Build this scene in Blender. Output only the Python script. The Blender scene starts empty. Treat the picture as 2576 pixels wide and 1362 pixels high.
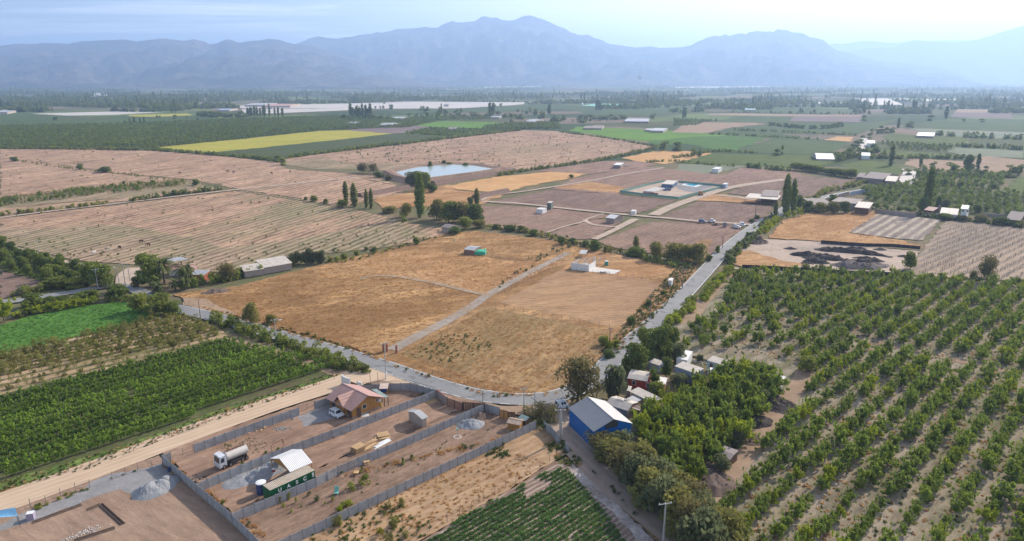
import bpy,bmesh,math,random
import numpy as np
from mathutils import Vector,Matrix,noise,Euler
R=math.radians
sc=bpy.context.scene
COL=sc.collection
# camera, sky, sun, exposure
FPX,CAMH=1773.0,70.0
TH=math.atan((681-199)/FPX)
cam_d=bpy.data.cameras.new('camera')
cam_d.lens=36*FPX/2576
cam_d.sensor_width=36
cam_d.clip_start=1
cam_d.clip_end=60000
cam=bpy.data.objects.new('camera',cam_d)
COL.objects.link(cam)
cam.location=(0,0,CAMH)
cam.rotation_euler=(math.pi/2-TH,0,0)
sc.camera=cam
SUN_AZ,SUN_EL=R(46),R(31)
w=bpy.data.worlds.new('World')
sc.world=w
w.use_nodes=True
nt=w.node_tree
nt.nodes.clear()
sky=nt.nodes.new('ShaderNodeTexSky')
sky.sky_type='NISHITA'
sky.sun_disc=False
sky.sun_elevation=SUN_EL
sky.sun_rotation=SUN_AZ
sky.altitude=300
sky.air_density=1.0
sky.dust_density=1.2
sky.ozone_density=1.0
bg=nt.nodes.new('ShaderNodeBackground')
bg.inputs['Strength'].default_value=0.12
wo=nt.nodes.new('ShaderNodeOutputWorld')
tc=nt.nodes.new('ShaderNodeTexCoord')
sep=nt.nodes.new('ShaderNodeSeparateXYZ')
nt.links.new(tc.outputs['Generated'],sep.inputs[0])
def wm(op,a,b=None,clamp=False):
 n=nt.nodes.new('ShaderNodeMath');n.operation=op;n.use_clamp=clamp
 for i,v in enumerate((a,b)):
  if v is None:continue
  if isinstance(v,(int,float)):n.inputs[i].default_value=v
  else:nt.links.new(v,n.inputs[i])
 return n.outputs[0]
zz=wm('MAXIMUM',wm('ADD',sep.outputs[2],0.06),0.03)
cx=wm('DIVIDE',sep.outputs[0],zz);cy=wm('DIVIDE',sep.outputs[1],zz)
cmb=nt.nodes.new('ShaderNodeCombineXYZ')
nt.links.new(wm('MULTIPLY',cx,0.35),cmb.inputs[0]);nt.links.new(wm('MULTIPLY',cy,1.0),cmb.inputs[1])
cn=nt.nodes.new('ShaderNodeTexNoise');cn.inputs['Scale'].default_value=0.8
cn.inputs['Detail'].default_value=9;cn.inputs['Roughness'].default_value=0.62
cn.inputs['Distortion'].default_value=0.7
nt.links.new(cmb.outputs[0],cn.inputs['Vector'])
cr=nt.nodes.new('ShaderNodeValToRGB')
cr.color_ramp.elements[0].position=0.50;cr.color_ramp.elements[1].position=0.66
cr.color_ramp.elements[0].color=(0,0,0,1);cr.color_ramp.elements[1].color=(.55,.55,.55,1)
nt.links.new(cn.outputs['Fac'],cr.inputs[0])
mixc=nt.nodes.new('ShaderNodeMix');mixc.data_type='RGBA'
cr.color_ramp.elements[1].color=(.36,.36,.36,1)
sd_=nt.nodes.new('ShaderNodeVectorMath');sd_.operation='DOT_PRODUCT'
nt.links.new(tc.outputs['Generated'],sd_.inputs[0]);sd_.inputs[1].default_value=(math.sin(SUN_AZ),math.cos(SUN_AZ),0)
mr=nt.nodes.new('ShaderNodeMapRange');mr.interpolation_type='SMOOTHSTEP';nt.links.new(sd_.outputs['Value'],mr.inputs[0])
mr.inputs[1].default_value=.35;mr.inputs[2].default_value=1.05;mr.inputs[3].default_value=0;mr.inputs[4].default_value=.32
nt.links.new(wm('MAXIMUM',cr.outputs[0],mr.outputs[0]),mixc.inputs[0])
nt.links.new(sky.outputs[0],mixc.inputs[6])
mixc.inputs[7].default_value=(27,24.5,23.5,1)
nt.links.new(mixc.outputs[2],bg.inputs[0])
nt.links.new(bg.outputs[0],wo.inputs[0])
sd=bpy.data.lights.new('sun','SUN')
sd.energy=5.0
sd.angle=R(0.6)
sd.color=(1.0,0.90,0.77)
sun=bpy.data.objects.new('sun',sd)
COL.objects.link(sun)
sv=Vector((math.sin(SUN_AZ)*math.cos(SUN_EL),math.cos(SUN_AZ)*math.cos(SUN_EL),math.sin(SUN_EL)))
sun.rotation_euler=sv.to_track_quat('Z','Y').to_euler()
sun.location=(0,0,300)
vs=sc.view_settings
vs.view_transform='Standard';vs.look='None';vs.gamma=1;vs.use_curve_mapping=False
vs.exposure=0.44
cy_=sc.cycles
cy_.max_bounces=6;cy_.diffuse_bounces=2;cy_.glossy_bounces=2;cy_.transmission_bounces=3
cy_.transparent_max_bounces=4;cy_.volume_bounces=3;cy_.use_denoising=True
cy_.sample_clamp_indirect=6
# helpers
rnd=random.Random(7)
sT,cT=math.sin(TH),math.cos(TH)
TILE={'V':(0,0,1/.62891)}
for k,x,y,wd in[('A',0,0,1400),('B',1350,0,1400),('C',2696,0,1400),('D',0,700,1400),('E',1350,700,1400),
('F',2696,700,1400),('G',0,1425,1400),('H',1350,1425,1400),('I',2696,1425,1400),
('K',1260,1470,500),('L',780,1740,600),('M',1350,1580,600),('N',2150,1480,600),
('O',2450,1330,700),('Q',0,1850,700),('R',2230,970,500),('S',1780,950,300),
('T',2380,690,700),('U',2680,1700,500),('Z',450,950,700),('W',3250,700,846)]:
 TILE[k]=(x,y,wd/2576)
TILE['J']=(2800,1060,1296/1597);TILE['X']=(0,1180,1400/1936);TILE['Y']=(1500,1700,1200/2576)
def vp(t,x,y):
 a,b,s=TILE[t]
 return((a+x*s)*.62891,(b+y*s)*.62891)
def P(t,x,y,z=0.0):
 px,py=vp(t,x,y)
 a=(px-1288)/FPX;b=-(py-681)/FPX
 tt=(CAMH-z)/(sT-b*cT)
 return Vector((a*tt,(cT+b*sT)*tt,z))
def hgt(base,t,x,y):
 px,py=vp(t,x,y);b=-(py-681)/FPX
 return CAMH+(-sT+b*cT)*base.y/(cT+b*sT)
def mpp(base):
 return(base.y*cT+(CAMH-base.z)*sT)/FPX
def PL(t,pts,z=0.0):return[P(t,x,y,z)for x,y in pts]
def tag(o,label=None,cat=None,group=None,kind=None):
 if label:o['label']=label
 if cat:o['category']=cat
 if group:o['group']=group
 if kind:o['kind']=kind
 return o
class MB:
 def __init__(s):s.v=[];s.f=[];s.m=[];s.mi=0
 def add(s,vs_,fs_):
  n=len(s.v);s.v+=[tuple(v)for v in vs_]
  for f in fs_:s.f.append(tuple(i+n for i in f));s.m.append(s.mi)
  return s
 def box(s,c,d,rz=0,rx=0,ry=0):
  m=Matrix.Translation(c)@Euler((rx,ry,rz)).to_matrix().to_4x4()
  x,y,z=d[0]/2,d[1]/2,d[2]/2
  vv=[m@Vector(p)for p in((-x,-y,-z),(x,-y,-z),(x,y,-z),(-x,y,-z),(-x,-y,z),(x,-y,z),(x,y,z),(-x,y,z))]
  return s.add(vv,((0,3,2,1),(4,5,6,7),(0,1,5,4),(1,2,6,5),(2,3,7,6),(3,0,4,7)))
 def prism(s,prof,x0,x1,axis='x'):
  n=len(prof);vv=[]
  for X in(x0,x1):
   for a,b in prof:vv.append((X,a,b)if axis=='x' else(a,X,b))
  fs=[tuple(range(n))[::-1],tuple(range(n,2*n))]+[(i,(i+1)%n,n+(i+1)%n,n+i)for i in range(n)]
  return s.add(vv,fs)
 def tube(s,p,q,r0,r1=None,n=6,caps=True):
  r1=r0 if r1 is None else r1
  p=Vector(p);q=Vector(q);d=(q-p)
  if d.length<1e-6:return s
  d.normalize();u=d.orthogonal().normalized();w_=d.cross(u)
  vv=[]
  for c,r in((p,r0),(q,r1)):
   for i in range(n):
    a=2*math.pi*i/n;vv.append(c+u*math.cos(a)*r+w_*math.sin(a)*r)
  fs=[(i,(i+1)%n,n+(i+1)%n,n+i)for i in range(n)]
  if caps:fs+=[tuple(range(n))[::-1],tuple(range(n,2*n))]
  return s.add(vv,fs)
 def lathe(s,prof,n=16,c=(0,0,0),sy=1.0):
  vv=[];m=len(prof)
  for r,z in prof:
   for i in range(n):
    a=2*math.pi*i/n;vv.append((c[0]+r*math.cos(a),c[1]+r*math.sin(a)*sy,c[2]+z))
  fs=[(j*n+i,j*n+(i+1)%n,(j+1)*n+(i+1)%n,(j+1)*n+i)for j in range(m-1)for i in range(n)]
  fs+=[tuple(range(n))[::-1],tuple(range((m-1)*n,m*n))]
  return s.add(vv,fs)
 def mesh(s,name,*mats,smooth=False):
  me=bpy.data.meshes.new(name);me.from_pydata(s.v,[],s.f)
  for m in mats:me.materials.append(m)
  if any(s.m):me.polygons.foreach_set('material_index',s.m)
  if smooth:me.polygons.foreach_set('use_smooth',[True]*len(me.polygons))
  me.update();return me
 def obj(s,name,*mats,parent=None,smooth=False):
  return link(name,s.mesh(name,*mats,smooth=smooth),parent)
def link(name,me,parent=None,loc=None,rz=None,scale=None):
 o=bpy.data.objects.new(name,me);COL.objects.link(o)
 if parent:o.parent=parent
 if loc is not None:o.location=loc
 if rz is not None:o.rotation_euler=(0,0,rz)
 if scale is not None:o.scale=scale
 return o
def thing(name,label,cat,loc=(0,0,0),rz=0,group=None):
 o=link(name,None,None,loc,rz);o.empty_display_size=.5
 return tag(o,label,cat,group)
def ang(a,b):return math.atan2(b.y-a.y,b.x-a.x)
# materials
MAT={}
class NT:
 def __init__(s,name):
  s.mat=bpy.data.materials.new(name);s.mat.use_nodes=True
  s.t=s.mat.node_tree;s.t.nodes.clear();s.out=s.t.nodes.new('ShaderNodeOutputMaterial')
 def n(s,ty,**kw):
  n=s.t.nodes.new(ty)
  for k,v in kw.items():setattr(n,k,v)
  return n
 def l(s,a,b):s.t.links.new(a,b)
 def setin(s,n,i,v):
  if v is None:return
  if hasattr(v,'node'):s.l(v,n.inputs[i])
  elif isinstance(v,(tuple,list))and n.inputs[i].type=='RGBA':n.inputs[i].default_value=(*v[:3],1)
  else:n.inputs[i].default_value=v
 def math(s,op,a,b=None,c=None,clamp=False):
  n=s.n('ShaderNodeMath',operation=op,use_clamp=clamp)
  s.setin(n,0,a);s.setin(n,1,b);s.setin(n,2,c);return n.outputs[0]
 def mix(s,f,a,b,bt='MIX'):
  n=s.n('ShaderNodeMix',data_type='RGBA',blend_type=bt)
  s.setin(n,0,f);s.setin(n,6,a);s.setin(n,7,b);return n.outputs[2]
 def noise(s,vec,sc_,det=4,rough=.55,dist=0):
  n=s.n('ShaderNodeTexNoise');s.setin(n,'Vector',vec)
  n.inputs['Scale'].default_value=sc_;n.inputs['Detail'].default_value=det
  n.inputs['Roughness'].default_value=rough;n.inputs['Distortion'].default_value=dist
  return n.outputs['Fac']
 def ramp(s,f,a,b):
  n=s.n('ShaderNodeMapRange');s.setin(n,0,f);n.inputs[1].default_value=a;n.inputs[2].default_value=b
  return n.outputs[0]
 def pos(s,rz=0,scale=(1,1,1),local=False):
  if local:v=s.n('ShaderNodeTexCoord').outputs['Object']
  else:v=s.n('ShaderNodeNewGeometry').outputs['Position']
  m=s.n('ShaderNodeMapping');s.l(v,m.inputs[0])
  m.inputs[2].default_value=(0,0,rz)
  m.inputs[3].default_value=scale
  return m.outputs[0]
 def rotpos(s,a,sx=1,sy=1):
  m=s.pos(-a)
  n=s.n('ShaderNodeMapping');s.l(m,n.inputs[0]);n.inputs[3].default_value=(sx,sy,1);return n.outputs[0]
 def principled(s,col,rough=.9,metal=0,bump=None,bs=.3,bd=.1,spec=None):
  p=s.n('ShaderNodeBsdfPrincipled');s.setin(p,'Base Color',col)
  s.setin(p,'Roughness',rough);s.setin(p,'Metallic',metal)
  p.inputs['Specular IOR Level'].default_value=.25 if spec is None else spec
  if bump is not None:
   b=s.n('ShaderNodeBump');s.l(bump,b.inputs['Height']);b.inputs['Strength'].default_value=bs
   b.inputs['Distance'].default_value=bd;s.l(b.outputs[0],p.inputs['Normal'])
  s.l(p.outputs[0],s.out.inputs[0]);return p
def paint(name,c,rough=.6,metal=0,var=.25,sc_=1.5,dirt=None,spec=None,local=True):
 if name in MAT:return MAT[name]
 N=NT(name);v=N.pos(local=local)
 f=N.noise(v,sc_,5,.6)
 dk=tuple(x*(1-var)for x in c);lt=tuple(min(1,x*(1+var*.6))for x in c)
 col=N.mix(N.ramp(f,.3,.7),dk,lt)
 if dirt:col=N.mix(N.ramp(N.noise(v,sc_*.45,6,.7),.5,.75),col,dirt)
 N.principled(col,rough,metal,bump=f,bs=.15,bd=.03,spec=spec)
 MAT[name]=N.mat;return N.mat
def sheet(name,c,axis=0,pitch=.25,rough=.45,metal=.1,rust=None,depth=.5,var=.18):
 """corrugated sheet: real normal relief from a wave across the sheet"""
 if name in MAT:return MAT[name]
 N=NT(name);v=N.n('ShaderNodeTexCoord').outputs['Object']
 sp=N.n('ShaderNodeSeparateXYZ');N.l(v,sp.inputs[0])
 wv=N.math('SINE',N.math('MULTIPLY',sp.outputs[axis],2*math.pi/pitch))
 f=N.noise(v,.7,6,.65)
 dk=tuple(x*(1-var)for x in c);lt=tuple(min(1,x*(1+var))for x in c)
 col=N.mix(N.ramp(f,.3,.7),dk,lt)
 if rust:col=N.mix(N.ramp(N.noise(v,.9,7,.75),.52,.72),col,rust)
 N.principled(col,rough,metal,bump=wv,bs=depth,bd=.06)
 MAT[name]=N.mat;return N.mat
def leaf(name,dk,lt,tr=.38,sc_=.9,dry=None):
 if name in MAT:return MAT[name]
 N=NT(name)
 oi=N.n('ShaderNodeObjectInfo')
 f=N.noise(N.pos(),sc_,3,.6)
 g=N.math('ADD',N.math('MULTIPLY',f,.9),N.math('MULTIPLY',oi.outputs['Random'],.55))
 c=N.mix(N.ramp(g,.38,1.05),dk,lt)
 if dry:c=N.mix(N.math('MULTIPLY',N.ramp(N.noise(N.pos(),.35,3),.5,.7),.7),c,dry)
 d=N.n('ShaderNodeBsdfDiffuse');N.l(c,d.inputs[0])
 t=N.n('ShaderNodeBsdfTranslucent');N.l(N.mix(.5,c,tuple(min(1,x*1.5)for x in lt)),t.inputs[0])
 m=N.n('ShaderNodeMixShader');m.inputs[0].default_value=tr
 N.l(d.outputs[0],m.inputs[1]);N.l(t.outputs[0],m.inputs[2]);N.l(m.outputs[0],N.out.inputs[0])
 MAT[name]=N.mat;return N.mat
def soil(name,c1,c2,big=.03,fine=1.2,rows=None,rowc=None,spacing=2.0,rs=.5,patch=None,pth=(.52,.66),psc=.02,
stretch=1.0,contrast=.35,stray=None,gap=None,bump=.5):
 """earth or crop ground: two colours in broad drifts, fine clods, optional rows along the direction `rows`"""
 if name in MAT:return MAT[name]
 N=NT(name);a=rows if rows is not None else.4
 v=N.pos()
 va=N.rotpos(a,1/stretch,1)
 f1=N.ramp(N.noise(v,big,5,.6,.6),.32,.68)
 col=N.mix(f1,c1,c2)
 f2=N.noise(va,fine,8,.72)
 col=N.mix(1.0,col,N.mix(N.ramp(f2,.28,.72),(1-contrast,)*3,(1+contrast,)*3),'MULTIPLY')
 f3=N.noise(va,fine*.17,5,.65,.4)
 col=N.mix(1.0,col,N.mix(N.ramp(f3,.3,.7),(1-contrast*.7,)*3,(1+contrast*.55,)*3),'MULTIPLY')
 if patch is not None:
  fp=N.ramp(N.noise(va,psc,6,.7,.5),*pth)
  col=N.mix(N.math('MULTIPLY',fp,N.ramp(N.noise(v,fine*.8,4,.7),.25,.6)),col,patch)
 hgt_=f2
 if rows is not None:
  sp=N.n('ShaderNodeSeparateXYZ');N.l(N.rotpos(a),sp.inputs[0])
  yy=N.math('ADD',sp.outputs[1],N.math('MULTIPLY',N.noise(v,.15,2),.5))
  wv=N.math('SINE',N.math('MULTIPLY',yy,2*math.pi/spacing))
  wv=N.ramp(wv,-.5,.8)
  brk=N.ramp(N.noise(va,.5,5,.7),.3,.55)
  k=N.math('MULTIPLY',N.math('MULTIPLY',wv,brk),rs)
  col=N.mix(k,col,rowc)
  hgt_=N.math('ADD',f2,N.math('MULTIPLY',wv,rs))
 if stray:
  vo=N.n('ShaderNodeTexVoronoi');N.l(v,vo.inputs['Vector']);vo.inputs['Scale'].default_value=stray[1]
  col=N.mix(N.math('MULTIPLY',N.math('LESS_THAN',vo.outputs['Distance'],stray[2]),.8),col,stray[0])
 N.principled(col,.95,bump=hgt_,bs=bump,bd=.25,spec=.05)
 MAT[name]=N.mat;return N.mat
 # leaf clouds and plants
def cloud(mb,lobes,n,size,rs,shell=.45,flat=.35,droop=0.):
 wts=np.array([(l[3]*l[4]*l[5])**.62 for l in lobes]);wts/=wts.sum()
 idx=rs.choice(len(lobes),n,p=wts);L=np.array(lobes)[idx]
 d=rs.normal(size=(n,3));d/=np.linalg.norm(d,axis=1)[:,None]
 r=(1-shell)+shell*rs.random(n)**.6
 c=L[:,:3]+d*L[:,3:]*r[:,None]
 nn=rs.normal(size=(n,3))+d*.9+np.array([0,0,flat]);nn/=np.linalg.norm(nn,axis=1)[:,None]
 u=np.cross(nn,rs.normal(size=(n,3)));u/=np.linalg.norm(u,axis=1)[:,None]
 if droop:u=u*.3+np.array([0,0,-droop]);u/=np.linalg.norm(u,axis=1)[:,None]
 v=np.cross(nn,u)
 s=size*(.55+.9*rs.random(n))[:,None]/2
 a=c-u*s*1.25;b=c+v*s*.75;e=c+u*s*1.25;f=c-v*s*.75
 q=np.stack([a,b,e,f],1).reshape(-1,3)
 k=len(mb.v);mb.v+=[tuple(x)for x in q.tolist()]
 for i in range(n):
  j=k+4*i;mb.f.append((j,j+1,j+2,j+3));mb.m.append(mb.mi)
def trunk(mb,h,r,rs,limbs=5,spread=1.5,top=None):
 top=top or h*1.5
 mb.tube((0,0,-.1),(rs.normal()*.04*h,rs.normal()*.04*h,h),r,r*.7,7)
 for i in range(limbs):
  a=2*math.pi*(i+rs.random()*.5)/limbs
  z0=h*(.7+.3*rs.random())
  p1=Vector((math.cos(a)*spread*.5,math.sin(a)*spread*.5,z0+(top-h)*.55))
  p2=Vector((math.cos(a)*spread,math.sin(a)*spread,top*(.85+.2*rs.random())))
  mb.tube((0,0,z0),p1,r*.5,r*.33,5);mb.tube(p1,p2,r*.33,r*.1,4)
def lobes_round(rs,H,W,base,k):
 out=[]
 for i in range(k):
  a=rs.random()*6.28;q=(i+.5)/k
  z=base+(H-base)*(.12+.8*rs.random())
  env=math.sqrt(max(.05,1-((z-(base+H)/2+.08*H)/((H-base)*.55))**2))
  rr=W*.5*env*rs.random()**.5*.62
  s=W*(.17+.12*rs.random())
  out.append((math.cos(a)*rr,math.sin(a)*rr,min(z,H-s*.7),s,s,s*.82))
 return out
BARK=paint('bark',(.13,.10,.075),.95,var=.35,sc_=3)
BARKP=paint('pale_bark',(.26,.22,.17),.95,var=.3,sc_=3)
LF=dict(
walnut=leaf('walnut_leaves',(0.103,0.146,0.034),(0.260,0.330,0.059),.42,sc_=1.3),
bright=leaf('bright_crop_leaves',(.10,.21,.045),(.19,.34,.08),.4),
lime=leaf('lime_leaves',(0.151,0.198,0.020),(0.355,0.396,0.040)),
dark=leaf('dark_leaves',(0.093,0.127,0.035),(0.202,0.242,0.056),.28),
mid=leaf('mid_leaves',(0.125,0.154,0.039),(0.276,0.298,0.063)),
olive=leaf('olive_leaves',(0.129,0.129,0.044),(0.277,0.258,0.076)),
grey=leaf('grey_leaves',(0.089,0.105,0.057),(0.178,0.198,0.094)),
brown=leaf('rusty_leaves',(.125,.105,.048),(.225,.20,.08),.35),
poplar=leaf('poplar_leaves',(0.105,0.146,0.038),(0.224,0.271,0.060),.3),
gold=leaf('golden_leaves',(.16,.15,.02),(.30,.27,.035)),
vine=leaf('vine_leaves',(.058,.105,.022),(.25,.36,.055),.42,sc_=1.4),
potato=leaf('crop_leaves',(0.070,0.135,0.043),(0.152,0.248,0.072),.35,sc_=2),
pgold=leaf('pale_poplar_leaves',(.13,.15,.045),(.26,.27,.08),.4),
dry=leaf('dry_grass',(.40,.25,.115),(.58,.39,.19),.5,sc_=.06),
rust=leaf('rusty_grass',(.32,.175,.07),(.48,.28,.12),.5,sc_=.06),
weed=leaf('weed_leaves',(.060,.085,.028),(.14,.18,.05),.35),
twig=leaf('dry_twigs',(.16,.11,.08),(.30,.22,.17),.15),
)
KIND={}
def kind(name,H,W,fn,n=2):
 L=[]
 for s in range(n):
  rs=np.random.RandomState(hash_(name)+s*17)
  cr,tk=MB(),MB();mats=fn(cr,tk,rs)
  both=MB();both.v=list(cr.v);both.f=list(cr.f);both.m=[0]*len(cr.f)
  both.mi=1
  if tk.v:both.add(tk.v,tk.f)
  L.append((cr.mesh(name+'_crown',mats[0]),tk.mesh(name+'_trunk',mats[1])if tk.v else None,both.mesh(name,*mats)))
 KIND[name]=(H,W,L)
def hash_(s):return sum(ord(c)*(i+7)for i,c in enumerate(s))%99991
def rounder(H,W,base,k,n,size,mat,bark=None,tr=.14,droop=0.,shell=.5):
 def fn(cr,tk,rs):
  cloud(cr,lobes_round(rs,H,W,base,k),n,size,rs,shell=shell,droop=droop)
  if bark:trunk(tk,base*1.15+.2,tr,rs,5,W*.3,H*.75)
  return(mat,bark or BARK)
 return fn
def columner(H,W,n,size,mat):
 def fn(cr,tk,rs):
  lb=[]
  for i in range(26):
   q=(i+.3)/26;z=H*(.07+.9*q)
   r=W*.5*(math.sin(math.pi*min(1,q*.86+.1))**.55)*(.62+.2*rs.random())
   a=rs.random()*6.28;o=W*.14*rs.random()*(1-q*.7)
   lb.append((math.cos(a)*o,math.sin(a)*o,z,r*1.05,r*1.05,H*.07))
  cloud(cr,lb,n,size,rs,shell=.4,flat=.1)
  tk.tube((0,0,-.1),(0,0,H*.5),W*.07,W*.03,7)
  return(mat,BARK)
 return fn
def walnutter(mat,nq=1250,lf=.29):
 def fn(cr,tk,rs):
  lb=[(rs.normal()*.62,rs.normal()*.62,1.0+2.1*rs.random(),.38+.35*rs.random(),.38+.35*rs.random(),.4+.4*rs.random())for _ in range(10)]
  lb+=[(rs.normal()*.85,rs.normal()*.85,2.3+1.7*rs.random(),.17,.17,.5+.3*rs.random())for _ in range(9)]
  lb+=[(rs.normal()*1.2,rs.normal()*1.2,1.2+.9*rs.random(),.32,.32,.25)for _ in range(6)]
  cloud(cr,lb,nq,lf,rs,shell=.8,flat=.2);trunk(tk,1.0,.09,rs,5,1.0,3.0);return(mat,BARK)
 return fn
kind('walnut',4.6,4.2,walnutter(LF['walnut']),6)
kind('walnut_lime',4.6,4.0,walnutter(LF['lime']),3)
kind('grove',4.6,4.0,walnutter(LF['walnut'],1900,.27),5)
kind('grove_lime',4.6,4.0,walnutter(LF['lime'],1900,.27),3)
kind('round',8,7.5,rounder(8,7.5,1.1,22,1900,.62,LF['mid'],BARK,.2),3)
kind('dark',8,7.2,rounder(8,7.2,.9,22,2200,.60,LF['dark'],BARK,.2),3)
kind('rusty',9,10,rounder(9,10,1.5,24,2300,.50,LF['brown'],BARK,.28,shell=.6),2)
kind('olive',7,7,rounder(7,7,.6,22,1900,.50,LF['olive'],BARK,.15),3)
kind('willow',8,7,rounder(8,7,.8,24,2600,.60,LF['grey'],BARK,.2,droop=.9),2)
kind('poplar',22,4.8,columner(22,4.8,3200,.75,LF['poplar']),2)
kind('poplar_gold',12,3.0,columner(12,3.0,1100,.6,LF['pgold']),2)
kind('bush',2.0,2.3,rounder(2.0,2.3,0,9,330,.26,LF['mid']),3)
kind('bush_dark',2.0,2.3,rounder(2.0,2.3,0,9,330,.26,LF['dark']),2)
kind('bush_olive',2.0,2.3,rounder(2.0,2.3,0,9,300,.26,LF['olive']),2)
kind('bush_lime',2.0,2.2,rounder(2.0,2.2,0,9,330,.24,LF['lime']),2)
kind('bush_gold',1.6,1.8,rounder(1.6,1.8,0,9,260,.22,LF['gold']),2)
kind('bush_grey',2.2,2.4,rounder(2.2,2.4,0,10,360,.24,LF['grey']),2)
kind('shrub_rusty',2.2,2.8,rounder(2.2,2.8,0,10,420,.16,LF['brown']),2)
kind('sapling',3.4,2.6,rounder(3.4,2.6,.8,8,170,.22,LF['olive'],BARK,.05),3)
kind('far_round',7,6.4,rounder(7,6.4,0,9,130,1.35,LF['dark']),3)
kind('far_mid',7,6.4,rounder(7,6.4,0,9,130,1.35,LF['mid']),3)
kind('far_poplar',18,3.6,columner(18,3.6,240,1.5,LF['dark']),2)
kind('far_orchard',4.0,4.2,rounder(4.0,4.2,0,5,48,1.15,LF['poplar']),3)
kind('far_orchard_dark',4.0,4.2,rounder(4.0,4.2,0,5,48,1.15,LF['dark']),2)
for b_,l_ in(('bush','mid'),('bush_dark','dark'),('bush_olive','olive'),('bush_lime','lime'),('bush_grey','grey'),('shrub_rusty','brown'),('bush_gold','gold')):
 kind(b_+'_m',2.0,2.3,rounder(2.0,2.3,0,7,120,.36,LF[l_]),2);kind(b_+'_s',2.0,2.3,rounder(2.0,2.3,0,5,26,.75,LF[l_]),2)
def tuft_fn(n,h,wd,mat):
 def fn(cr,tk,rs):
  for i in range(n):
   a=rs.random()*6.28;l=.25+.75*rs.random();b=rs.random()*6.28;r=wd*.3*rs.random()
   p=Vector((math.cos(b)*r,math.sin(b)*r,-.02));t=p+Vector((math.cos(a)*wd*.5*rs.random(),math.sin(a)*wd*.5*rs.random(),h*l))
   s=Vector((-math.sin(a),math.cos(a),0))*wd*.09
   cr.add([p-s,p+s,t],[(0,1,2)])
  return(mat,mat)
 return fn
kind('tuft_dry',.6,.8,tuft_fn(26,.34,1.1,LF['dry']),3)
kind('tuft_rust',.6,.8,tuft_fn(26,.38,1.1,LF['rust']),3)
kind('tuft_green',.5,.8,tuft_fn(30,.5,.9,LF['weed']),2)
kind('cropclump',.6,.9,rounder(.6,.9,0,4,40,.16,LF['bright']),3)
kind('leafclump',.6,.9,rounder(.6,.9,0,4,60,.16,LF['weed']),3)
kind('vine',1.0,1.7,lambda cr,tk,rs:(cloud(cr,[(rs.normal()*.14,rs.normal()*.14,1.25+rs.normal()*.16,.30,.28,.24)for _ in range(3)]+[(rs.normal()*.2,rs.normal()*.2,1.7,.15,.15,.3),(0,0,.75,.2,.14,.45)],44,.29,rs,.6),(LF['vine'],BARK))[1],5)
kind('potato',.5,.7,lambda cr,tk,rs:(cloud(cr,[(rs.normal()*.16,rs.normal()*.12,.22,.22,.2,.18)for _ in range(4)],34,.20,rs,.7),(LF['potato'],BARK))[1],3)
SG={}
def scatter_group(kinds):
 key=tuple(kinds)
 if key in SG:return SG[key]
 protos=[]
 for k in kinds:
  for i,(_,_,me)in enumerate(KIND[k][2]):
   o=bpy.data.objects.new('proto_'+k,me);protos.append(o)
 g=bpy.data.node_groups.new('scatter','GeometryNodeTree')
 g.interface.new_socket('Geometry',in_out='INPUT',socket_type='NodeSocketGeometry')
 g.interface.new_socket('Geometry',in_out='OUTPUT',socket_type='NodeSocketGeometry')
 gi=g.nodes.new('NodeGroupInput');go=g.nodes.new('NodeGroupOutput')
 iop=g.nodes.new('GeometryNodeInstanceOnPoints');jn=g.nodes.new('GeometryNodeJoinGeometry')
 for o in reversed(protos):
  oi=g.nodes.new('GeometryNodeObjectInfo');oi.inputs['Object'].default_value=o;oi.inputs['As Instance'].default_value=True
  g.links.new(oi.outputs['Geometry'],jn.inputs[0])
 def att(nm,ty):
  a=g.nodes.new('GeometryNodeInputNamedAttribute');a.data_type=ty;a.inputs['Name'].default_value=nm
  return a.outputs['Attribute']
 g.links.new(gi.outputs[0],iop.inputs['Points']);g.links.new(jn.outputs[0],iop.inputs['Instance'])
 iop.inputs['Pick Instance'].default_value=True
 g.links.new(att('idx','INT'),iop.inputs['Instance Index'])
 er=g.nodes.new('FunctionNodeEulerToRotation');g.links.new(att('rot','FLOAT_VECTOR'),er.inputs[0])
 g.links.new(er.outputs[0],iop.inputs['Rotation'])
 g.links.new(att('scl','FLOAT_VECTOR'),iop.inputs['Scale'])
 g.links.new(iop.outputs[0],go.inputs[0])
 SG[key]=(g,len(protos));return SG[key]
def scatter(name,pts,kinds,smin=.8,smax=1.2,zs=(.85,1.15),seed=1,weights=None,label=None,cat=None,kd='stuff',group=None,parent=None):
 g,n=scatter_group(kinds);rs=np.random.RandomState(seed);pts=np.asarray(pts,float)
 if pts.shape[1]==2:pts=np.c_[pts,np.zeros(len(pts))]
 N=len(pts);me=bpy.data.meshes.new(name);me.vertices.add(N);me.vertices.foreach_set('co',pts.ravel())
 if weights is not None:
  nv=[len(KIND[k][2])for k in kinds];kk=rs.choice(len(kinds),N,p=np.array(weights)/sum(weights))
  st=np.cumsum([0]+nv);idx=st[kk]+(rs.random(N)*np.array(nv)[kk]).astype(int)
 else:idx=rs.randint(0,n,N)
 me.attributes.new('idx','INT','POINT').data.foreach_set('value',idx.astype('i'))
 rot=np.zeros((N,3));rot[:,2]=rs.random(N)*6.28
 me.attributes.new('rot','FLOAT_VECTOR','POINT').data.foreach_set('vector',rot.ravel())
 s=smin+(smax-smin)*rs.random(N);sz=s*(zs[0]+(zs[1]-zs[0])*rs.random(N))
 me.attributes.new('scl','FLOAT_VECTOR','POINT').data.foreach_set('vector',np.stack([s,s,sz],1).ravel())
 o=link(name,me,parent);m=o.modifiers.new('scatter','NODES');m.node_group=g
 return tag(o,label,cat,group,kd)
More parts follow.
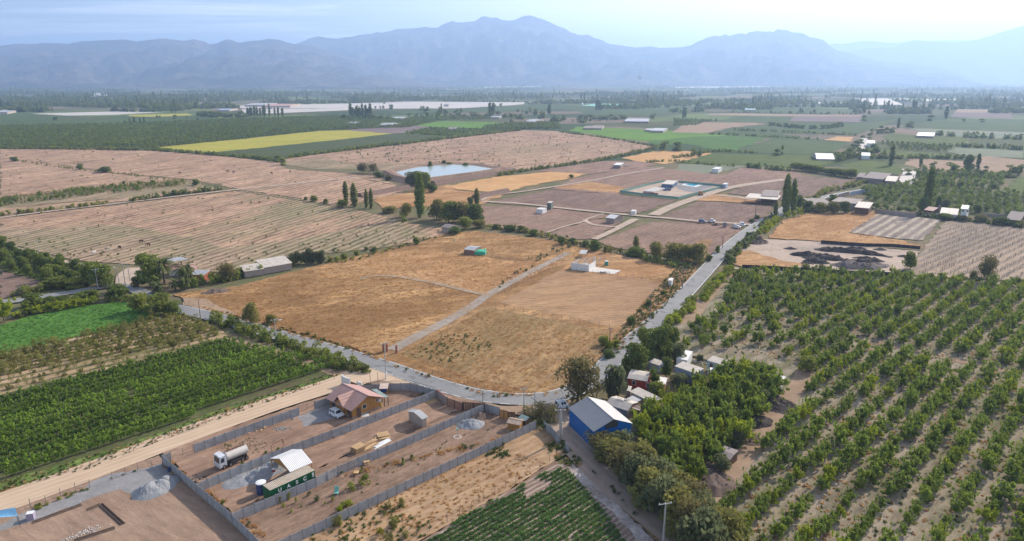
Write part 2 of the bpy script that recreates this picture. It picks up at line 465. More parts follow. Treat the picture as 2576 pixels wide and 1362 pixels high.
def bake(name,pts,kinds,smin,smax,zs,seed,weights,label,cat,group,hset=None,kd=None):
 rs=np.random.RandomState(seed);pts=np.asarray(pts,float);protos=[(KIND[k][0],me[0])for k in kinds for me in KIND[k][2]]
 nv=[len(KIND[k][2])for k in kinds];kk=rs.choice(len(kinds),len(pts),p=np.array(weights or[1]*len(kinds))/sum(weights or[1]*len(kinds)))
 st=np.cumsum([0]+nv);idx=st[kk]+(rs.random(len(pts))*np.array(nv)[kk]).astype(int);CO,LV,LT,MI,off=[],[],[],[],0;mats=[]
 for pi,(H,me)in enumerate(protos):
  sel=pts[idx==pi];n=len(sel)
  if not n:continue
  co=np.zeros(len(me.vertices)*3);me.vertices.foreach_get('co',co);co=co.reshape(-1,3);lv=np.zeros(len(me.loops),int);me.loops.foreach_get('vertex_index',lv);lt=np.zeros(len(me.polygons),int);me.polygons.foreach_get('loop_total',lt)
  a=rs.random(n)*6.28;s=(smin+(smax-smin)*rs.random(n))*((hset/H)if hset else 1);sz=s*(zs[0]+(zs[1]-zs[0])*rs.random(n));c,d=np.cos(a)[:,None],np.sin(a)[:,None]
  X=(co[:,0]*c-co[:,1]*d)*s[:,None]+sel[:,0:1];Y=(co[:,0]*d+co[:,1]*c)*s[:,None]+sel[:,1:2];Z=co[:,2]*sz[:,None]+sel[:,2:3]
  CO.append(np.stack([X,Y,Z],2).reshape(-1,3));LV.append((lv[None]+(off+np.arange(n)*len(co))[:,None]).ravel());LT.append(np.tile(lt,n));off+=n*len(co)
  m_=me.materials[0]
  if m_ not in mats:mats.append(m_)
  MI.append(np.full(n*len(lt),mats.index(m_)))
 CO,LV,LT,MI=map(np.concatenate,(CO,LV,LT,MI));me=bpy.data.meshes.new(name);org=CO.mean(0);org[2]=0
 me.vertices.add(len(CO));me.vertices.foreach_set('co',(CO-org).ravel());me.loops.add(len(LV));me.loops.foreach_set('vertex_index',LV.astype('i'))
 me.polygons.add(len(LT));me.polygons.foreach_set('loop_start',np.r_[0,np.cumsum(LT)[:-1]].astype('i'))
 me.polygons.foreach_set('material_index',MI.astype('i'))
 for m_ in mats:me.materials.append(m_)
 me.update(calc_edges=True);bake.n+=len(LT);return tag(link(name,me,None,org),label,cat,group,kd)
bake.n=0
def ordn(i):return '%d%s'%(i,'th' if 10<=i%100<=20 else{1:'st',2:'nd',3:'rd'}.get(i%10,'th'))
def inside(poly,x,y):
 px=[p.x for p in poly];py=[p.y for p in poly];n=len(poly);r=np.zeros(len(x),bool);j=n-1
 for i in range(n):
  c=((py[i]>y)!=(py[j]>y))&(x<(px[j]-px[i])*(y-py[i])/(py[j]-py[i]+1e-12)+px[i])
  r^=c;j=i
 return r
def fill(poly,density,seed=1,cap=60000):
 rs=np.random.RandomState(seed);x0=min(p.x for p in poly);x1=max(p.x for p in poly);y0=min(p.y for p in poly);y1=max(p.y for p in poly)
 n=int((x1-x0)*(y1-y0)*density);n=min(n,cap*3)
 x=x0+(x1-x0)*rs.random(n);y=y0+(y1-y0)*rs.random(n);m=inside(poly,x,y)
 return np.c_[x[m],y[m]][:cap]
def grid(poly,a,sx,sy,jit=.3,seed=1,drop=0.):
 """planted grid: rows along angle a, sx along the row, sy between rows; returns points and row numbers"""
 rs=np.random.RandomState(seed);c,s=math.cos(a),math.sin(a)
 u=[p.x*c+p.y*s for p in poly];v=[-p.x*s+p.y*c for p in poly]
 U,Vv=np.meshgrid(np.arange(min(u),max(u),sx),np.arange(min(v),max(v),sy));row=np.round(Vv/sy).astype(int).ravel()
 U=U.ravel()+rs.normal(size=U.size)*jit;Vv=Vv.ravel()+rs.normal(size=Vv.size)*jit*.6
 x=U*c-Vv*s;y=U*s+Vv*c
 m=inside(poly,x,y)&(rs.random(len(x))>=drop)
 return np.c_[x[m],y[m]],row[m]
def plant(kd_,base,h,wd=None,label=None,cat='tree',name=None,group=None,parts=True,rz=None):
 H,W,L=KIND[kd_];me=rnd.choice(L);s=h/H;sw=(wd/W)if wd else s
 rz=rnd.random()*6.28 if rz is None else rz
 nm=name or('bush' if H<3 else 'tree')
 if parts and me[1]:
  r=thing(nm,label,cat,base,rz,group);r.scale=(sw,sw,s)
  link('crown',me[0],r);link('trunk',me[1],r)
 else:
  r=link(nm,me[2],None,base,rz,(sw,sw,s));tag(r,label,cat,group)
 return r
def tree(kd_,t,x,yb,yt,label,wpx=None,**kw):
 b=P(t,x,yb);h=max(.5,hgt(b,t,x,yt))
 wd=wpx*TILE[t][2]*.62891*mpp(b)if wpx else None
 return plant(kd_,b,h,wd,label,**kw)
 # ground, fields, roads, water, mountains, haze
def ragged(q,amp,seed=0):
 out=[]
 for a,b in zip(q,q[1:]+q[:1]):
  n=max(1,min(40,int((b-a).length/(amp*2.5))));d=(b-a);nn=Vector((-d.y,d.x,0)).normalized()if d.length>0 else d
  for i in range(n):
   p=a+d*i/n;out.append(p if i==0 else p+nn*amp*noise.noise(p/(amp*4)+Vector((0,0,seed)))*1.6)
 return out
def sheetobj(name,pts,mat,z,label=None,cat=None,kd='structure'):
 me=bpy.data.meshes.new(name);me.from_pydata([(p.x,p.y,z)for p in pts],[],[tuple(range(len(pts)))])
 me.materials.append(mat);me.update()
 if me.polygons[0].normal.z<0:me.flip_normals()
 return tag(link(name,me),label,cat,None,kd)
N=NT('plain_ground')
v=N.pos()
vo=N.n('ShaderNodeTexVoronoi',distance='CHEBYCHEV');N.l(N.rotpos(R(24),1,2.0),vo.inputs['Vector']);vo.inputs['Scale'].default_value=.0035
hs=N.n('ShaderNodeSeparateColor');N.l(vo.outputs['Color'],hs.inputs[0])
c=N.mix(N.ramp(hs.outputs[0],.45,.55),(.050,.078,.028),(.095,.10,.038))
c=N.mix(N.math('GREATER_THAN',hs.outputs[1],.72),c,(.22,.16,.115))
c=N.mix(N.math('GREATER_THAN',hs.outputs[2],.82),c,(.15,.19,.06))
c=N.mix(N.ramp(N.noise(v,.004,6,.7),.45,.7),c,(.06,.08,.035))
c=N.mix(1,c,N.mix(N.noise(v,.3,6,.7),(.6,.6,.6),(1.4,1.4,1.4)),'MULTIPLY')
N.principled(c,.95,spec=.05)
GROUND=N.mat
sheetobj('ground',[Vector(p)for p in((-16000,-400,0),(16000,-400,0),(16000,21900,0),(-16000,21900,0))],GROUND,-.06,'flat valley floor of patchwork farmland reaching the mountains','ground')
def rowang(t,a,b):return ang(P(t,*a),P(t,*b))
A_ROAD=rowang('X',(0,1130),(1850,500))
A_ORCH=rowang('J',(255,1350),(900,740))
PINK1,PINK2=(.285,.170,.108),(.375,.240,.155)
STUB=(.55,.41,.29);STUBD=(.155,.100,.075);GRN=(.12,.135,.055)
M_=dict(
brown_nw=soil('ploughed_pink',PINK1,PINK2,.012,.55,rowang('A',(700,1345),(1500,1220)),STUB,5.2,.55,GRN,(.60,.75),.011,3,contrast=.75,stray=(STUBD,.12,.12)),
brown_big=soil('ploughed_big',(.285,.168,.108),(.36,.232,.150),.012,.5,rowang('B',(0,1200),(1350,1060)),STUB,8.0,.5,(.17,.17,.085),(.56,.74),.007,3,contrast=.75,stray=(STUBD,.10,.13)),
brown_w=soil('ploughed_west',PINK1,PINK2,.02,.8,rowang('D',(900,320),(2100,60)),STUB,4.2,.5,(.13,.14,.06),(.50,.62),.014,3.5,contrast=.8,stray=(STUBD,.16,.12)),
weedy_w=soil('weedy_west',(.25,.18,.115),(.30,.21,.135),.03,.8,rowang('D',(900,320),(2100,60)),STUB,4.2,.5,(.125,.135,.055),(.40,.60),.03,3.5,contrast=.8,stray=(STUBD,.16,.10)),
mauve=soil('mauve_soil',(.225,.145,.110),(.285,.185,.138),.02,1.0,rowang('E',(1100,230),(1600,120)),(.36,.26,.19),2.6,.22,(.30,.20,.12),(.55,.75),.02,3,contrast=.4),
dark=soil('dark_soil',(.185,.125,.098),(.23,.155,.120),.03,1.0,rowang('E',(1100,230),(1600,120)),(.28,.21,.16),2.6,.2,(.14,.13,.07),(.6,.75),.02,3,contrast=.4),
gold=soil('gold_grass',(.270,.150,.066),(.465,.285,.138),.022,1.1,None,None,1,0,(.215,.115,.048),(.42,.60),.04,2.6,contrast=.6,bump=1),
gold2=soil('gold_grass_pale',(0.369,0.205,0.092),(0.475,0.288,0.145),.04,1.1,None,None,1,0,(.30,.155,.070),(.46,.62),.05,2.2,contrast=.5,bump=.8),
gold3=soil('gold_grass_dull',(.285,.175,.080),(.39,.25,.125),.04,1.3,rowang('V',(1005,890),(1220,775)),(.42,.28,.16),2.6,.25,(.185,.135,.058),(.42,.6),.05,2.6,contrast=.5,bump=1),
mown=soil('mown_field',(0.314,0.184,0.098),(0.399,0.248,0.136),.03,1.2,rowang('E',(1290,770),(1900,720)),(.47,.31,.17),1.8,.32,(.235,.155,.110),(.44,.66),.022,3,contrast=.34,bump=.8),
yard=soil('yard_soil',(0.258,0.164,0.114),(0.327,0.216,0.152),.07,1.6,A_ROAD,(.43,.31,.23),2.4,.10,(.24,.155,.11),(.5,.68),.09,3,contrast=.35),
yard2=soil('garden_soil',(0.202,0.132,0.093),(0.271,0.180,0.125),.08,1.8,A_ROAD,(.40,.29,.22),1.7,.15,(.15,.145,.07),(.60,.72),.06,2.5,contrast=.4),
plot=soil('graded_plot',(0.264,0.179,0.128),(0.320,0.220,0.157),.08,1.3,rowang('G',(1000,1080),(1500,1362)),(.44,.32,.24),1.9,.13,(.30,.19,.13),(.5,.7),.08,3,contrast=.25),
straw=soil('straw_strip',(0.350,0.220,0.122),(0.423,0.282,0.168),.07,1.5,rowang('Y',(0,640),(1180,120)),(.50,.38,.26),2.2,.25,(.25,.15,.08),(.44,.62),.09,3,contrast=.4,bump=.3),
beige=soil('beige_road',(0.476,0.344,0.236),(0.535,0.400,0.281),.05,.8,A_ROAD,(.68,.55,.42),1.5,.3,None,(0,1),1,6,contrast=.12,bump=.15),
lane=soil('lane_dirt',(0.333,0.248,0.189),(0.387,0.291,0.227),.06,1.5,rowang('Y',(1500,60),(2430,900)),(.43,.36,.31),1.7,.3,(.28,.21,.16),(.55,.7),.12,4,contrast=.18,bump=.2),
track=soil('farm_track',(.42,.33,.26),(.47,.37,.29),.06,1.0,contrast=.2),
pathd=soil('faint_path',(.34,.25,.175),(.40,.31,.22),.15,2.0,contrast=.4,patch=(.30,.18,.09),pth=(.45,.6),psc=.25),
path=soil('gravel_path',(.30,.255,.21),(.37,.315,.265),.08,2.0,contrast=.3,patch=(.27,.18,.10),pth=(.5,.68),psc=.15),
gravel=soil('grey_gravel',(0.235,0.230,0.229),(0.281,0.270,0.264),.1,3.5,contrast=.22,bump=.25),
green=soil('bright_crop',(.065,.150,.030),(.10,.205,.042),.05,1.0,rowang('D',(0,1290),(900,960)),(.12,.27,.045),1.4,.4,(.05,.12,.02),(.45,.62),.08,3,contrast=.3),
vineg=soil('vineyard_floor',(.125,.100,.060),(.10,.12,.045),.06,1.2,A_ROAD,(.075,.115,.03),2.6,.6,contrast=.4),
verge=soil('green_verge',(.105,.165,.035),(.165,.215,.06),.12,1.6,patch=(.30,.22,.12),pth=(.55,.7),psc=.15,contrast=.45),
tanorch=soil('tan_orchard',(.40,.275,.165),(.46,.33,.21),.05,1.2,rowang('X',(0,520),(1200,235)),(.14,.14,.055),4.2,.75,(.16,.15,.065),(.5,.65),.06,3,contrast=.3),
orchf=soil('orchard_floor',(.215,.175,.120),(.30,.245,.175),.05,1.1,A_ORCH,(.42,.345,.275),4.6,.45,(.135,.135,.065),(.40,.58),.09,2.5,contrast=.5),
potf=soil('crop_rows',(.20,.14,.105),(.25,.18,.14),.05,2.5,rowang('Y',(430,998),(1570,370)),(.52,.42,.35),.98,.55,contrast=.35,stretch=3),
mudw=soil('dried_mud',(.38,.32,.29),(.47,.41,.37),.2,1.5,patch=(.22,.17,.14),pth=(.45,.6),psc=.3,contrast=.35),
rust=soil('rust_grass',(.28,.165,.08),(.34,.22,.12),.08,1.5,contrast=.5,patch=(.18,.13,.07),pth=(.5,.65),psc=.2),
pale=soil('pale_dirt',(0.423,0.331,0.260),(0.486,0.383,0.302),.04,.8,contrast=.18,patch=(.30,.24,.20),pth=(.5,.65),psc=.03),
dead=soil('dead_vineyard',(.33,.25,.18),(.40,.30,.215),.02,.9,rowang('W',(1500,1100),(2576,640)),(.19,.155,.125),3.6,.65,(.21,.175,.14),(.42,.62),.015,3,contrast=.3),
beds=soil('striped_beds',(.215,.170,.145),(.25,.20,.17),.05,1.6,rowang('W',(450,710),(860,490)),(.52,.44,.33),4.6,.75,contrast=.3,stretch=4),
gcrop=soil('light_green_field',(0.066,0.098,0.034),(0.087,0.121,0.040),.01,.4,contrast=.25),
gbright=soil('clover_field',(0.104,0.200,0.026),(0.135,0.245,0.034),.01,.4,contrast=.2),
gdeep=soil('deep_green_field',(0.068,0.135,0.026),(0.086,0.165,0.030),.01,.4,contrast=.25),
gvine=soil('far_vineyard',(0.084,0.113,0.028),(0.105,0.136,0.031),.01,.5,rowang('C',(1240,1200),(1600,1215)),(0.091,0.106,0.032),6,.35,contrast=.3),
goliv=soil('olive_field',(0.081,0.090,0.031),(0.095,0.109,0.037),.01,.5,contrast=.3),
gpale=soil('pale_green_field',(.16,.18,.11),(.21,.225,.15),.01,.4,rowang('C',(2020,1120),(2576,1130)),(.28,.29,.22),9,.4,contrast=.25),
mustard=soil('mustard_field',(.33,.30,.050),(.41,.36,.065),.01,.35,contrast=.18,patch=(.26,.28,.03),pth=(.55,.72),psc=.02),
rowgr=soil('young_orchard',(0.052,0.074,0.028),(0.066,0.090,0.031),.01,.5,rowang('A',(1600,1130),(2576,1010)),(0.156,0.147,0.074),5,.45,contrast=.3),
purple=soil('purple_soil',(.17,.125,.12),(.21,.155,.145),.01,.5,rowang('C',(900,880),(1300,870)),(.26,.20,.18),9,.5,contrast=.25),
tan=soil('tan_field',(0.297,0.208,0.140),(0.342,0.242,0.164),.01,.4,contrast=.2),
net=paint('white_field_netting',(.52,.47,.42),.8,var=.12,sc_=.01,local=False),
teal=paint('teal_netting',(.22,.50,.42),.8,var=.1,sc_=.02,local=False),
orange=soil('orange_stubble',(.50,.28,.12),(.56,.34,.16),.02,.7,contrast=.2,patch=(.42,.24,.11)),
)
NB=soil('weedy_ground',(.22,.16,.10),(.15,.14,.07),.04,.9,patch=(.10,.12,.05),pth=(.45,.62),psc=.03,contrast=.4)
FIELDS=[
('A',[(0,838),(250,830),(650,862),(950,848),(1500,850),(1650,882),(1560,905),(900,920),(0,940)],'gcrop','muted green field beyond the big dark orchard'),
('A',[(430,866),(800,862),(850,872),(620,884),(440,888)],'goliv','yellowish patch in the muted green field'),
('A',[(930,848),(1380,838),(1420,850),(1150,862),(980,858)],'mustard','small yellow patch beyond the row of five poplars'),
('A',[(0,935),(900,918),(1650,883),(2490,862),(3300,905),(3000,940),(2500,955),(2350,965),(1830,1020),(1165,1085),(1150,1102),(0,1092)],'goliv','ground under the big dark orchard'),
('A',[(1165,1085),(1830,1020),(2350,965),(2576,960),(2890,985),(2576,1020),(2060,1080),(1500,1130)],'mustard','long bright yellow field behind the brown fields'),
('B',[(0,1030),(400,985),(490,985),(860,1015),(400,1070),(0,1118),(-365,1158),(-985,1130)],'rowgr','dark green crop field in front of the yellow field'),
('B',[(60,960),(480,920),(690,935),(500,978),(400,985),(200,970)],'purple','brown field behind the end of the yellow field'),
('B',[(500,975),(690,945),(1290,962),(1260,968),(1100,985),(860,1013),(490,987)],'gvine','vineyard behind the big brown field'),
('B',[(500,920),(780,893),(1240,903),(1060,945),(690,935)],'gbright','bright green field in the middle distance'),
('B',[(780,890),(1150,852),(1270,868),(1250,900),(830,892)],'goliv','dark green field behind the bright green field'),
('B',[(1060,937),(1280,905),(1640,895),(1640,940),(1300,950)],'gvine','vineyard left of the far crossroads'),
('B',[(0,765),(560,750),(1480,755),(1300,775),(900,798),(230,802),(0,800),(-700,798),(-816,780)],'net','wide white sheet of netted crops on the plain'),
('A',[(1780,806),(2576,800),(2576,812),(2000,836),(1780,832)],'net','near strip of white netted crops'),
('A',[(220,838),(900,820),(1220,826),(850,846),(500,852)],'net','pale strip at the far left of the plain'),
('B',[(360,812),(1060,800),(1500,768),(2000,780),(2576,790),(2576,835),(1900,850),(1650,800),(1200,830),(900,830),(480,835)],'gcrop','broad green field beyond the tree belt'),
('B',[(1790,778),(1900,764),(2240,770),(2150,786),(1980,787)],'teal','teal netted field far out on the plain'),
('B',[(1950,738),(2100,727),(2400,733),(2300,755),(2000,758)],'goliv','yellowish field far out on the plain'),
('B',[(0,1118),(400,1072),(860,1018),(1370,960),(1610,966),(2100,1035),(2360,1085),(2090,1148),(1750,1198),(1350,1252),(1150,1228),(950,1200),(600,1215),(400,1255),(300,1235),(0,1215),(-450,1205),(-360,1160)],'brown_big','large brown stubble field dotted with dry bushes beyond the pond'),
('B',[(-440,1192),(-100,1165),(250,1205),(620,1212),(400,1256),(-180,1245)],'weedy_w','green weedy edge of the stubble field beside the pond'),
('B',[(1700,962),(1760,935),(2300,955),(2576,972),(2970,1000),(2270,1042),(2000,1010)],'gbright','bright green clover field right of the stubble field'),
('B',[(2270,1042),(2576,1010),(3000,997),(3195,1000),(3000,1080),(2930,1110),(2820,1115),(2576,1060),(2370,1075)],'gdeep','deep green field behind the round trees'),
('C',[(720,1020),(250,988),(480,940),(1060,1030),(1300,1045),(1200,1112),(980,1140),(450,1115)],'gcrop','green field in front of the grey greenhouse'),
('C',[(0,1195),(250,1130),(620,1140),(980,1143),(1240,1165),(1230,1200),(900,1242),(540,1215),(250,1210),(60,1203)],'gvine','yellowish vineyard behind the thick tree belt'),
('C',[(0,1250),(60,1208),(540,1224),(450,1240),(250,1282)],'gpale','pale green plot with a small white hut'),
('C',[(1230,1215),(1400,1178),(1600,1210),(1700,1250),(1640,1300),(1360,1290)],'gvine','vineyard of diagonal rows beside the far houses'),
('C',[(1690,1210),(1750,1165),(2130,1190),(2300,1150),(2576,1180),(2576,1255),(2340,1275),(2220,1240),(1900,1260)],'tan','bare tan field behind the dark trees'),
('C',[(1380,1098),(1620,1104),(2120,1150),(1700,1165),(1600,1130)],'gvine','bright vineyard strip beside the far road'),
('C',[(1500,1042),(1600,1042),(2070,1077),(2010,1120),(1620,1103),(1480,1090)],'goliv','dark green strip beside the far road'),
('C',[(1520,1005),(1600,985),(1830,1000),(2170,1012),(2140,1068),(2070,1074),(1600,1040)],'gvine','yellow green strip beside the long white shed'),
('C',[(2020,1120),(2080,1090),(2576,1112),(2576,1165),(2130,1145)],'gpale','pale green rows at the right edge'),
('C',[(2175,1015),(2576,1030),(2576,1105),(2145,1070)],'goliv','olive green field at the right edge'),
('C',[(1700,945),(1900,950),(2576,976),(2576,1028),(2000,1002),(1930,995)],'gpale','young rows behind the long white shed'),
('C',[(1780,912),(2020,872),(2576,880),(2576,972),(1900,946)],'gcrop','green field right of the far poplar'),
('C',[(2030,862),(2060,832),(2480,837),(2500,875)],'purple','purple soil strip at the far right'),
('C',[(2062,830),(2085,805),(2450,810),(2480,835)],'tan','tan soil strip at the far right'),
('C',[(850,892),(880,860),(1380,862),(1370,902)],'purple','purple ploughed strip in the middle distance'),
('C',[(250,838),(450,835),(1380,850),(1380,860),(880,858),(450,852),(250,848)],'tan','pinkish strip behind the purple soil'),
('C',[(350,892),(450,856),(870,862),(840,900),(370,904)],'gcrop','green strip left of the purple soil'),
('C',[(340,826),(500,800),(1000,795),(1380,812),(1370,838),(980,834)],'gcrop','green strip behind the pinkish strip'),
('C',[(250,985),(430,942),(930,905),(1380,908),(1640,882),(1500,945),(1300,1000),(1180,990)],'gcrop','broad green field left of the far poplar'),
('C',[(-20,975),(100,900),(600,905),(680,915),(430,938),(230,982)],'tan','bare patch behind the clover field'),
('C',[(1110,1032),(1200,1006),(1330,1010),(1290,1045)],'orange','small red brown plot beside the far road'),
('C',[(1310,728),(1570,725),(1690,772),(1420,776)],'net','large white netted field far right'),
('C',[(1580,727),(2080,730),(2220,748),(1670,745)],'net','second white netted field far right'),
('C',[(840,757),(1100,753),(1310,760),(1310,774)],'net','thin white netted strip far right'),
('B',[(2480,641),(2700,639),(3100,636),(3280,640),(2900,648),(2500,650)],'net','white glasshouses at the foot of the mountains'),
('B',[(1080,641),(1500,637),(1500,641),(1080,648)],'net','white glasshouses below the main peak'),
('A',[(690,689),(770,685),(770,697),(690,700)],'net','white glasshouse among far trees on the left'),

('V',[(0,376),(200,374),(393,380),(500,388),(690,408),(722,426),(800,432),(930,442),(1000,466),(905,450),(600,478),(560,468),(480,452),(300,437),(80,405),(0,398)],'brown_nw','brown ploughed field along the big dark orchard'),
('V',[(0,398),(80,406),(300,439),(480,456),(350,463),(0,498)],'brown_nw','brown ploughed field at the left edge'),
('V',[(0,498),(350,463),(480,456),(525,470),(330,498),(0,526)],'weedy_w','green strip of young trees at the left'),
('V',[(0,526),(330,498),(525,470),(560,476),(0,545)],'brown_w','narrow brown strip behind the hedge row'),
('V',[(600,478),(905,450),(1015,470),(1010,490),(930,505),(870,520),(760,503),(720,495)],'brown_nw','brown field between the farm track and the pond'),
('V',[(0,551),(600,481),(722,499),(870,522),(960,545),(1010,560),(1150,580),(1060,608),(960,625),(800,640),(600,690),(500,680),(380,668),(300,660),(190,655),(120,640),(0,606)],'brown_w','wide brown stubble field on the left'),
('V',[(0,570),(250,568),(420,590),(560,625),(760,600),(860,580),(1000,562),(1080,592),(960,625),(800,641),(600,691),(500,682),(380,670),(190,657),(0,608)],'weedy_w','weedy green part of the stubble field'),
('D',[(0,500),(100,545),(640,690),(700,770),(560,800),(380,812),(0,705)],'goliv','ground under the dark orchard at the left edge'),
('D',[(0,705),(380,812),(290,845),(140,885),(0,920)],'dark','dark ploughed plot at the left edge'),
('D',[(100,520),(160,545),(640,668),(700,700),(640,695),(100,545)],'track','pale track beside the dark orchard'),

('V',[(940,500),(1010,487),(1130,465),(1150,480),(1270,492),(1230,505),(1215,515),(1100,520),(960,525)],'gold2','dry grass plots below the pond bank'),
('V',[(1130,468),(1240,447),(1500,422),(1560,412),(1640,414),(1500,432),(1445,448),(1320,470),(1270,486),(1150,478)],'orange','golden stubble field beside the pond'),
('B',[(1480,1255),(1950,1190),(2250,1185),(2350,1210),(2080,1260),(1850,1285),(1480,1262)],'mauve','brown plot around the small hut'),
('B',[(2090,1165),(2330,1115),(2576,1115),(2760,1130),(2600,1175),(2420,1212),(2200,1190)],'orange','orange stubble field beside the round trees'),
('V',[(1445,449),(1620,420),(1700,428),(1800,440),(1990,435),(2010,445),(1960,455),(1870,475),(1700,460),(1680,465),(1580,480),(1560,492),(1390,477)],'mauve','brown field behind the fenced yard'),
('E',[(1600,97),(1850,52),(2080,90),(2125,98),(2100,138),(1850,118)],'gold2','tan corner left of the fenced yard'),
('V',[(1230,510),(1390,478),(1560,492),(1700,505),(1610,538),(1500,532),(1360,520),(1235,512)],'dark','dark ploughed plot in front of the fenced yard'),
('V',[(1210,520),(1360,523),(1510,540),(1540,545),(1480,556),(1375,590),(1290,582),(1215,568)],'mauve','brown plot around the white hut'),
('V',[(1375,590),(1500,553),(1560,560),(1500,600),(1440,605)],'mauve','brown plot in front of the block house'),
('V',[(1500,610),(1640,560),(1740,562),(1862,572),(1862,580),(1815,625),(1780,650),(1640,640),(1560,628)],'mauve','brown ploughed plot left of the asphalt road'),
('V',[(1655,550),(1760,508),(1940,518),(1945,528),(1900,560),(1860,572),(1740,560)],'dark','dark brown plot above the parked cars'),
('V',[(1700,508),(1790,488),(1950,505),(1950,516),(1760,506)],'gold2','tan strip in front of the long barn'),
('V',[(1830,488),(1880,468),(2010,444),(2180,455),(2140,470),(2040,500),(1990,512),(1950,500)],'dark','brown field behind the tall poplars'),
('C',[(390,1285),(500,1238),(900,1270),(930,1302),(770,1330),(560,1310)],'mauve','brown plot behind the track'),

('V',[(437,742),(600,722),(700,695),(860,655),(1060,610),(1120,590),(1200,583),(1380,605),(1500,632),(1640,660),(1790,690),(1750,720),(1640,806),(1540,905),(1430,985),(1340,998),(1240,992),(1140,975),(1060,945),(960,905),(880,872),(720,830),(615,800),(500,768)],'gold','dry golden grass plots in the middle of the view'),
('V',[(875,662),(1050,628),(1300,660),(1420,660),(1330,700),(1225,742),(1180,738),(1080,712),(960,692)],'gold2','paler dry grass plot behind the gravel path'),
('V',[(1003,895),(1222,774),(1545,840),(1558,862),(1540,905),(1430,985),(1360,992),(1200,955)],'gold3','duller brown green dry plot beside the road bend'),
('E',[(1190,945),(1640,708),(2180,762),(2420,808),(2330,860),(2240,950),(2090,1125),(1990,1120),(1600,1030)],'mown','mown field with dark patches beside the asphalt road'),
('E',[(1640,706),(1900,560),(2180,620),(2480,680),(2450,745),(2200,762)],'gold2','dry plot around the unfinished white house'),

('F',[(700,470),(735,430),(800,332),(980,290),(1480,275),(1500,300),(1280,430),(1700,490),(1820,540),(1500,522),(1080,492),(900,480)],'gold2','dry golden field right of the tall poplars'),
('W',[(445,708),(810,480),(1200,512),(1585,555),(1380,740),(1290,808),(900,768)],'beds','striped planting beds behind the dirt yard'),
('F',[(480,565),(640,478),(900,488),(1080,497),(1300,520),(1820,572),(1640,738),(1500,735),(980,692),(500,682),(400,650)],'pale','pale dirt yard with dark manure heaps'),
('F',[(490,575),(560,560),(800,640),(960,660),(900,690),(500,680),(410,650)],'gold2','dry grass at the corner of the dirt yard'),
('F',[(1740,742),(1700,700),(1820,575),(1990,345),(2150,340),(2576,385),(2900,420),(3000,830),(2576,782),(2000,762)],'dead','leafless vineyard on bare ground at the right edge'),
('F',[(1380,110),(1720,70),(1900,80),(2420,130),(2700,150),(2700,330),(2260,300),(2000,290),(1700,250),(1600,220),(1430,190)],'goliv','ground under the dark citrus orchard'),
('F',[(2420,130),(2520,25),(2700,0),(2700,150)],'gvine','bright green plot at the right edge'),
('V',[(1840,684),(1880,676),(2250,698),(2700,722),(3000,740),(2950,1500),(1700,1500),(1760,1300),(1735,1240),(1900,1120),(1960,1020),(1950,960),(1850,930),(1750,900),(1640,880),(1700,810),(1760,750)],'orchf','bare brown floor of the walnut orchard'),

('D',[(0,1115),(250,1040),(520,985),(900,940),(1000,970),(1200,1040),(1000,1105),(760,1185),(560,1205),(380,1275),(0,1362),(-300,1430),(-300,1150)],'green','lush bright green crop field at the left edge'),
('X',[(-300,360),(0,330),(300,262),(560,210),(740,160),(900,118),(1050,125),(1240,210),(1240,245),(1050,310),(700,400),(300,482),(0,562),(-300,640)],'tanorch','sandy orchard strip above the vineyard'),
('X',[(-300,640),(0,562),(300,482),(700,400),(1050,310),(1240,245),(1880,400),(1890,440),(1500,575),(1200,660),(900,790),(400,960),(0,1062),(-300,1150)],'vineg','floor of the near vineyard'),
('X',[(-300,1145),(0,1045),(400,935),(900,768),(1200,650),(1500,555),(1890,430),(1880,450),(1600,560),(1300,660),(900,812),(500,968),(0,1095),(-300,1190)],'verge','weedy green margin below the vineyard'),
('X',[(-300,1190),(0,1095),(500,968),(900,812),(1300,660),(1600,560),(1870,455),(1900,480),(1700,545),(1300,700),(900,855),(500,1000),(0,1135),(-300,1220)],'rust','dry grass strip along the fence of the vineyard'),
('V',[(560,852),(640,865),(880,925),(925,938),(930,952),(860,958),(700,900),(600,872)],'tan','bare strip between the vineyard and the hedge'),
('V',[(-250,1420),(-100,1310),(0,1282),(120,1245),(400,1150),(415,1160),(520,1250),(660,1380),(500,1500),(-200,1500)],'plot','graded building plot at the lower left'),
('Q',[(-500,1050),(0,960),(300,800),(700,650),(1250,440),(1330,320),(1640,200),(2200,100),(2420,20),(2576,160),(2576,380),(2300,480),(1950,490),(1780,420),(1560,480),(1330,560),(1200,620),(600,850),(300,950),(0,1050),(-500,1250)],'gravel','grey gravel drive on the graded plot'),
('V',[(408,1142),(490,1110),(750,1022),(830,998),(870,985),(960,968),(1097,982),(760,1080),(492,1216)],'yard','earth yard around the tank truck and the wooden house'),
('G',[(2190,455),(2330,395),(2440,350),(2560,440),(2650,470),(2576,485),(2400,545),(2260,560)],'gravel','grey gravel in front of the wooden house'),
('V',[(492,1216),(760,1080),(1097,982),(1220,1012),(1000,1095),(760,1200),(583,1295)],'yard','earth yard with lumber and the small shed'),
('V',[(583,1295),(760,1200),(1000,1095),(1220,1012),(1365,1088),(1195,1157),(1022,1238),(850,1318),(700,1410),(640,1380)],'yard2','garden plot between two concrete walls'),
('Y',[(-700,998),(-300,830),(0,680),(520,420),(880,240),(1380,10),(1560,60),(1640,160),(1700,240),(1530,330),(1110,600),(830,760),(560,930),(440,1010),(-300,1400),(-900,1300)],'straw','strip of straw coloured grass beside the crop field'),
('Y',[(440,1010),(560,930),(830,760),(1110,600),(1530,330),(1580,330),(1560,372),(430,998),(200,1150),(-300,1400)],'yard2','bare edge strip of the crop field'),
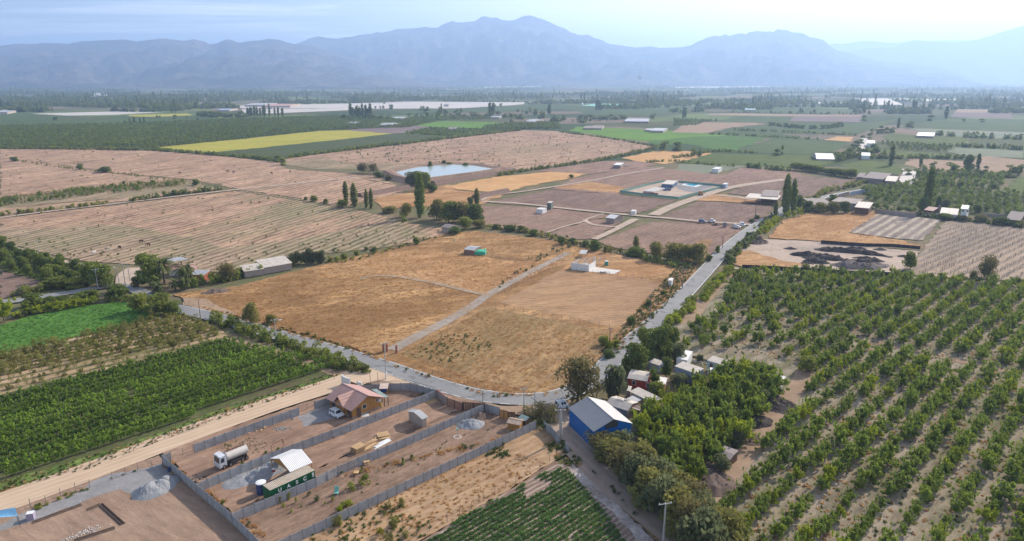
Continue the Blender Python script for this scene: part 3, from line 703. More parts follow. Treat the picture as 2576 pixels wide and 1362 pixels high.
('Y',[(430,998),(1130,605),(1555,360),(1620,365),(1700,400),(1830,560),(2050,760),(2300,998),(2500,1200),(-100,1300)],'potf','furrowed soil of the potato crop'),
('Y',[(1555,360),(1700,350),(1790,400),(1900,540),(2100,720),(2300,920),(2480,1100),(2500,1250),(2330,1100),(2200,930),(2000,740),(1850,600),(1730,470),(1640,380)],'mudw','dried mud margin at the end of the crop rows'),
('Y',[(1640,160),(1700,190),(1800,320),(1960,500),(2160,680),(2300,800),(2500,1000),(2640,1150),(2500,1180),(2480,1080),(2300,900),(2100,700),(1900,520),(1790,390),(1700,340),(1640,240)],'rust','rusty grass verge along the dirt lane'),
('H',[(100,195),(200,120),(350,155),(530,205),(730,250),(1085,345),(1200,378),(1420,372),(1620,345),(1720,330),(1720,420),(1640,430),(1480,470),(1300,440),(1190,400),(1080,352),(900,330),(730,262),(400,230)],'tan','dirt shoulder inside the road bend'),
('E',[(2660,480),(2440,745),(2330,870),(2100,1135),(1930,1320),(1960,1400),(2060,1362),(2300,1090),(2500,880),(2720,590),(2760,480)],'rust','grassy verge left of the asphalt road'),
('X',[(1010,20),(1150,30),(1180,55),(1330,120),(1700,250),(1936,320),(2150,400),(2350,440),(2700,560),(2680,570),(2350,470),(2150,425),(1900,345),(1600,250),(1180,110),(1010,62)],'tan','sandy verge behind the asphalt road'),
]
sheetobj('ground',PL('V',[(-900,1800),(-200,380),(600,410),(1300,400),(2000,420),(2800,420),(4000,1900)]),NB,0,'weedy brown ground between the plots','ground')
for i,(t,pts,m,lab)in enumerate(FIELDS):
 q=PL(t,pts);dd=np.mean([a.y for a in q]);sheetobj('field',ragged(q,9 if m=='weedy_w' else min(4,max(.35,dd*.004)),i),M_[m],.004*(i+2),lab,'field')
def ribbon(name,t,pts,wd,mat,z,label,cat='road',edge=None,smooth=2):
 """a strip of even width along a traced centre line"""
 q=[P(t,*p)for p in pts]if t else pts
 for _ in range(smooth):
  o=[q[0]]
  for a,b in zip(q,q[1:]):o+=[a.lerp(b,.25),a.lerp(b,.75)]
  q=o+[q[-1]]
 L,Rr=[],[];ws=wd if isinstance(wd,(list,tuple))else(wd,wd)
 off=edge or 0
 for i,p in enumerate(q):
  d=(q[min(i+1,len(q)-1)]-q[max(i-1,0)]).normalized();n_=Vector((-d.y,d.x,0));ww=ws[0]+(ws[1]-ws[0])*i/(len(q)-1)
  L.append(p+n_*(off+ww/2));Rr.append(p+n_*(off-ww/2))
 vv=[(a.x,a.y,z)for a in L]+[(a.x,a.y,z)for a in Rr];n=len(q)
 me=bpy.data.meshes.new(name);me.from_pydata(vv,[],[(n+i,n+i+1,i+1,i)for i in range(n-1)]);me.materials.append(mat);me.update()
 return tag(link(name,me),label,cat,None,'structure'),q
N=NT('asphalt');v=N.pos()
f=N.noise(v,2.5,8,.75);g=N.noise(v,.12,4,.6)
c=N.mix(N.ramp(g,.35,.65),(.20,.198,.195),(.25,.247,.24))
c=N.mix(1,c,N.mix(N.ramp(f,.3,.7),(.78,)*3,(1.2,)*3),'MULTIPLY');c=N.mix(N.ramp(N.noise(v,.35,3,.5),.60,.63),c,(.16,.158,.155))
N.principled(c,.8,bump=f,bs=.15,bd=.02,spec=.4)
ASPH=N.mat
LINE=paint('road_paint',(.72,.72,.70),.7,var=.18,sc_=1.2,local=False)
ZR=.46
ROADC=[(440,778),(520,796),(615,822),(720,852),(820,880),(900,903),(980,929),(1060,958),(1140,984),(1220,1002),(1300,1010),(1380,1006),(1440,990),(1490,960),(1540,910),(1590,862),(1640,820),(1700,765),(1750,712),(1790,668),(1815,640),(1850,608),(1885,582),(1915,562),(1945,548),(1972,530),(1990,515),(2030,505),(2110,490),(2190,477)]
road,RC=ribbon('road','V',ROADC,6.0,ASPH,ZR,'grey two lane asphalt road curving round the dry field')
ribbon('road_line',None,RC[:-20],.16,LINE,ZR+.01,'white edge line on the far side of the asphalt road','road marking',edge=2.75,smooth=0)
ribbon('road_line',None,RC[46:-20],.16,LINE,ZR+.01,'white edge line on the near side of the asphalt road','road marking',edge=-2.75,smooth=0)
rd=thing('road_line','row of white dashes where the dirt road meets the asphalt','road marking',(0,0,0));rd['kind']='structure'
seg,acc=RC[8:48],0
k=0
while k+1<len(seg):
 a,b=seg[k],seg[k+1];d=(b-a);ln=d.length;d.normalize();nn=Vector((-d.y,d.x,0))*-2.75
 s0=0
 while s0<ln:
  if int(acc/2.2)%2==0:
   m=MB();p0=a+d*s0+nn;m.box((p0.x,p0.y,ZR+.012),(1.1,.17,.006),math.atan2(d.y,d.x));o=m.obj('dash',LINE,parent=rd)
  s0+=1.1;acc+=1.1
 k+=1
ribbon('road','V',[(-80,770),(0,762),(60,758),(130,746),(200,735),(270,722),(320,722),(380,748),(430,772),(450,781)],5.0,ASPH,ZR-.02,'asphalt road running left behind the hedges')
ribbon('road','V',[(322,728),(318,705),(322,690),(345,676)],7.0,M_['track'],ZR-.05,'concrete forecourt in front of the farm gate')
ribbon('dirt_road','V',[(-120,1312),(0,1273),(130,1226),(300,1163),(410,1120),(560,1065),(700,1015),(800,985),(880,958),(930,935),(960,926)],7.4,M_['beige'],.43,'pale beige dirt road between vineyard and plots')
ribbon('dirt_road','V',[(850,975),(900,952),(960,938),(1010,948),(1050,962)],(9,9),M_['beige'],.42,'dirt apron where the beige road meets the asphalt')
ribbon('dirt_road','H',[(1530,370),(1590,440),(1650,540),(1740,660),(1860,790),(2000,930),(2150,1060),(2330,1200),(2500,1340),(2700,1500),(2900,1650)],(6.4,6.2),M_['lane'],.44,'grey brown dirt lane beside the blue shed')
ribbon('footpath','E',[(400,1300),(560,1210),(800,1090),(1000,970),(1090,900),(1200,840),(1400,730),(1580,640),(1700,580)],(4.0,2.8),M_['path'],.40,'grey gravel path between the dry grass plots','path')
ribbon('footpath','E',[(1120,895),(1000,872),(850,835),(700,800),(560,775),(450,755),(300,745),(200,760),(180,775)],(2.6,1.8),M_['pathd'],.412,'grey gravel side path in the dry grass','path')
ribbon('farm_track','V',[(-20,552),(150,530),(300,513),(450,495),(600,478),(750,463),(900,448)],3.5,M_['track'],.420,'pale farm track between the brown fields','track')
ribbon('farm_track','V',[(600,481),(720,499),(860,522)],2.5,M_['weedy_w'],.424,'weedy ditch between the brown fields','track')
ribbon('farm_track','E',[(1060,200),(1300,210),(1500,232),(1700,255),(1950,280),(2200,305),(2450,325),(2700,350),(3000,365),(3110,385)],3.6,M_['track'],.428,'pale farm track past the block house','track')
ribbon('farm_track','T',[(860,640),(1100,520),(1500,380),(1900,250),(2200,190),(2576,140),(2800,110)],6.5,M_['track'],.432,'farm track beside the green fenced yard','track')
ribbon('farm_track','E',[(1540,430),(1680,380),(1820,350),(1830,330),(1900,310),(1960,290)],1.4,M_['pale'],.436,'worn wheel track curling round the block house','track')
ribbon('farm_track','E',[(1820,335),(1850,365),(1930,380),(2050,390),(2100,370),(2180,330)],2.6,M_['pale'],.440,'worn loop track in front of the block house','track')
ribbon('farm_track','E',[(1890,480),(2000,430),(2100,380),(2200,330)],3.4,M_['track'],.444,'straight dusty track beside the block house','track')
ribbon('farm_track','F',[(330,155),(450,165),(560,185),(680,200),(740,205)],4.5,M_['track'],.448,'track to the long barn','track')
ribbon('farm_track','E',[(1060,190),(1150,150),(1350,130),(1600,90),(1900,40),(2150,-10),(2400,-50)],3.0,M_['track'],.452,'track rising past the golden field','track')
ribbon('farm_track','F',[(1740,-10),(1710,20),(1700,50),(1730,62)],9,M_['pale'],.456,'bright white road glimpsed between trees','track')
ribbon('farm_track','C',[(1690,1362),(1740,1270),(1720,1250)],9,M_['net'],.460,'bright strip of far road in the sun','track')
ribbon('farm_track','C',[(1380,1100),(1395,1060),(1400,1020)],7,M_['net'],.464,'bright strip of village street far right','track')
ribbon('farm_track','F',[(380,690),(700,712),(1100,735),(1600,755),(2100,790),(2700,830)],2.4,M_['track'],.40,'pale track behind the walnut orchard','track')
ribbon('farm_track','J',[(-60,300),(0,200),(60,130),(120,70),(140,45)],4.5,M_['tan'],.404,'dirt track beside the hedge row','track')
ribbon('farm_track','J',[(-10,1185),(90,1090),(190,980),(290,850),(370,730),(440,660),(500,590),(520,500),(540,460)],(4.6,3.8),M_['tan'],.412,'sandy track along the edge of the walnut orchard','track')
ribbon('farm_track','J',[(760,370),(900,400),(1150,450),(1350,500),(1600,550)],2.6,M_['tan'],.408,'pale track crossing the walnut orchard','track')
N=NT('water');p_=N.principled((.34,.39,.36),.22,bump=N.noise(N.pos(),.5,3),bs=.04,bd=.1,spec=.5)
pond=[(425,1290),(600,1250),(720,1240),(850,1232),(1000,1240),(1090,1255),(1170,1268),(1000,1295),(850,1315),(700,1335),(610,1345),(480,1318)]
sheetobj('pond',PL('B',pond),N.mat,2.3,'grey green farm pond behind an earth bank','pond')
bank=MB();ctr=P('B',800,1290)
def bank_ring(k,z):return[Vector((ctr.x+(p.x-ctr.x)*k,ctr.y+(p.y-ctr.y)*k,z))for p in PL('B',pond)]
r0,r1,r2,r3=bank_ring(.97,1.9),bank_ring(1.10,3.4),bank_ring(1.20,3.4),bank_ring(1.36,0)
n=len(pond)
bank.add(r0+r1+r2+r3,[(j*n+i,j*n+(i+1)%n,(j+1)*n+(i+1)%n,(j+1)*n+i)for j in range(3)for i in range(n)])
tag(bank.obj('pond_bank',soil('bank_soil',(.24,.16,.115),(.32,.22,.155),.05,1.0,contrast=.35)),'raised earth bank around the pond','bank',None,'structure')
for t,a,b,h_,lab in(('E',(160,165),(520,100),2.5,'low earth bank left of the tall poplar'),('E',(1010,175),(1250,128),2.5,'low earth bank below the golden field'),('B',(700,1362),(1300,1262),2.6,'earth dam in front of the pond')):
 p,q=P(t,*a),P(t,*b);L_=(q-p).length;m=MB();m.prism([(-4,-.1),(-1,h_),(1,h_),(4,-.1)],0,L_)
 o=m.obj('earth_bank',paint('bank_face',(.20,.13,.10),.95,var=.3,sc_=.6));o.location=p;o.rotation_euler=(0,0,ang(p,q));tag(o,lab,'bank',None,'structure')
 # mountains
N=NT('mountain_slopes');v=N.pos()
f=N.noise(v,.0016,8,.68,.5);g=N.noise(v,.012,8,.7)
c=N.mix(N.ramp(f,.38,.62),(.045,.045,.038),(.22,.17,.135));c=N.mix(N.ramp(g,.45,.7),c,(.035,.036,.03))
N.principled(c,.95,bump=g,bs=1,bd=60,spec=.02)
MTN=N.mat
def mountain(name,label,sil,D,depth_,back,seed,nrow=46,rough=1.0,base_y=None):
 """ridge whose crest follows the traced skyline at distance D, with spurs and gullies running down to the plain"""
 xs=[vp(t,x,y)for t,x,y in sil];X=np.array([a for a,b in xs]);Y=np.array([b for a,b in xs])
 o_=np.argsort(X);X,Y=X[o_],Y[o_];ncol=int((X[-1]-X[0])/5.5)
 cx=np.linspace(X[0],X[-1],ncol);cyv=np.interp(cx,X,Y);vvs=[];off=Vector((seed*31.7,seed*11.3,0))
 rws=list(np.linspace(0,1,nrow))+[1.12,1.3,1.6,2.0]
 for x,y in zip(cx,cyv):
  a=(x-1288)/FPX;b=-(y-681)/FPX;wy=cT+b*sT;zt=-sT+b*cT
  crest=max(12.0,CAMH+zt/wy*D*(1+.012*noise.fractal(Vector((x/9.,seed,0)),1,2,4)));dirx=a/wy
  for q in rws:
   if q<=1:yy=D-depth_*(1-q)
   else:yy=D+back*(q-1)
   xw=dirx*D+(q-1)*0;xx=dirx*yy if q<=1 else dirx*D+dirx*(yy-D)
   p=Vector((xx/900.,yy/1500.,0))+off
   n1=noise.ridged_multi_fractal(p,1.0,2.1,6,1.0,2.0)*.5
   n2=noise.fractal(Vector((xx/260.,yy/700.,3))+off,.9,2.1,5)
   if q<=1:
    pr=q**1.55*.72+.28*q**.7
    amp=4*q*(1-q)
    z=crest*(pr+rough*amp*(.34*(n1-.62)+.10*n2))
    z=min(z,crest*(.12+.88*q)if q<1 else crest)
    if q==1:z=crest
   else:z=crest*max(0,1-(q-1)*.9)
   vvs.append((xx,yy,max(z,-.5)if q>0 else-2))
 m=len(rws);fs=[(i*m+j,(i+1)*m+j,(i+1)*m+j+1,i*m+j+1)for i in range(ncol-1)for j in range(m-1)]
 me=bpy.data.meshes.new(name);me.from_pydata(vvs,[],fs);me.materials.append(MTN);me.polygons.foreach_set('use_smooth',[True]*len(fs));me.update()
 return tag(link(name,me),label,'mountain',None,'structure')
S1=[('V',-900,150),('V',-300,120),('A',0,340),('A',60,332),('A',145,323),('A',240,325),('A',320,317),('A',420,320),('A',500,325),('A',600,305),('A',700,300),('A',850,295),('A',920,292),('A',1000,307),('A',1080,297),('A',1180,285),('A',1220,287),('A',1320,298),('A',1350,302),('A',1420,290),('A',1500,305),('A',1545,328),('A',1600,318),('A',1670,290),('A',1700,295),('A',1760,316),('A',1840,303),('A',1900,300),('A',1980,287),('A',2060,295),('A',2110,312),('A',2170,327),('A',2300,340),('A',2500,400),('A',2800,500),('A',3100,580),('A',3400,625)]
S2=[('A',1500,600),('A',1800,470),('A',2000,380),('A',2170,327),('A',2230,305),('A',2280,283),('A',2345,267),('A',2400,278),('A',2480,288),('B',55,273),('B',110,272),('B',150,258),('B',250,250),('B',290,237),('B',320,243),('B',400,228),('B',440,212),('B',540,212),('B',640,198),('B',725,208),('B',790,175),('B',845,155),('B',880,167),('B',950,165),('B',1010,157),('B',1060,122),('B',1095,122),('B',1135,135),('B',1165,128),('B',1210,148),('B',1270,155),('B',1300,150),('B',1360,122),('B',1415,115),('B',1460,127),('B',1550,158),('B',1600,185),('B',1660,205),('B',1720,240),('B',1790,262),('B',1840,254),('B',1890,283),('B',1935,290),('B',2000,325),('B',2100,337),('B',2190,352),('B',2300,342),('B',2370,355),('B',2480,350),('C',10,350),('C',60,349),('C',130,333),('C',170,310),('C',240,280),('C',305,262),('C',330,272),('C',380,252),('C',405,265),('C',490,245),('C',525,255),('C',560,235),('C',620,230),('C',670,235),('C',700,230),('C',730,237),('C',760,217),('C',800,222),('C',830,220),('C',870,240),('C',940,242),('C',1000,275),('C',1050,280),('C',1110,300),('C',1150,340),('C',1200,375),('C',1280,388),('C',1400,425),('C',1490,450),('C',1530,447),('C',1580,465),('C',1700,465),('C',1780,463),('C',1850,490),('C',1930,488),('C',2020,515),('C',2100,530),('C',2180,570),('C',2290,608),('C',2380,628)]
S3=[('C',900,560),('C',1100,470),('C',1280,385),('C',1400,358),('C',1590,355),('C',1660,335),('C',1740,300),('C',1790,297),('C',1860,303),('C',1950,315),('C',2080,318),('C',2190,303),('C',2330,265),('C',2450,225),('C',2576,190),('C',2900,185),('C',3400,190)]
S4=[('C',900,400),('C',1100,340),('C',1180,320),('C',1240,325),('C',1370,305),('C',1480,305),('C',1600,318),('C',1690,310),('C',1790,305),('C',2000,300),('C',2190,298),('C',2576,290),('C',3300,290)]
mountain('mountain','long blue ridge on the left with even summits',S1,8400,3100,2500,3,rough=2.0)
mountain('mountain','broad blue massif with the highest twin peaks and a serrated right shoulder',S2,11000,3800,3000,5,rough=2.0)
mountain('mountain','pale high slope rising at the right edge',S3,13900,2500,900,8,30,.6)
mountain('mountain','faintest ridge behind the right gap',S4,17000,1200,600,9,16,.5)
mountain('hill','small dark wooded hill on the plain',[('B',1900,655),('B',1960,628),('B',2050,610),('B',2120,600),('B',2180,588),('B',2222,580),('B',2260,590),('B',2320,615),('B',2380,640),('B',2430,655)],7400,700,500,12,14,.4)
# haze
hz=MB();hz.box((0,10750,579.5),(32400,22700,1161))
N=NT('haze_air');pv=N.n('ShaderNodeVolumePrincipled')
pv.inputs['Color'].default_value=(.47,.665,1.0,1);pv.inputs['Density'].default_value=.000140
pv.inputs['Anisotropy'].default_value=.36
N.l(pv.outputs[0],N.out.inputs['Volume'])
tag(hz.obj('haze',N.mat),'thin blue haze filling the valley air','haze',None,'stuff')
# vegetation
def proj(p):
 d=Vector(p)-Vector((0,0,CAMH));z=d.y*cT-d.z*sT;u=d.y*sT+d.z*cT
 return(1288+FPX*d.x/z,681-FPX*u/z)
def inview(x,y,mg=60):
 a,b=proj((x,y,1));return-mg<a<2576+mg and-50<b<1362+mg*1.6
 # walnut orchard: the 300 nearest are single trees, the rest one mass
poly=PL('J',[(165,50),(450,42),(900,62),(1597,105),(1900,130),(1950,1500),(100,1500),(90,1250),(150,1130),(250,1000),(330,880),(400,770),(490,680),(545,600),(540,500),(470,470),(300,470),(190,440),(60,430),(-30,400),(-60,330),(20,270),(110,200),(150,110)])
pts,rows=grid(poly,A_ORCH,2.3,4.6,.40,5,.08)
keep=np.array([inview(*p)for p in pts]);pts=pts[keep]
lime_poly=PL('J',[(-100,180),(420,220),(560,330),(480,470),(-100,470)])
track_poly=PL('J',[(740,350),(1620,530),(1620,580),(740,400)])
onp=inside(track_poly,pts[:,0],pts[:,1]);pts=pts[~onp]
islime=inside(lime_poly,pts[:,0],pts[:,1])
sel=~(islime&(np.random.RandomState(3).random(len(pts))<.35));pts=pts[sel];islime=islime[sel]
d=np.hypot(pts[:,0],pts[:,1]);o_=np.argsort(d);pts=pts[o_];islime=islime[o_]
rg=np.random.RandomState(11)
ca_,sa_=math.cos(A_ORCH),math.sin(A_ORCH)
rw_=np.round((-pts[:,0]*sa_+pts[:,1]*ca_)/4.6).astype(int);al_=pts[:,0]*ca_+pts[:,1]*sa_;NW=min(300,len(pts));rmax=rw_[:NW].max()
for i in range(NW):
 x,y=pts[i];lm=rg.random()<.1;rk=int(rmax-rw_[i])+1;ak=int((al_[:NW][rw_[:NW]==rw_[i]]<al_[i]).sum())+1
 big=.55+.75*rg.random()**.8 if(x*.8-y)<-40 or True else 1
 s=.78+.5*noise.noise(Vector((x/22,y/22,0)))+.22*rg.random()+max(0,min(.22,(x-40)/250))
 s=max(.5,min(1.3,s))
 plant('walnut_lime' if lm else 'walnut',Vector((x,y,.3)),3.9*s*rg.uniform(.8,1.2),3.5*s,('yellowish ' if lm else '')+'walnut tree, %s from the bottom in the %s orchard row from the sandy track'%(ordn(ak),ordn(rk)),
'walnut tree','walnut_tree','walnut trees in the orchard rows')
r3=pts[300:]
scatter('orchard_trees',np.c_[r3,np.full(len(r3),.3)],['walnut','walnut_lime'],.62,1.05,(.85,1.1),4,[5,1],'farther walnut trees of the orchard merging into one mass','orchard')
mass_=fill(poly,.30,77,12000);scatter('grass',np.c_[mass_,np.full(len(mass_),.35)],['tuft_green','tuft_dry','leafclump','tuft_rust'],.5,1.1,(.8,1.2),78,[2,4,.5,2],'weeds and dry grass between the walnut trees','weeds')
# dense grove beside the shacks
gp=PL('H',[(2210,600),(2250,470),(2400,370),(2500,300),(2620,260),(2700,200),(2850,130),(2960,150),(3060,180),(3180,170),(3290,260),(3160,380),(3140,470),(3010,600),(2960,700),(2820,730),(2760,850),(2680,950),(2560,1010),(2420,960),(2330,830),(2240,730)])
gpts,_=grid(gp,A_ORCH+.5,3.0,3.2,.6,8,.03)
for i,(x,y)in enumerate(gpts):
 lm=rg.random()<.28
 s=.75+.45*rg.random()
 plant('grove_lime' if lm else 'grove',Vector((x,y,0)),5.4*s,5.0*s,('lime' if lm else 'dark')+' green tree inside the dense grove, %s counted from the lane end'%ordn(i+1),'tree','grove_tree','lime trees of the dense grove' if lm else 'green trees of the dense grove')
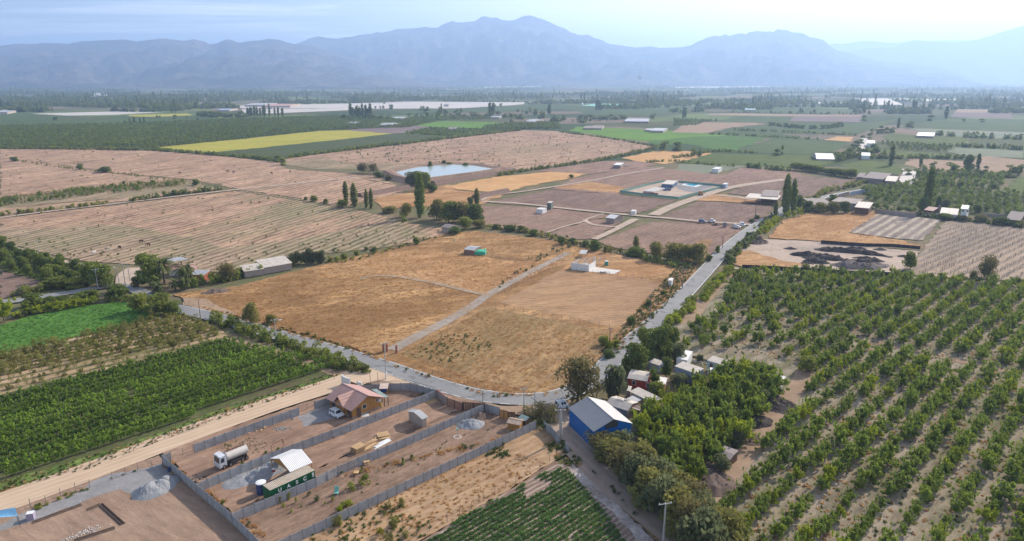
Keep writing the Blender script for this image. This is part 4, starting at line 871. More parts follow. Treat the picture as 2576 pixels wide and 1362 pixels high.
 # individual trees, traced: (kind, tile, x, base y, top y, width px, label)
T_=[
('rusty','N',690,560,-180,900,'huge rusty brown tree at the road bend behind the white van'),
('willow','N',1330,480,-60,460,'tall grey green tree right of the huge rusty tree'),
('dark','O',330,620,180,420,'dark tree behind the red shack nearest the asphalt road'),
('dark','O',480,420,-60,380,'tall dark tree beside the asphalt road'),
('dark','O',700,400,-120,400,'tallest dark tree between the road and the walnut orchard'),
('dark','O',860,300,-80,320,'dark tree at the edge of the walnut orchard'),
('grove_lime','O',1060,280,30,220,'bright lime green tree beside the dark trees'),
('willow','O',960,460,160,280,'grey feathery tree left of the white hut'),
('dark','O',790,660,370,180,'narrow dark tree right of the red shack'),
('grove','O',590,800,470,230,'leafy tree in front of the red shack'),
('round','O',660,930,740,300,'round tree below the red shack'),
('dark','O',180,560,380,160,'small dark tree beside the road edge'),
('willow','O',990,800,620,330,'grey bush mass below the pale blue shack'),
('willow','O',1290,420,330,130,'grey shrub beside the white hut'),
('round','O',1960,540,400,230,'dark round tree behind the yellowish tree of the grove'),
('willow','O',2130,560,440,180,'grey round tree at the back of the grove'),
('grove_lime','O',1920,690,480,230,'yellow green tree rising above the grove'),
('willow','O',2230,1060,850,200,'silvery tree beside the pile of dead branches'),
('willow','U',1380,480,150,380,'silvery tree above the plank roofed hut'),
('willow','U',1040,980,640,420,'silvery shrub below the plank roofed hut'),
('round','I',970,120,0,150,'round bright tree at the corner of the walnut orchard'),

('dark','Z',560,720,240,400,'large dark tree in front of the open barn'),
('rusty','Z',1680,640,380,340,'rusty tree behind the clipped hedge'),
('olive','Z',2030,1270,970,260,'thin pale tree beside the wire fence'),
('olive','Z',340,740,580,180,'small pale tree at the farm gate'),
('dark','D',860,910,810,190,'dark round tree left of the road junction'),
('round','D',1040,1010,870,170,'reddish green bush tree at the junction'),
('round','D',1170,1030,880,230,'broad green tree beside the asphalt road'),
('dark','D',1280,1030,930,130,'right green tree of the clump beside the road'),
('dark','D',760,820,660,210,'dark tree left of the power poles'),
('dark','D',680,800,640,170,'dark tree at the tip of the left orchard'),
('dark','D',240,970,870,140,'dark round tree beside the left road'),
('gold' if False else 'grove_lime','D',30,1080,900,200,'yellow green tree at the left edge'),
('round','D',560,830,760,200,'green tree at the corner of the dark orchard'),
('round','D',440,830,750,200,'greyish tree below the dark orchard'),
('olive','D',2000,1100,1030,100,'rounded olive bush tree beside the lamp pole'),
('dark','D',1440,78,32,70,'round dark bush on the brown field border'),
('dark','A',590,1252,1205,64,'round dark tree alone on the brown field'),
('dark','A',770,1272,1228,108,'broad dark bush clump on the brown field'),
('dark','A',110,1190,1155,66,'dark bush at the left edge of the brown field'),
('round','D',2315,200,150,66,'round tree beside the stubble field'),
('round','D',2395,215,175,50,'smaller round tree beside the stubble field'),
('dark','D',2250,190,160,36,'small dark tree in the stubble field corner'),

('poplar','E',610,315,-25,92,'tallest dark poplar above the tree clump'),
('poplar_gold','E',62,205,42,52,'first golden poplar of the left pair'),
('poplar_gold','E',125,238,60,70,'second golden poplar of the left pair'),
('poplar_gold','E',215,245,100,40,'slim golden poplar, third of the row'),
('poplar_gold','E',250,250,96,40,'slim golden poplar at the end of the row'),
('poplar_gold','E',1025,225,98,54,'golden green poplar right of the clump'),
('dark','E',975,235,165,60,'small dark tree at the right end of the clump'),
('round','E',40,240,180,100,'round bush at the foot of the golden poplars'),
('olive','E',500,310,210,110,'olive tree left of the tall poplar'),
('olive','E',380,280,230,130,'low olive bushes left of the tall poplar'),
('olive','E',730,330,185,160,'olive tree right of the tall poplar'),
('round','E',820,350,190,190,'broad tree in the middle of the clump'),
('olive','E',900,350,195,170,'olive tree right of the clump middle'),
('dark','E',1010,350,215,150,'dark tree at the right of the clump'),
('round','E',940,400,310,130,'small tree at the foot of the clump'),
('olive','E',1050,390,330,120,'shrubby tree at the foot of the clump'),
('dark','E',860,440,380,110,'dark tree in front of the small tiled hut'),
('willow','B',560,1365,1265,190,'grey willow on the pond bank'),
('dark','B',640,1400,1270,130,'dark tree beside the willow on the pond bank'),
('grove','E',485,370,270,50,'slim green tree in front of the poplar clump'),
('dark','E',690,130,60,90,'dark tree behind the tall poplar'),
('round','B',680,1245,1185,44,'tree on the far bank of the pond'),
('dark','B',785,1230,1180,40,'dark tree on the far bank of the pond'),
('dark','B',825,1230,1195,60,'low dark tree on the far bank of the pond'),
('dark','B',940,1238,1198,60,'round dark tree behind the pond'),
('dark','B',1062,1235,1200,50,'small dark tree at the right of the pond'),
('rusty','B',190,1275,1200,110,'rusty tree left of the pond'),
('rusty','B',265,1280,1205,100,'second rusty tree left of the pond'),
('dark','B',300,1310,1265,80,'dark bush left of the pond'),
('olive','B',375,1330,1288,70,'olive bush at the pond corner'),
('dark','B',1720,1310,1285,40,'small bush in the golden field'),

('dark','E',1165,400,362,60,'first round bush of the middle hedge line'),('dark','E',1270,415,372,100,'second round bush of the middle hedge line'),
('dark','E',1350,420,375,70,'third bush of the middle hedge line'),('dark','E',1440,450,400,90,'large bush of the middle hedge line'),
('dark','E',1655,515,455,80,'round bush beside the gravel path'),('dark','E',1735,505,465,70,'low bush right of the gravel path'),
('dark','E',1825,530,485,70,'dark bush behind the lean to roof'),('dark','E',1895,560,485,95,'biggest bush behind the lean to roof'),
('olive','E',1968,580,520,40,'thin olive shrub right of the biggest bush'),
('dark','E',580,515,458,55,'round bush in the fence line left of the green net hut'),
('dark','E',270,575,530,60,'bush at the top of the dry field'),('dark','E',210,560,530,40,'small bush at the top of the dry field'),('round','E',140,600,560,50,'round bush at the left top of the dry field'),
('dark','E',50,620,580,60,'bush right of the light green willows'),
('dark','E',2200,600,535,170,'dark ivy covered clump left of the olive trees'),
('olive','E',2195,560,452,62,'slim upright tree above the dark ivy clump'),
('olive','E',2350,620,490,130,'olive tree, first of the four above the road'),('olive','E',2455,630,500,150,'olive tree, second of the four above the road'),
('olive','E',2555,640,510,130,'olive tree, third of the four above the road'),('olive','F',160,650,505,170,'olive tree nearest the asphalt road'),
('olive','F',30,620,505,120,'olive tree between the third and the road tree'),('dark','F',255,640,590,60,'dark bush at the road beside the olive trees'),
('dark','F',318,580,520,44,'small bush left of the asphalt road'),('dark','F',610,325,296,50,'bush left of the road near the cars'),('dark','F',570,350,325,50,'low bush left of the road near the cars'),
('dark','E',2290,970,925,60,'bush at the foot of the wooden power pole'),('dark','E',2160,1100,1040,80,'round bush at the field corner'),
('dark','E',2395,885,850,36,'small bush in the roadside weeds'),('grove_lime','E',2010,1280,1200,130,'bright green bush beside the power pole'),
('round','E',1960,1260,1190,100,'dull green bush left of the bright green one'),('dark','E',2000,1350,1290,110,'green bush beside the asphalt road'),
('dark','E',2455,805,772,44,'dark bush under the white box hut'),

('poplar','F',815,290,-5,84,'taller poplar of the pair beside the road'),('poplar','F',868,280,30,66,'shorter poplar of the pair beside the road'),
('poplar_gold','F',743,315,190,40,'small upright tree left of the poplar pair'),('dark','F',915,250,150,80,'dark tree right of the poplar pair'),
('dark','F',980,270,190,90,'dark tree behind the bamboo clump'),('olive','F',1080,280,205,120,'olive tree left of the brown sheds'),('olive','F',1170,285,200,120,'olive tree in front of the brown sheds'),
('dark','F',1165,205,145,60,'black cypress like tree above the sheds'),('dark','F',1255,280,195,90,'dark tree beside the brown shed'),
('grove','F',1450,240,190,60,'light green round tree, first of three by the wall'),('grove','F',1500,250,192,70,'light green round tree, second of three by the wall'),('grove','F',1560,252,205,70,'light green round tree, third of three by the wall'),
('grove','F',1650,270,222,90,'broad light green tree behind the wall'),('grove','F',1735,278,225,90,'second broad light green tree behind the wall'),
('poplar','F',1855,270,-60,80,'tall lone poplar behind the wall'),('dark','F',1830,275,170,90,'dark tree at the foot of the lone poplar'),
('poplar','F',1940,255,152,46,'dark cypress right of the lone poplar'),('willow','F',1990,265,180,80,'drooping tree right of the dark cypress'),
('dark','F',2230,280,215,70,'dark tree right of the white two storey house'),
('dark','F',1990,330,285,130,'green hedge tree in front of the pale roofed barn'),('rusty','F',2260,350,290,110,'rusty bush right of the white house'),('rusty','F',2130,345,300,110,'rusty bush below the white house'),
('dark','F',2400,370,310,150,'dark bush clump in front of the far right roof'),('dark','F',2530,380,330,120,'dark bush at the right edge'),
('round','F',1735,700,560,110,'lone tree at the corner of the dirt yard'),('rusty','F',2300,790,590,150,'sparse dark tree in the leafless vineyard'),('rusty','F',2200,785,700,70,'small dark tree in the leafless vineyard'),
('olive','F',960,705,655,80,'pale round bush at the near edge of the dirt yard'),('olive','F',1090,710,662,70,'second pale round bush at the near edge of the dirt yard'),
('dark','F',1890,770,725,70,'dark bush below the leafless vineyard'),('dark','F',2520,800,755,70,'dark bush right of the leafless vineyard'),
('dark','F',1990,80,30,80,'round dark tree among the citrus rows'),('dark','F',2110,100,50,70,'second round dark tree among the citrus rows'),('dark','F',2350,100,65,90,'third round dark tree among the citrus rows'),
('dark','C',2165,1270,1140,90,'big dark tree on the bare tan field'),('far_poplar','C',2232,1255,1130,36,'slim poplar beside the big dark tree'),('far_poplar','C',1812,1240,1132,30,'slim poplar right of the far road'),
('far_poplar','C',1597,1220,1065,50,'thick poplar beside the far village'),('far_round','C',1545,1160,1068,50,'tall dark tree left of the thick poplar'),('far_round','C',1905,1250,1190,60,'dark tree on the edge of the tan field'),
('far_round','C',1830,1270,1215,70,'dark shrub tree right of the bright road strip'),('far_round','C',2040,1270,1200,110,'dark tree clump in the tan field'),('far_round','C',2290,1265,1225,50,'small dark tree on the tan field'),
('far_round','C',2480,1290,1215,110,'dark tree clump at the right edge'),('far_round','C',2550,1290,1210,80,'last dark tree at the right edge'),
('far_poplar','C',1649,945,868,26,'slim dark poplar in the far green fields'),('far_round','C',1735,945,895,76,'round dark tree right of the slim far poplar'),('far_round','C',1530,960,930,60,'dark tree left of the slim far poplar'),
('far_round','C',1395,890,850,50,'dark tree right of the purple strip'),('far_poplar','C',1392,835,745,30,'tall poplar at the end of the white netting'),('far_poplar','C',1310,800,733,20,'slender poplar before the white netting'),
('far_poplar','C',1772,830,742,30,'dark poplar beyond the far fields'),('far_poplar','C',2000,880,780,34,'tall dark poplar before the purple strip'),('far_round','C',1885,890,850,70,'dark tree clump before the far poplar'),
('far_round','C',2270,900,875,60,'small dark clump in the green field'),('far_round','C',2135,895,875,40,'lone small tree in the green field'),
('far_poplar','C',66,870,788,18,'left of two poplars in the middle distance'),('far_poplar','C',83,870,790,18,'right of two poplars in the middle distance'),
('far_round','C',30,1115,1045,80,'big round tree beside the clover field'),('far_round','C',143,1160,1088,54,'round tree right of the orange stubble'),('far_round','C',186,1150,1073,40,'taller round tree right of the orange stubble'),
('far_round','C',750,1145,1098,80,'round tree in front of the grey greenhouse'),('far_round','C',792,1140,1072,28,'upright tree in front of the grey greenhouse'),('far_round','C',308,893,862,20,'small pine in the middle distance'),
('far_round','B',2405,1112,1038,90,'first of the dark trees beside the clover field'),('far_round','B',2500,1112,1048,100,'second of the dark trees beside the clover field'),
('far_round','B',1325,965,925,60,'dark tree at the top of the stubble field'),('far_round','B',1550,955,928,50,'dark bush at the top of the stubble field'),('far_round','B',1280,900,840,60,'dark tree left of the far village'),
('far_poplar','B',1558,840,768,40,'pointed dark tree above the far village'),('far_round','B',1455,850,782,50,'round tree above the far village'),('far_round','B',1350,880,815,70,'dense tree left of the pointed tree'),
('far_round','B',1510,880,820,80,'dense tree below the pointed tree'),('far_round','B',1600,900,820,90,'largest dense tree of the far village'),('far_round','B',1660,890,825,50,'tree at the right of the far village'),('far_round','B',1800,905,855,70,'tree right of the far crossroads'),
('far_poplar','B',1122,850,752,34,'left of the fat poplar pair on the plain'),('far_poplar','B',1147,850,755,34,'right of the fat poplar pair on the plain'),('far_round','B',883,855,802,34,'small dark tree among the far houses'),('far_round','B',740,885,830,60,'round tree among the far houses'),
('far_poplar','B',1905,815,730,22,'first poplar of the far trio'),('far_poplar','B',1922,815,735,22,'second poplar of the far trio'),('far_poplar','B',1938,815,755,18,'third poplar of the far trio'),
('far_poplar','B',2545,870,788,16,'left slim poplar before the orchards'),('far_poplar','B',2560,870,788,16,'right slim poplar before the orchards'),('far_round','B',2325,880,838,50,'dark tree beside the white farm sheds'),
('far_poplar','A',920,922,885,14,'first poplar of the row of five'),('far_poplar','A',960,922,870,18,'second poplar of the row of five'),('far_poplar','A',992,920,862,26,'third poplar of the row of five'),('far_poplar','A',1035,920,868,16,'fourth poplar of the row of five'),('far_poplar','A',1065,917,862,18,'fifth poplar of the row of five'),
('far_round','A',1155,868,840,26,'first small round tree beyond the poplar row'),('far_round','A',1177,866,844,20,'second small round tree beyond the poplar row'),('far_round','A',1287,877,848,44,'larger round tree beyond the poplar row'),('far_round','A',1377,870,856,24,'tiny round tree beyond the poplar row'),
('far_round','A',1556,895,868,40,'round tree above the dark orchard'),('far_round','A',1460,897,872,44,'second round tree above the dark orchard'),('far_round','A',415,885,860,50,'tree at the left of the yellowish patch'),('far_round','A',795,1095,1045,60,'brownish round tree at the orchard foot'),
('far_round','A',1145,1110,1065,40,'tree at the left end of the yellow field'),('far_round','A',2040,1195,1145,90,'dark tree where the hedge rows meet'),('far_mid','A',2080,1220,1160,80,'light tree where the hedge rows meet'),
('far_round','B',0+345,765,715,24,'squat dark tree on the white netting'),('far_round','B',680,715,682,26,'pair of far trees on the plain'),
('far_round','C',500,765,726,40,'tree clump far right of the teal field'),('far_round','C',1490,672,638,40,'wooded knoll tree on the far plain'),
]
for k_,t,x,yb,yt,wp,lab in T_:
 near=P(t,x,yb).y<420
 c_='poplar' if 'poplar' in lab else 'bush' if('bush' in lab or 'shrub' in lab)else 'willow' if 'willow' in lab else 'tree'
 tree(k_,t,x,yb,yt,lab,wp,cat=c_,name={'bush':'large_bush'}.get(c_,c_),parts=near)
def rowof(k_,t,x0,x1,n,yb,yt,wp,lab,grp,jit=.25,seed=0):
 rs=np.random.RandomState(seed+int(abs(x0)))
 for i in range(n):
  x=x0+(x1-x0)*(i+.5)/n+rs.normal()*jit*abs(x1-x0)/n
  f=rs.random()
  tree(k_,t,x,yb[0]+(yb[1]-yb[0])*i/n,yb[0]+(yb[1]-yb[0])*i/n-(yb[0]-yt)*(.72+.4*f),lab+', %s from the left'%ordn(i+1),wp*(.8+.5*rs.random()),cat='poplar' if 'poplar' in lab else 'distant tree' if k_[:4]=='far_' else 'tree',name='poplar' if 'poplar' in lab else 'distant_tree' if k_[:4]=='far_' else 'tree',group=grp,parts=False)
rowof('far_poplar','A',1820,1960,8,(858,860),775,20,'poplar in the dense dark row before the white netting','dense dark poplar row before the netting')
rowof('far_poplar','A',1970,2090,4,(860,860),772,20,'poplar in the loose dark row before the white netting','loose dark poplars before the netting')
rowof('far_poplar','B',90,250,9,(870,872),768,26,'tall poplar in the dark stand behind the long orchard','tall dark poplar stand')
rowof('far_round','B',0,420,12,(885,890),840,60,'broad dark tree around the tall poplar stand','broad trees round the poplar stand')
rowof('far_round','A',1450,1830,10,(862,866),815,60,'broad dark tree in the belt left of the poplar row','broad trees left of the poplar row')
rowof('far_round','A',820,1200,12,(822,826),765,50,'dark conifer like tree in the left belt','dark trees of the left belt')
rowof('far_poplar','A',1245,1300,3,(828,830),752,20,'tall poplar right of the left belt','three tall poplars right of the left belt')
rowof('far_round','B',520,1080,14,(862,858),828,46,'small tree among the far farmhouses','small trees among the far farmhouses')
rowof('far_round','B',1070,1330,6,(862,868),822,50,'small tree left of the far village','small trees left of the far village')
rowof('far_round','B',1760,2120,12,(880,880),845,50,'small tree behind the far crossroads','small trees behind the far crossroads')
rowof('far_round','C',150,620,14,(800,800),768,44,'far tree in the belt behind the green strips','far belt behind the green strips')
rowof('far_round','C',560,1330,20,(790,792),758,40,'far tree along the thin white netting','far trees along the thin netting')
rowof('far_round','C',1310,1450,4,(830,845),770,40,'far tree at the end of the netting belt','far trees ending the netting belt')
rowof('far_round','C',1800,2576,16,(808,800),775,44,'far tree in the right belt','far trees of the right belt')
rowof('round','C',890,1340,11,(1255,1318),1195,105,'dense grey green tree in the thick belt behind the brown field','thick tree belt behind the brown field')
rowof('far_round','C',1180,1500,12,(1190,1120),1110,66,'dark tree lining the far village road','dark trees lining the far road')
rowof('far_round','C',1270,1440,6,(1120,1000),1075,50,'dark tree climbing beside the far road','dark trees climbing beside the far road')
rowof('far_round','C',1440,1640,6,(990,975),950,50,'dark tree above the village street','dark trees above the village street')
rowof('far_round','C',1700,2500,14,(1290,1310),1240,80,'dark tree behind the citrus orchard','dark trees behind the citrus orchard')
rowof('dark','D',180,740,7,(1010,900),930,110,'dark green tree along the left road','dark trees along the left road')
rowof('grove_lime','D',240,700,7,(1030,940),950,120,'bright lime tree above the bright green crop','lime trees above the green crop')
rowof('willow','D',2130,2390,6,(665,650),555,70,'pale green willow beside the long pale roofed barn','pale willows beside the barn')
rowof('walnut_lime','F',815,950,5,(325,300),255,42,'bright green bamboo like shrub beside the road','bright shrubs beside the road')
rowof('round','I',-20,460,5,(1250,1420),1020,260,'large olive grey tree overhanging the lane at the bottom','large trees over the lane bottom',seed=4)
for i,(x,yb,yt,wp)in enumerate([(2000,720,570,260),(2090,800,610,280),(2180,900,680,300),(2270,980,740,300),(2350,1080,820,300),(2450,1180,900,320),(2550,1290,980,330),(2640,1400,1060,360),(2740,1540,1180,380),(2300,880,640,280),(2420,980,760,300),(2540,1090,850,320),(2640,1180,930,320),(2740,1290,1030,340),(2860,1400,1120,360),(2130,700,560,230),(1990,650,560,150)]):
 tree(['willow','olive','rusty','willow','olive'][i%5]if i not in(0,16)else 'rusty','H',x-60,yb+10,yt,'grey green acacia like tree overhanging the dirt lane, %s of them'%ordn(i+1),wp*1.12,cat='acacia',name='lane_tree',group='grey trees overhanging the lane')
 # hedges (each one object)
def hedge(t,pts,wd,h,kinds,dens,lab,seed=1,z=0,weights=None,cat='hedge',kd='thing',name='hedge',H0=None):
 q=[P(t,*p)if t else p for p in pts];rs=np.random.RandomState(seed);out=[]
 for a,b in zip(q,q[1:]):
  L_=(b-a).length;n=max(1,int(L_*wd*dens));d_=(b-a).normalized();nn=Vector((-d_.y,d_.x,0))
  for _ in range(n):
   p=a+d_*(rs.random()*L_)+nn*((rs.random()-.5)*wd);out.append((p.x,p.y,z))
 dist=q[0].lerp(q[-1],.5).y;kinds=[k+('_m' if dist<260 else '_s')if(k+'_m')in KIND and not(dist<170 and wd*len(out)<500)else k for k in kinds]
 return bake(name,np.array(out),kinds,.75,1.15,(.85,1.15),seed,weights,lab,cat,None,h,kd if kd!='thing' else None)
HG=[
('X',[(1165,135),(1300,190),(1420,225),(1600,295),(1760,345),(1880,395),(1960,425)],4.5,2.6,['bush_dark','bush'],.30,'dark hedge along the near side of the asphalt road'),
('H',[(10,75),(70,95),(130,130),(170,130),(230,105)],4.5,1.9,['bush','bush_olive'],.35,'shaggy green bushes at the end of the vineyard'),
('Z',[(1180,740),(1400,690),(1600,650),(1900,590),(2200,530),(2560,440)],4,3.2,['bush_dark','bush'],.35,'tall clipped hedge behind the dry field'),
('D',[(2130,665),(2300,650),(2450,640),(2576,620)],3,2.0,['bush','bush_olive'],.35,'low bushes continuing the tall hedge'),
('D',[(60,900),(300,860),(400,830),(700,800)],5,2.6,['bush','bush_grey'],.25,'hedge above the left road'),
('D',[(60,1060),(240,1020),(400,985),(560,960),(700,930),(900,935),(960,950)],4,2.2,['bush','bush_olive','bush_dark'],.3,'bushes between the left road and the green crop'),
('D',[(940,205),(1100,180),(1300,150),(1500,125),(1640,108)],2.6,3.0,['bush','bush_dark'],.35,'straight hedge row of small trees between brown fields'),
('D',[(-10,305),(200,280),(400,265),(600,240),(800,215)],3.5,2.3,['bush_olive','bush'],.28,'ragged left part of the hedge row between brown fields'),
('A',[(160,1190),(260,1210),(560,1250),(760,1275),(950,1290),(1100,1315),(1400,1345)],3,1.6,['bush_dark','bush_olive'],.10,'scrubby ditch line across the brown field'),
('A',[(0,1098),(400,1100),(800,1105),(1150,1112),(1500,1140),(1850,1165),(2010,1190)],5,3.2,['bush_dark','bush'],.22,'dark hedge along the far edge of the brown field'),
('B',[(-350,1165),(0,1118),(400,1072),(860,1018),(1100,990),(1300,965)],5,3.4,['bush_dark','bush'],.22,'dark hedge between the crop and the big stubble field'),
('B',[(1640,975),(2000,1022),(2360,1085)],3.5,2.2,['bush_dark'],.2,'thin dark hedge below the clover field'),
('B',[(1180,1300),(1350,1265),(1600,1235),(1900,1190),(2100,1150),(2340,1095)],4,2.6,['bush_dark','bush_olive'],.25,'hedge running from the pond to the round trees'),
('E',[(1100,385),(1300,410),(1500,450),(1600,475),(1700,505),(1900,545),(2100,580)],5,1.9,['bush','bush_olive','shrub_rusty'],.28,'ragged hedge behind the dry fields'),
('E',[(2120,590),(2300,630),(2500,680),(2600,690)],5,2.0,['bush_dark','bush'],.3,'undergrowth beneath the olive trees'),
('D',[(2420,650),(2576,640),(2720,600),(2860,560),(3060,500),(3200,460)],3,1.3,['bush','leafclump','bush_olive'],.25,'weedy fence line above the dry field'),
('J',[(0,185),(50,130),(100,80),(145,30)],2.6,2.6,['bush_lime','bush'],.55,'bright green hedge along the asphalt road'),
('F',[(-40,1130),(0,1090),(60,1040),(100,1000),(150,950)],3.0,2.8,['bush','bush_lime'],.5,'lower stretch of the bright hedge along the road'),
('F',[(400,660),(440,600),(500,545),(560,490),(600,460)],4,2.8,['bush','bush_grey','bush_dark'],.35,'bushes between the road and the dirt yard'),
('F',[(640,440),(680,400),(720,360),(770,325)],4,2.0,['bush_gold','bush_lime'],.5,'yellow green hedge beside the upper road'),
('F',[(610,400),(650,370),(700,320),(740,300)],3,1.8,['bush_grey','bush'],.3,'grey shrubs on the road edge near the cars'),
('F',[(1380,250),(1700,262),(1900,285),(2300,320)],3,1.6,['bush_dark','bush'],.2,'low bushes along the far wall'),
('F',[(1780,300),(2000,330),(2300,360),(2576,395)],5,2.4,['bush_dark','shrub_rusty'],.3,'dark scrub behind the leafless vineyard'),
('F',[(1640,760),(1900,780),(2200,795),(2576,815)],4,1.6,['bush_dark','bush'],.2,'dark scrub between the leafless vineyard and the walnut orchard'),
('F',[(480,695),(760,705),(1000,722),(1300,745),(1600,752)],3,1.3,['bush_dark','leafclump'],.22,'dark weeds below the black netted fence'),
('F',[(1000,200),(1100,130),(1300,90),(1400,60)],5,3.0,['bush','bush_olive'],.12,'green bushes behind the brown sheds'),
('C',[(540,1235),(740,1255),(860,1262)],5,4,['bush_dark'],.2,'dark hedge in front of the yellowish vineyard'),
('C',[(0,1168),(120,1150),(200,1130),(330,1115),(620,1132)],4,2.6,['bush_dark','bush'],.2,'hedge along the far edge of the yellowish vineyard'),
('C',[(-200,1200),(0,1190),(250,1215),(450,1228)],4,2.2,['bush_dark','bush'],.2,'hedge along the near edge of the yellowish vineyard'),
('C',[(660,920),(900,945),(1100,955),(1220,930)],14,6,['far_round'],.02,'dark scrub belt in the green fields'),
('C',[(340,832),(900,840),(1370,843)],8,5,['far_round'],.02,'dark edge of the far green strips'),
('C',[(440,960),(800,975),(1180,992),(1340,1000)],5,3,['bush_dark'],.1,'thin dark line between far green fields'),
('C',[(240,990),(700,1010),(1060,1032)],5,3,['bush_dark'],.1,'second thin dark line between far green fields'),
('C',[(1380,1165),(1700,1170),(2130,1170)],6,4.0,['bush_dark','bush'],.12,'hedge below the village vineyards'),
('C',[(2080,1082),(2300,1090),(2576,1108)],6,4.5,['bush_dark'],.12,'dark hedge above the pale green rows'),
('C',[(1930,998),(2200,1015),(2576,1030)],8,6,['bush_dark'],.05,'sparse dark bushes along the far rows'),
('B',[(1070,945),(1300,950),(1640,945)],5,4,['bush_dark'],.15,'dark hedge behind the big stubble field'),
('B',[(500,985),(640,990),(900,1005)],4,4,['bush_dark','bush'],.12,'dark hedge at the corner of the vineyard'),
('B',[(1700,905),(1900,890),(2100,885)],6,5,['far_round'],.02,'far green hedge right of the crossroads'),
('H',[(1330,540),(1420,500),(1500,500),(1560,560)],5,1.4,['bush','leafclump','shrub_rusty'],.3,'weeds inside the corner by the lane'),
('H',[(1380,470),(1440,440),(1520,430),(1560,460),(1500,480)],4.0,3.4,['shrub_rusty'],.25,'tall bare brown bush beside the lane entrance'),
('Q',[(260,770),(600,680),(900,560),(1100,480),(1340,390)],1.4,.9,['leafclump','bush'],.9,'weedy line along the gravel drive fence'),
('Q',[(1640,265),(1850,200),(2050,130)],1.2,.6,['leafclump'],.8,'weeds beside the entrance of the gravel drive'),
('H',[(1700,700),(1800,800),(1900,900),(2050,1040),(2200,1180),(2350,1300)],1.6,.8,['leafclump','tuft_rust'],.6,'weeds along the lane fence'),
('N',[(520,900),(640,1030),(800,1180),(940,1310)],1.3,.9,['leafclump','bush_dark'],.7,'weeds at the foot of the blue shed'),
]
for i,(t,pts,wd,h,kn,dn,lab)in enumerate(HG):hedge(t,pts,wd,h,kn,dn,lab,20+i,.1)
# masses
def mass(name,t,pts,dens,kinds,smin,smax,lab,cat,seed=1,weights=None,cap=60000,z=.1,world=None):
 p=fill(world or PL(t,pts),dens,seed,cap)
 if len(p):scatter(name,np.c_[p,np.full(len(p),z)],kinds,smin,smax,(.8,1.2),seed,weights,lab,cat)
gpoly=PL('A',[(0,935),(900,920),(1650,885),(2490,862),(3200,900),(3000,940),(2500,955),(2350,963),(1830,1018),(1165,1083),(1150,1092),(0,1085),(-150,1085),(-150,940)])
q,_=grid(gpoly,rowang('A',(1165,1085),(1830,1020)),5.2,6.2,.5,3,.02)
scatter('orchard',np.c_[q,np.zeros(len(q))],['far_orchard','far_orchard_dark'],.85,1.15,(.9,1.2),2,[2,1],'big dark orchard of countless small trees on the left','orchard')
q,_=grid(PL('D',[(-250,380),(0,498),(100,545),(640,690),(690,765),(560,800),(380,806),(0,700),(-250,640)]),rowang('D',(0,500),(640,690)),4.0,4.6,.4,4,.02)
scatter('orchard',np.c_[q,np.zeros(len(q))],['grove','dark'],.48,.66,(.85,1.1),5,[3,2],'dark orchard at the left edge above the ploughed plot','orchard')
q,_=grid(PL('F',[(1385,110),(1720,72),(1900,82),(2420,135),(2700,150),(2700,320),(2260,285),(2000,275),(1780,235),(1600,215),(1430,185)]),rowang('F',(1400,150),(2400,230)),4.6,5,.5,6,.03)
scatter('orchard',np.c_[q,np.zeros(len(q))],['far_orchard','far_orchard_dark'],.8,1.1,(.8,1.05),5,[2,2],'dark citrus orchard behind the long wall','orchard')
q,_=grid(PL('C',[(1750,1362),(1810,1300),(2000,1280),(2400,1290),(2440,1362),(2200,1390),(1900,1380)]),rowang('F',(1400,150),(2400,230)),4.6,8,.5,6,.03)
scatter('orchard',np.c_[q,np.zeros(len(q))],['far_orchard'],.9,1.25,(.9,1.2),7,None,'rows of pale trees behind the citrus orchard','orchard')
for tt,pp,nm,sp in(('B',[(500,978),(690,948),(1290,962),(1100,985),(860,1010)],'orchard rows left of the far crossroads',7),('B',[(400,905),(500,870),(700,862),(1240,868),(1100,880),(780,888)],'orchard strip behind the bright green field',7),('B',[(1060,937),(1280,908),(1620,898),(1640,938),(1300,945)],'dark vineyard trees before the far village',7),('B',[(0,905),(320,905),(340,925),(0,950),(-200,955)],'near end of the big dark orchard',6),
('C',[(0,880),(300,890),(150,925),(0,930)],'dark orchard before the white farm',7),('C',[(1500,1048),(2060,1078),(2000,1118),(1620,1100)],'dark orchard strip beside the far road',7)):
 q,_=grid(PL(tt,pp),.35,sp,sp,.8,6,.05)
 if len(q):scatter('orchard',np.c_[q,np.zeros(len(q))],['far_orchard','far_orchard_dark'],.8,1.1,(.8,1.0),8,[2,1],nm,'orchard')
q,_=grid(PL('D',[(-10,190),(250,150),(600,110),(900,75),(1300,45),(1420,75),(1100,110),(700,150),(300,200),(0,240)]),rowang('D',(0,210),(900,90)),1.8,4,.4,6,.1)
scatter('young_trees',np.c_[q,np.zeros(len(q))],['sapling','walnut'],.55,.9,(.8,1.1),9,[3,1],'strip of young green trees between brown fields','young trees')
q,_=grid(PL('X',[(-100,360),(0,335),(300,268),(560,213),(740,165),(900,122),(1050,130),(1230,212),(1200,245),(1050,285),(700,335),(300,400),(0,455),(-100,480)]),rowang('X',(0,520),(1200,235)),1.0,2.5,.35,7,.05)
scatter('young_trees',np.c_[q,np.full(len(q),.2)],['sapling','bush_olive_m','bush_m'],.55,1.0,(.85,1.1),10,[1,2,1],'olive green young trees above the vineyard','young trees')
q,_=grid(PL('X',[(-100,480),(0,455),(700,335),(1050,285),(1200,250),(1040,318),(700,400),(300,480),(0,560),(-100,590)]),rowang('X',(0,520),(1200,235)),1.5,3.6,.3,8,.1)
scatter('young_trees',np.c_[q,np.full(len(q),.2)],['sapling','bush_olive_m'],.5,.9,(.85,1.1),11,None,'thin young trees on sandy ground beside the vineyard','young trees')
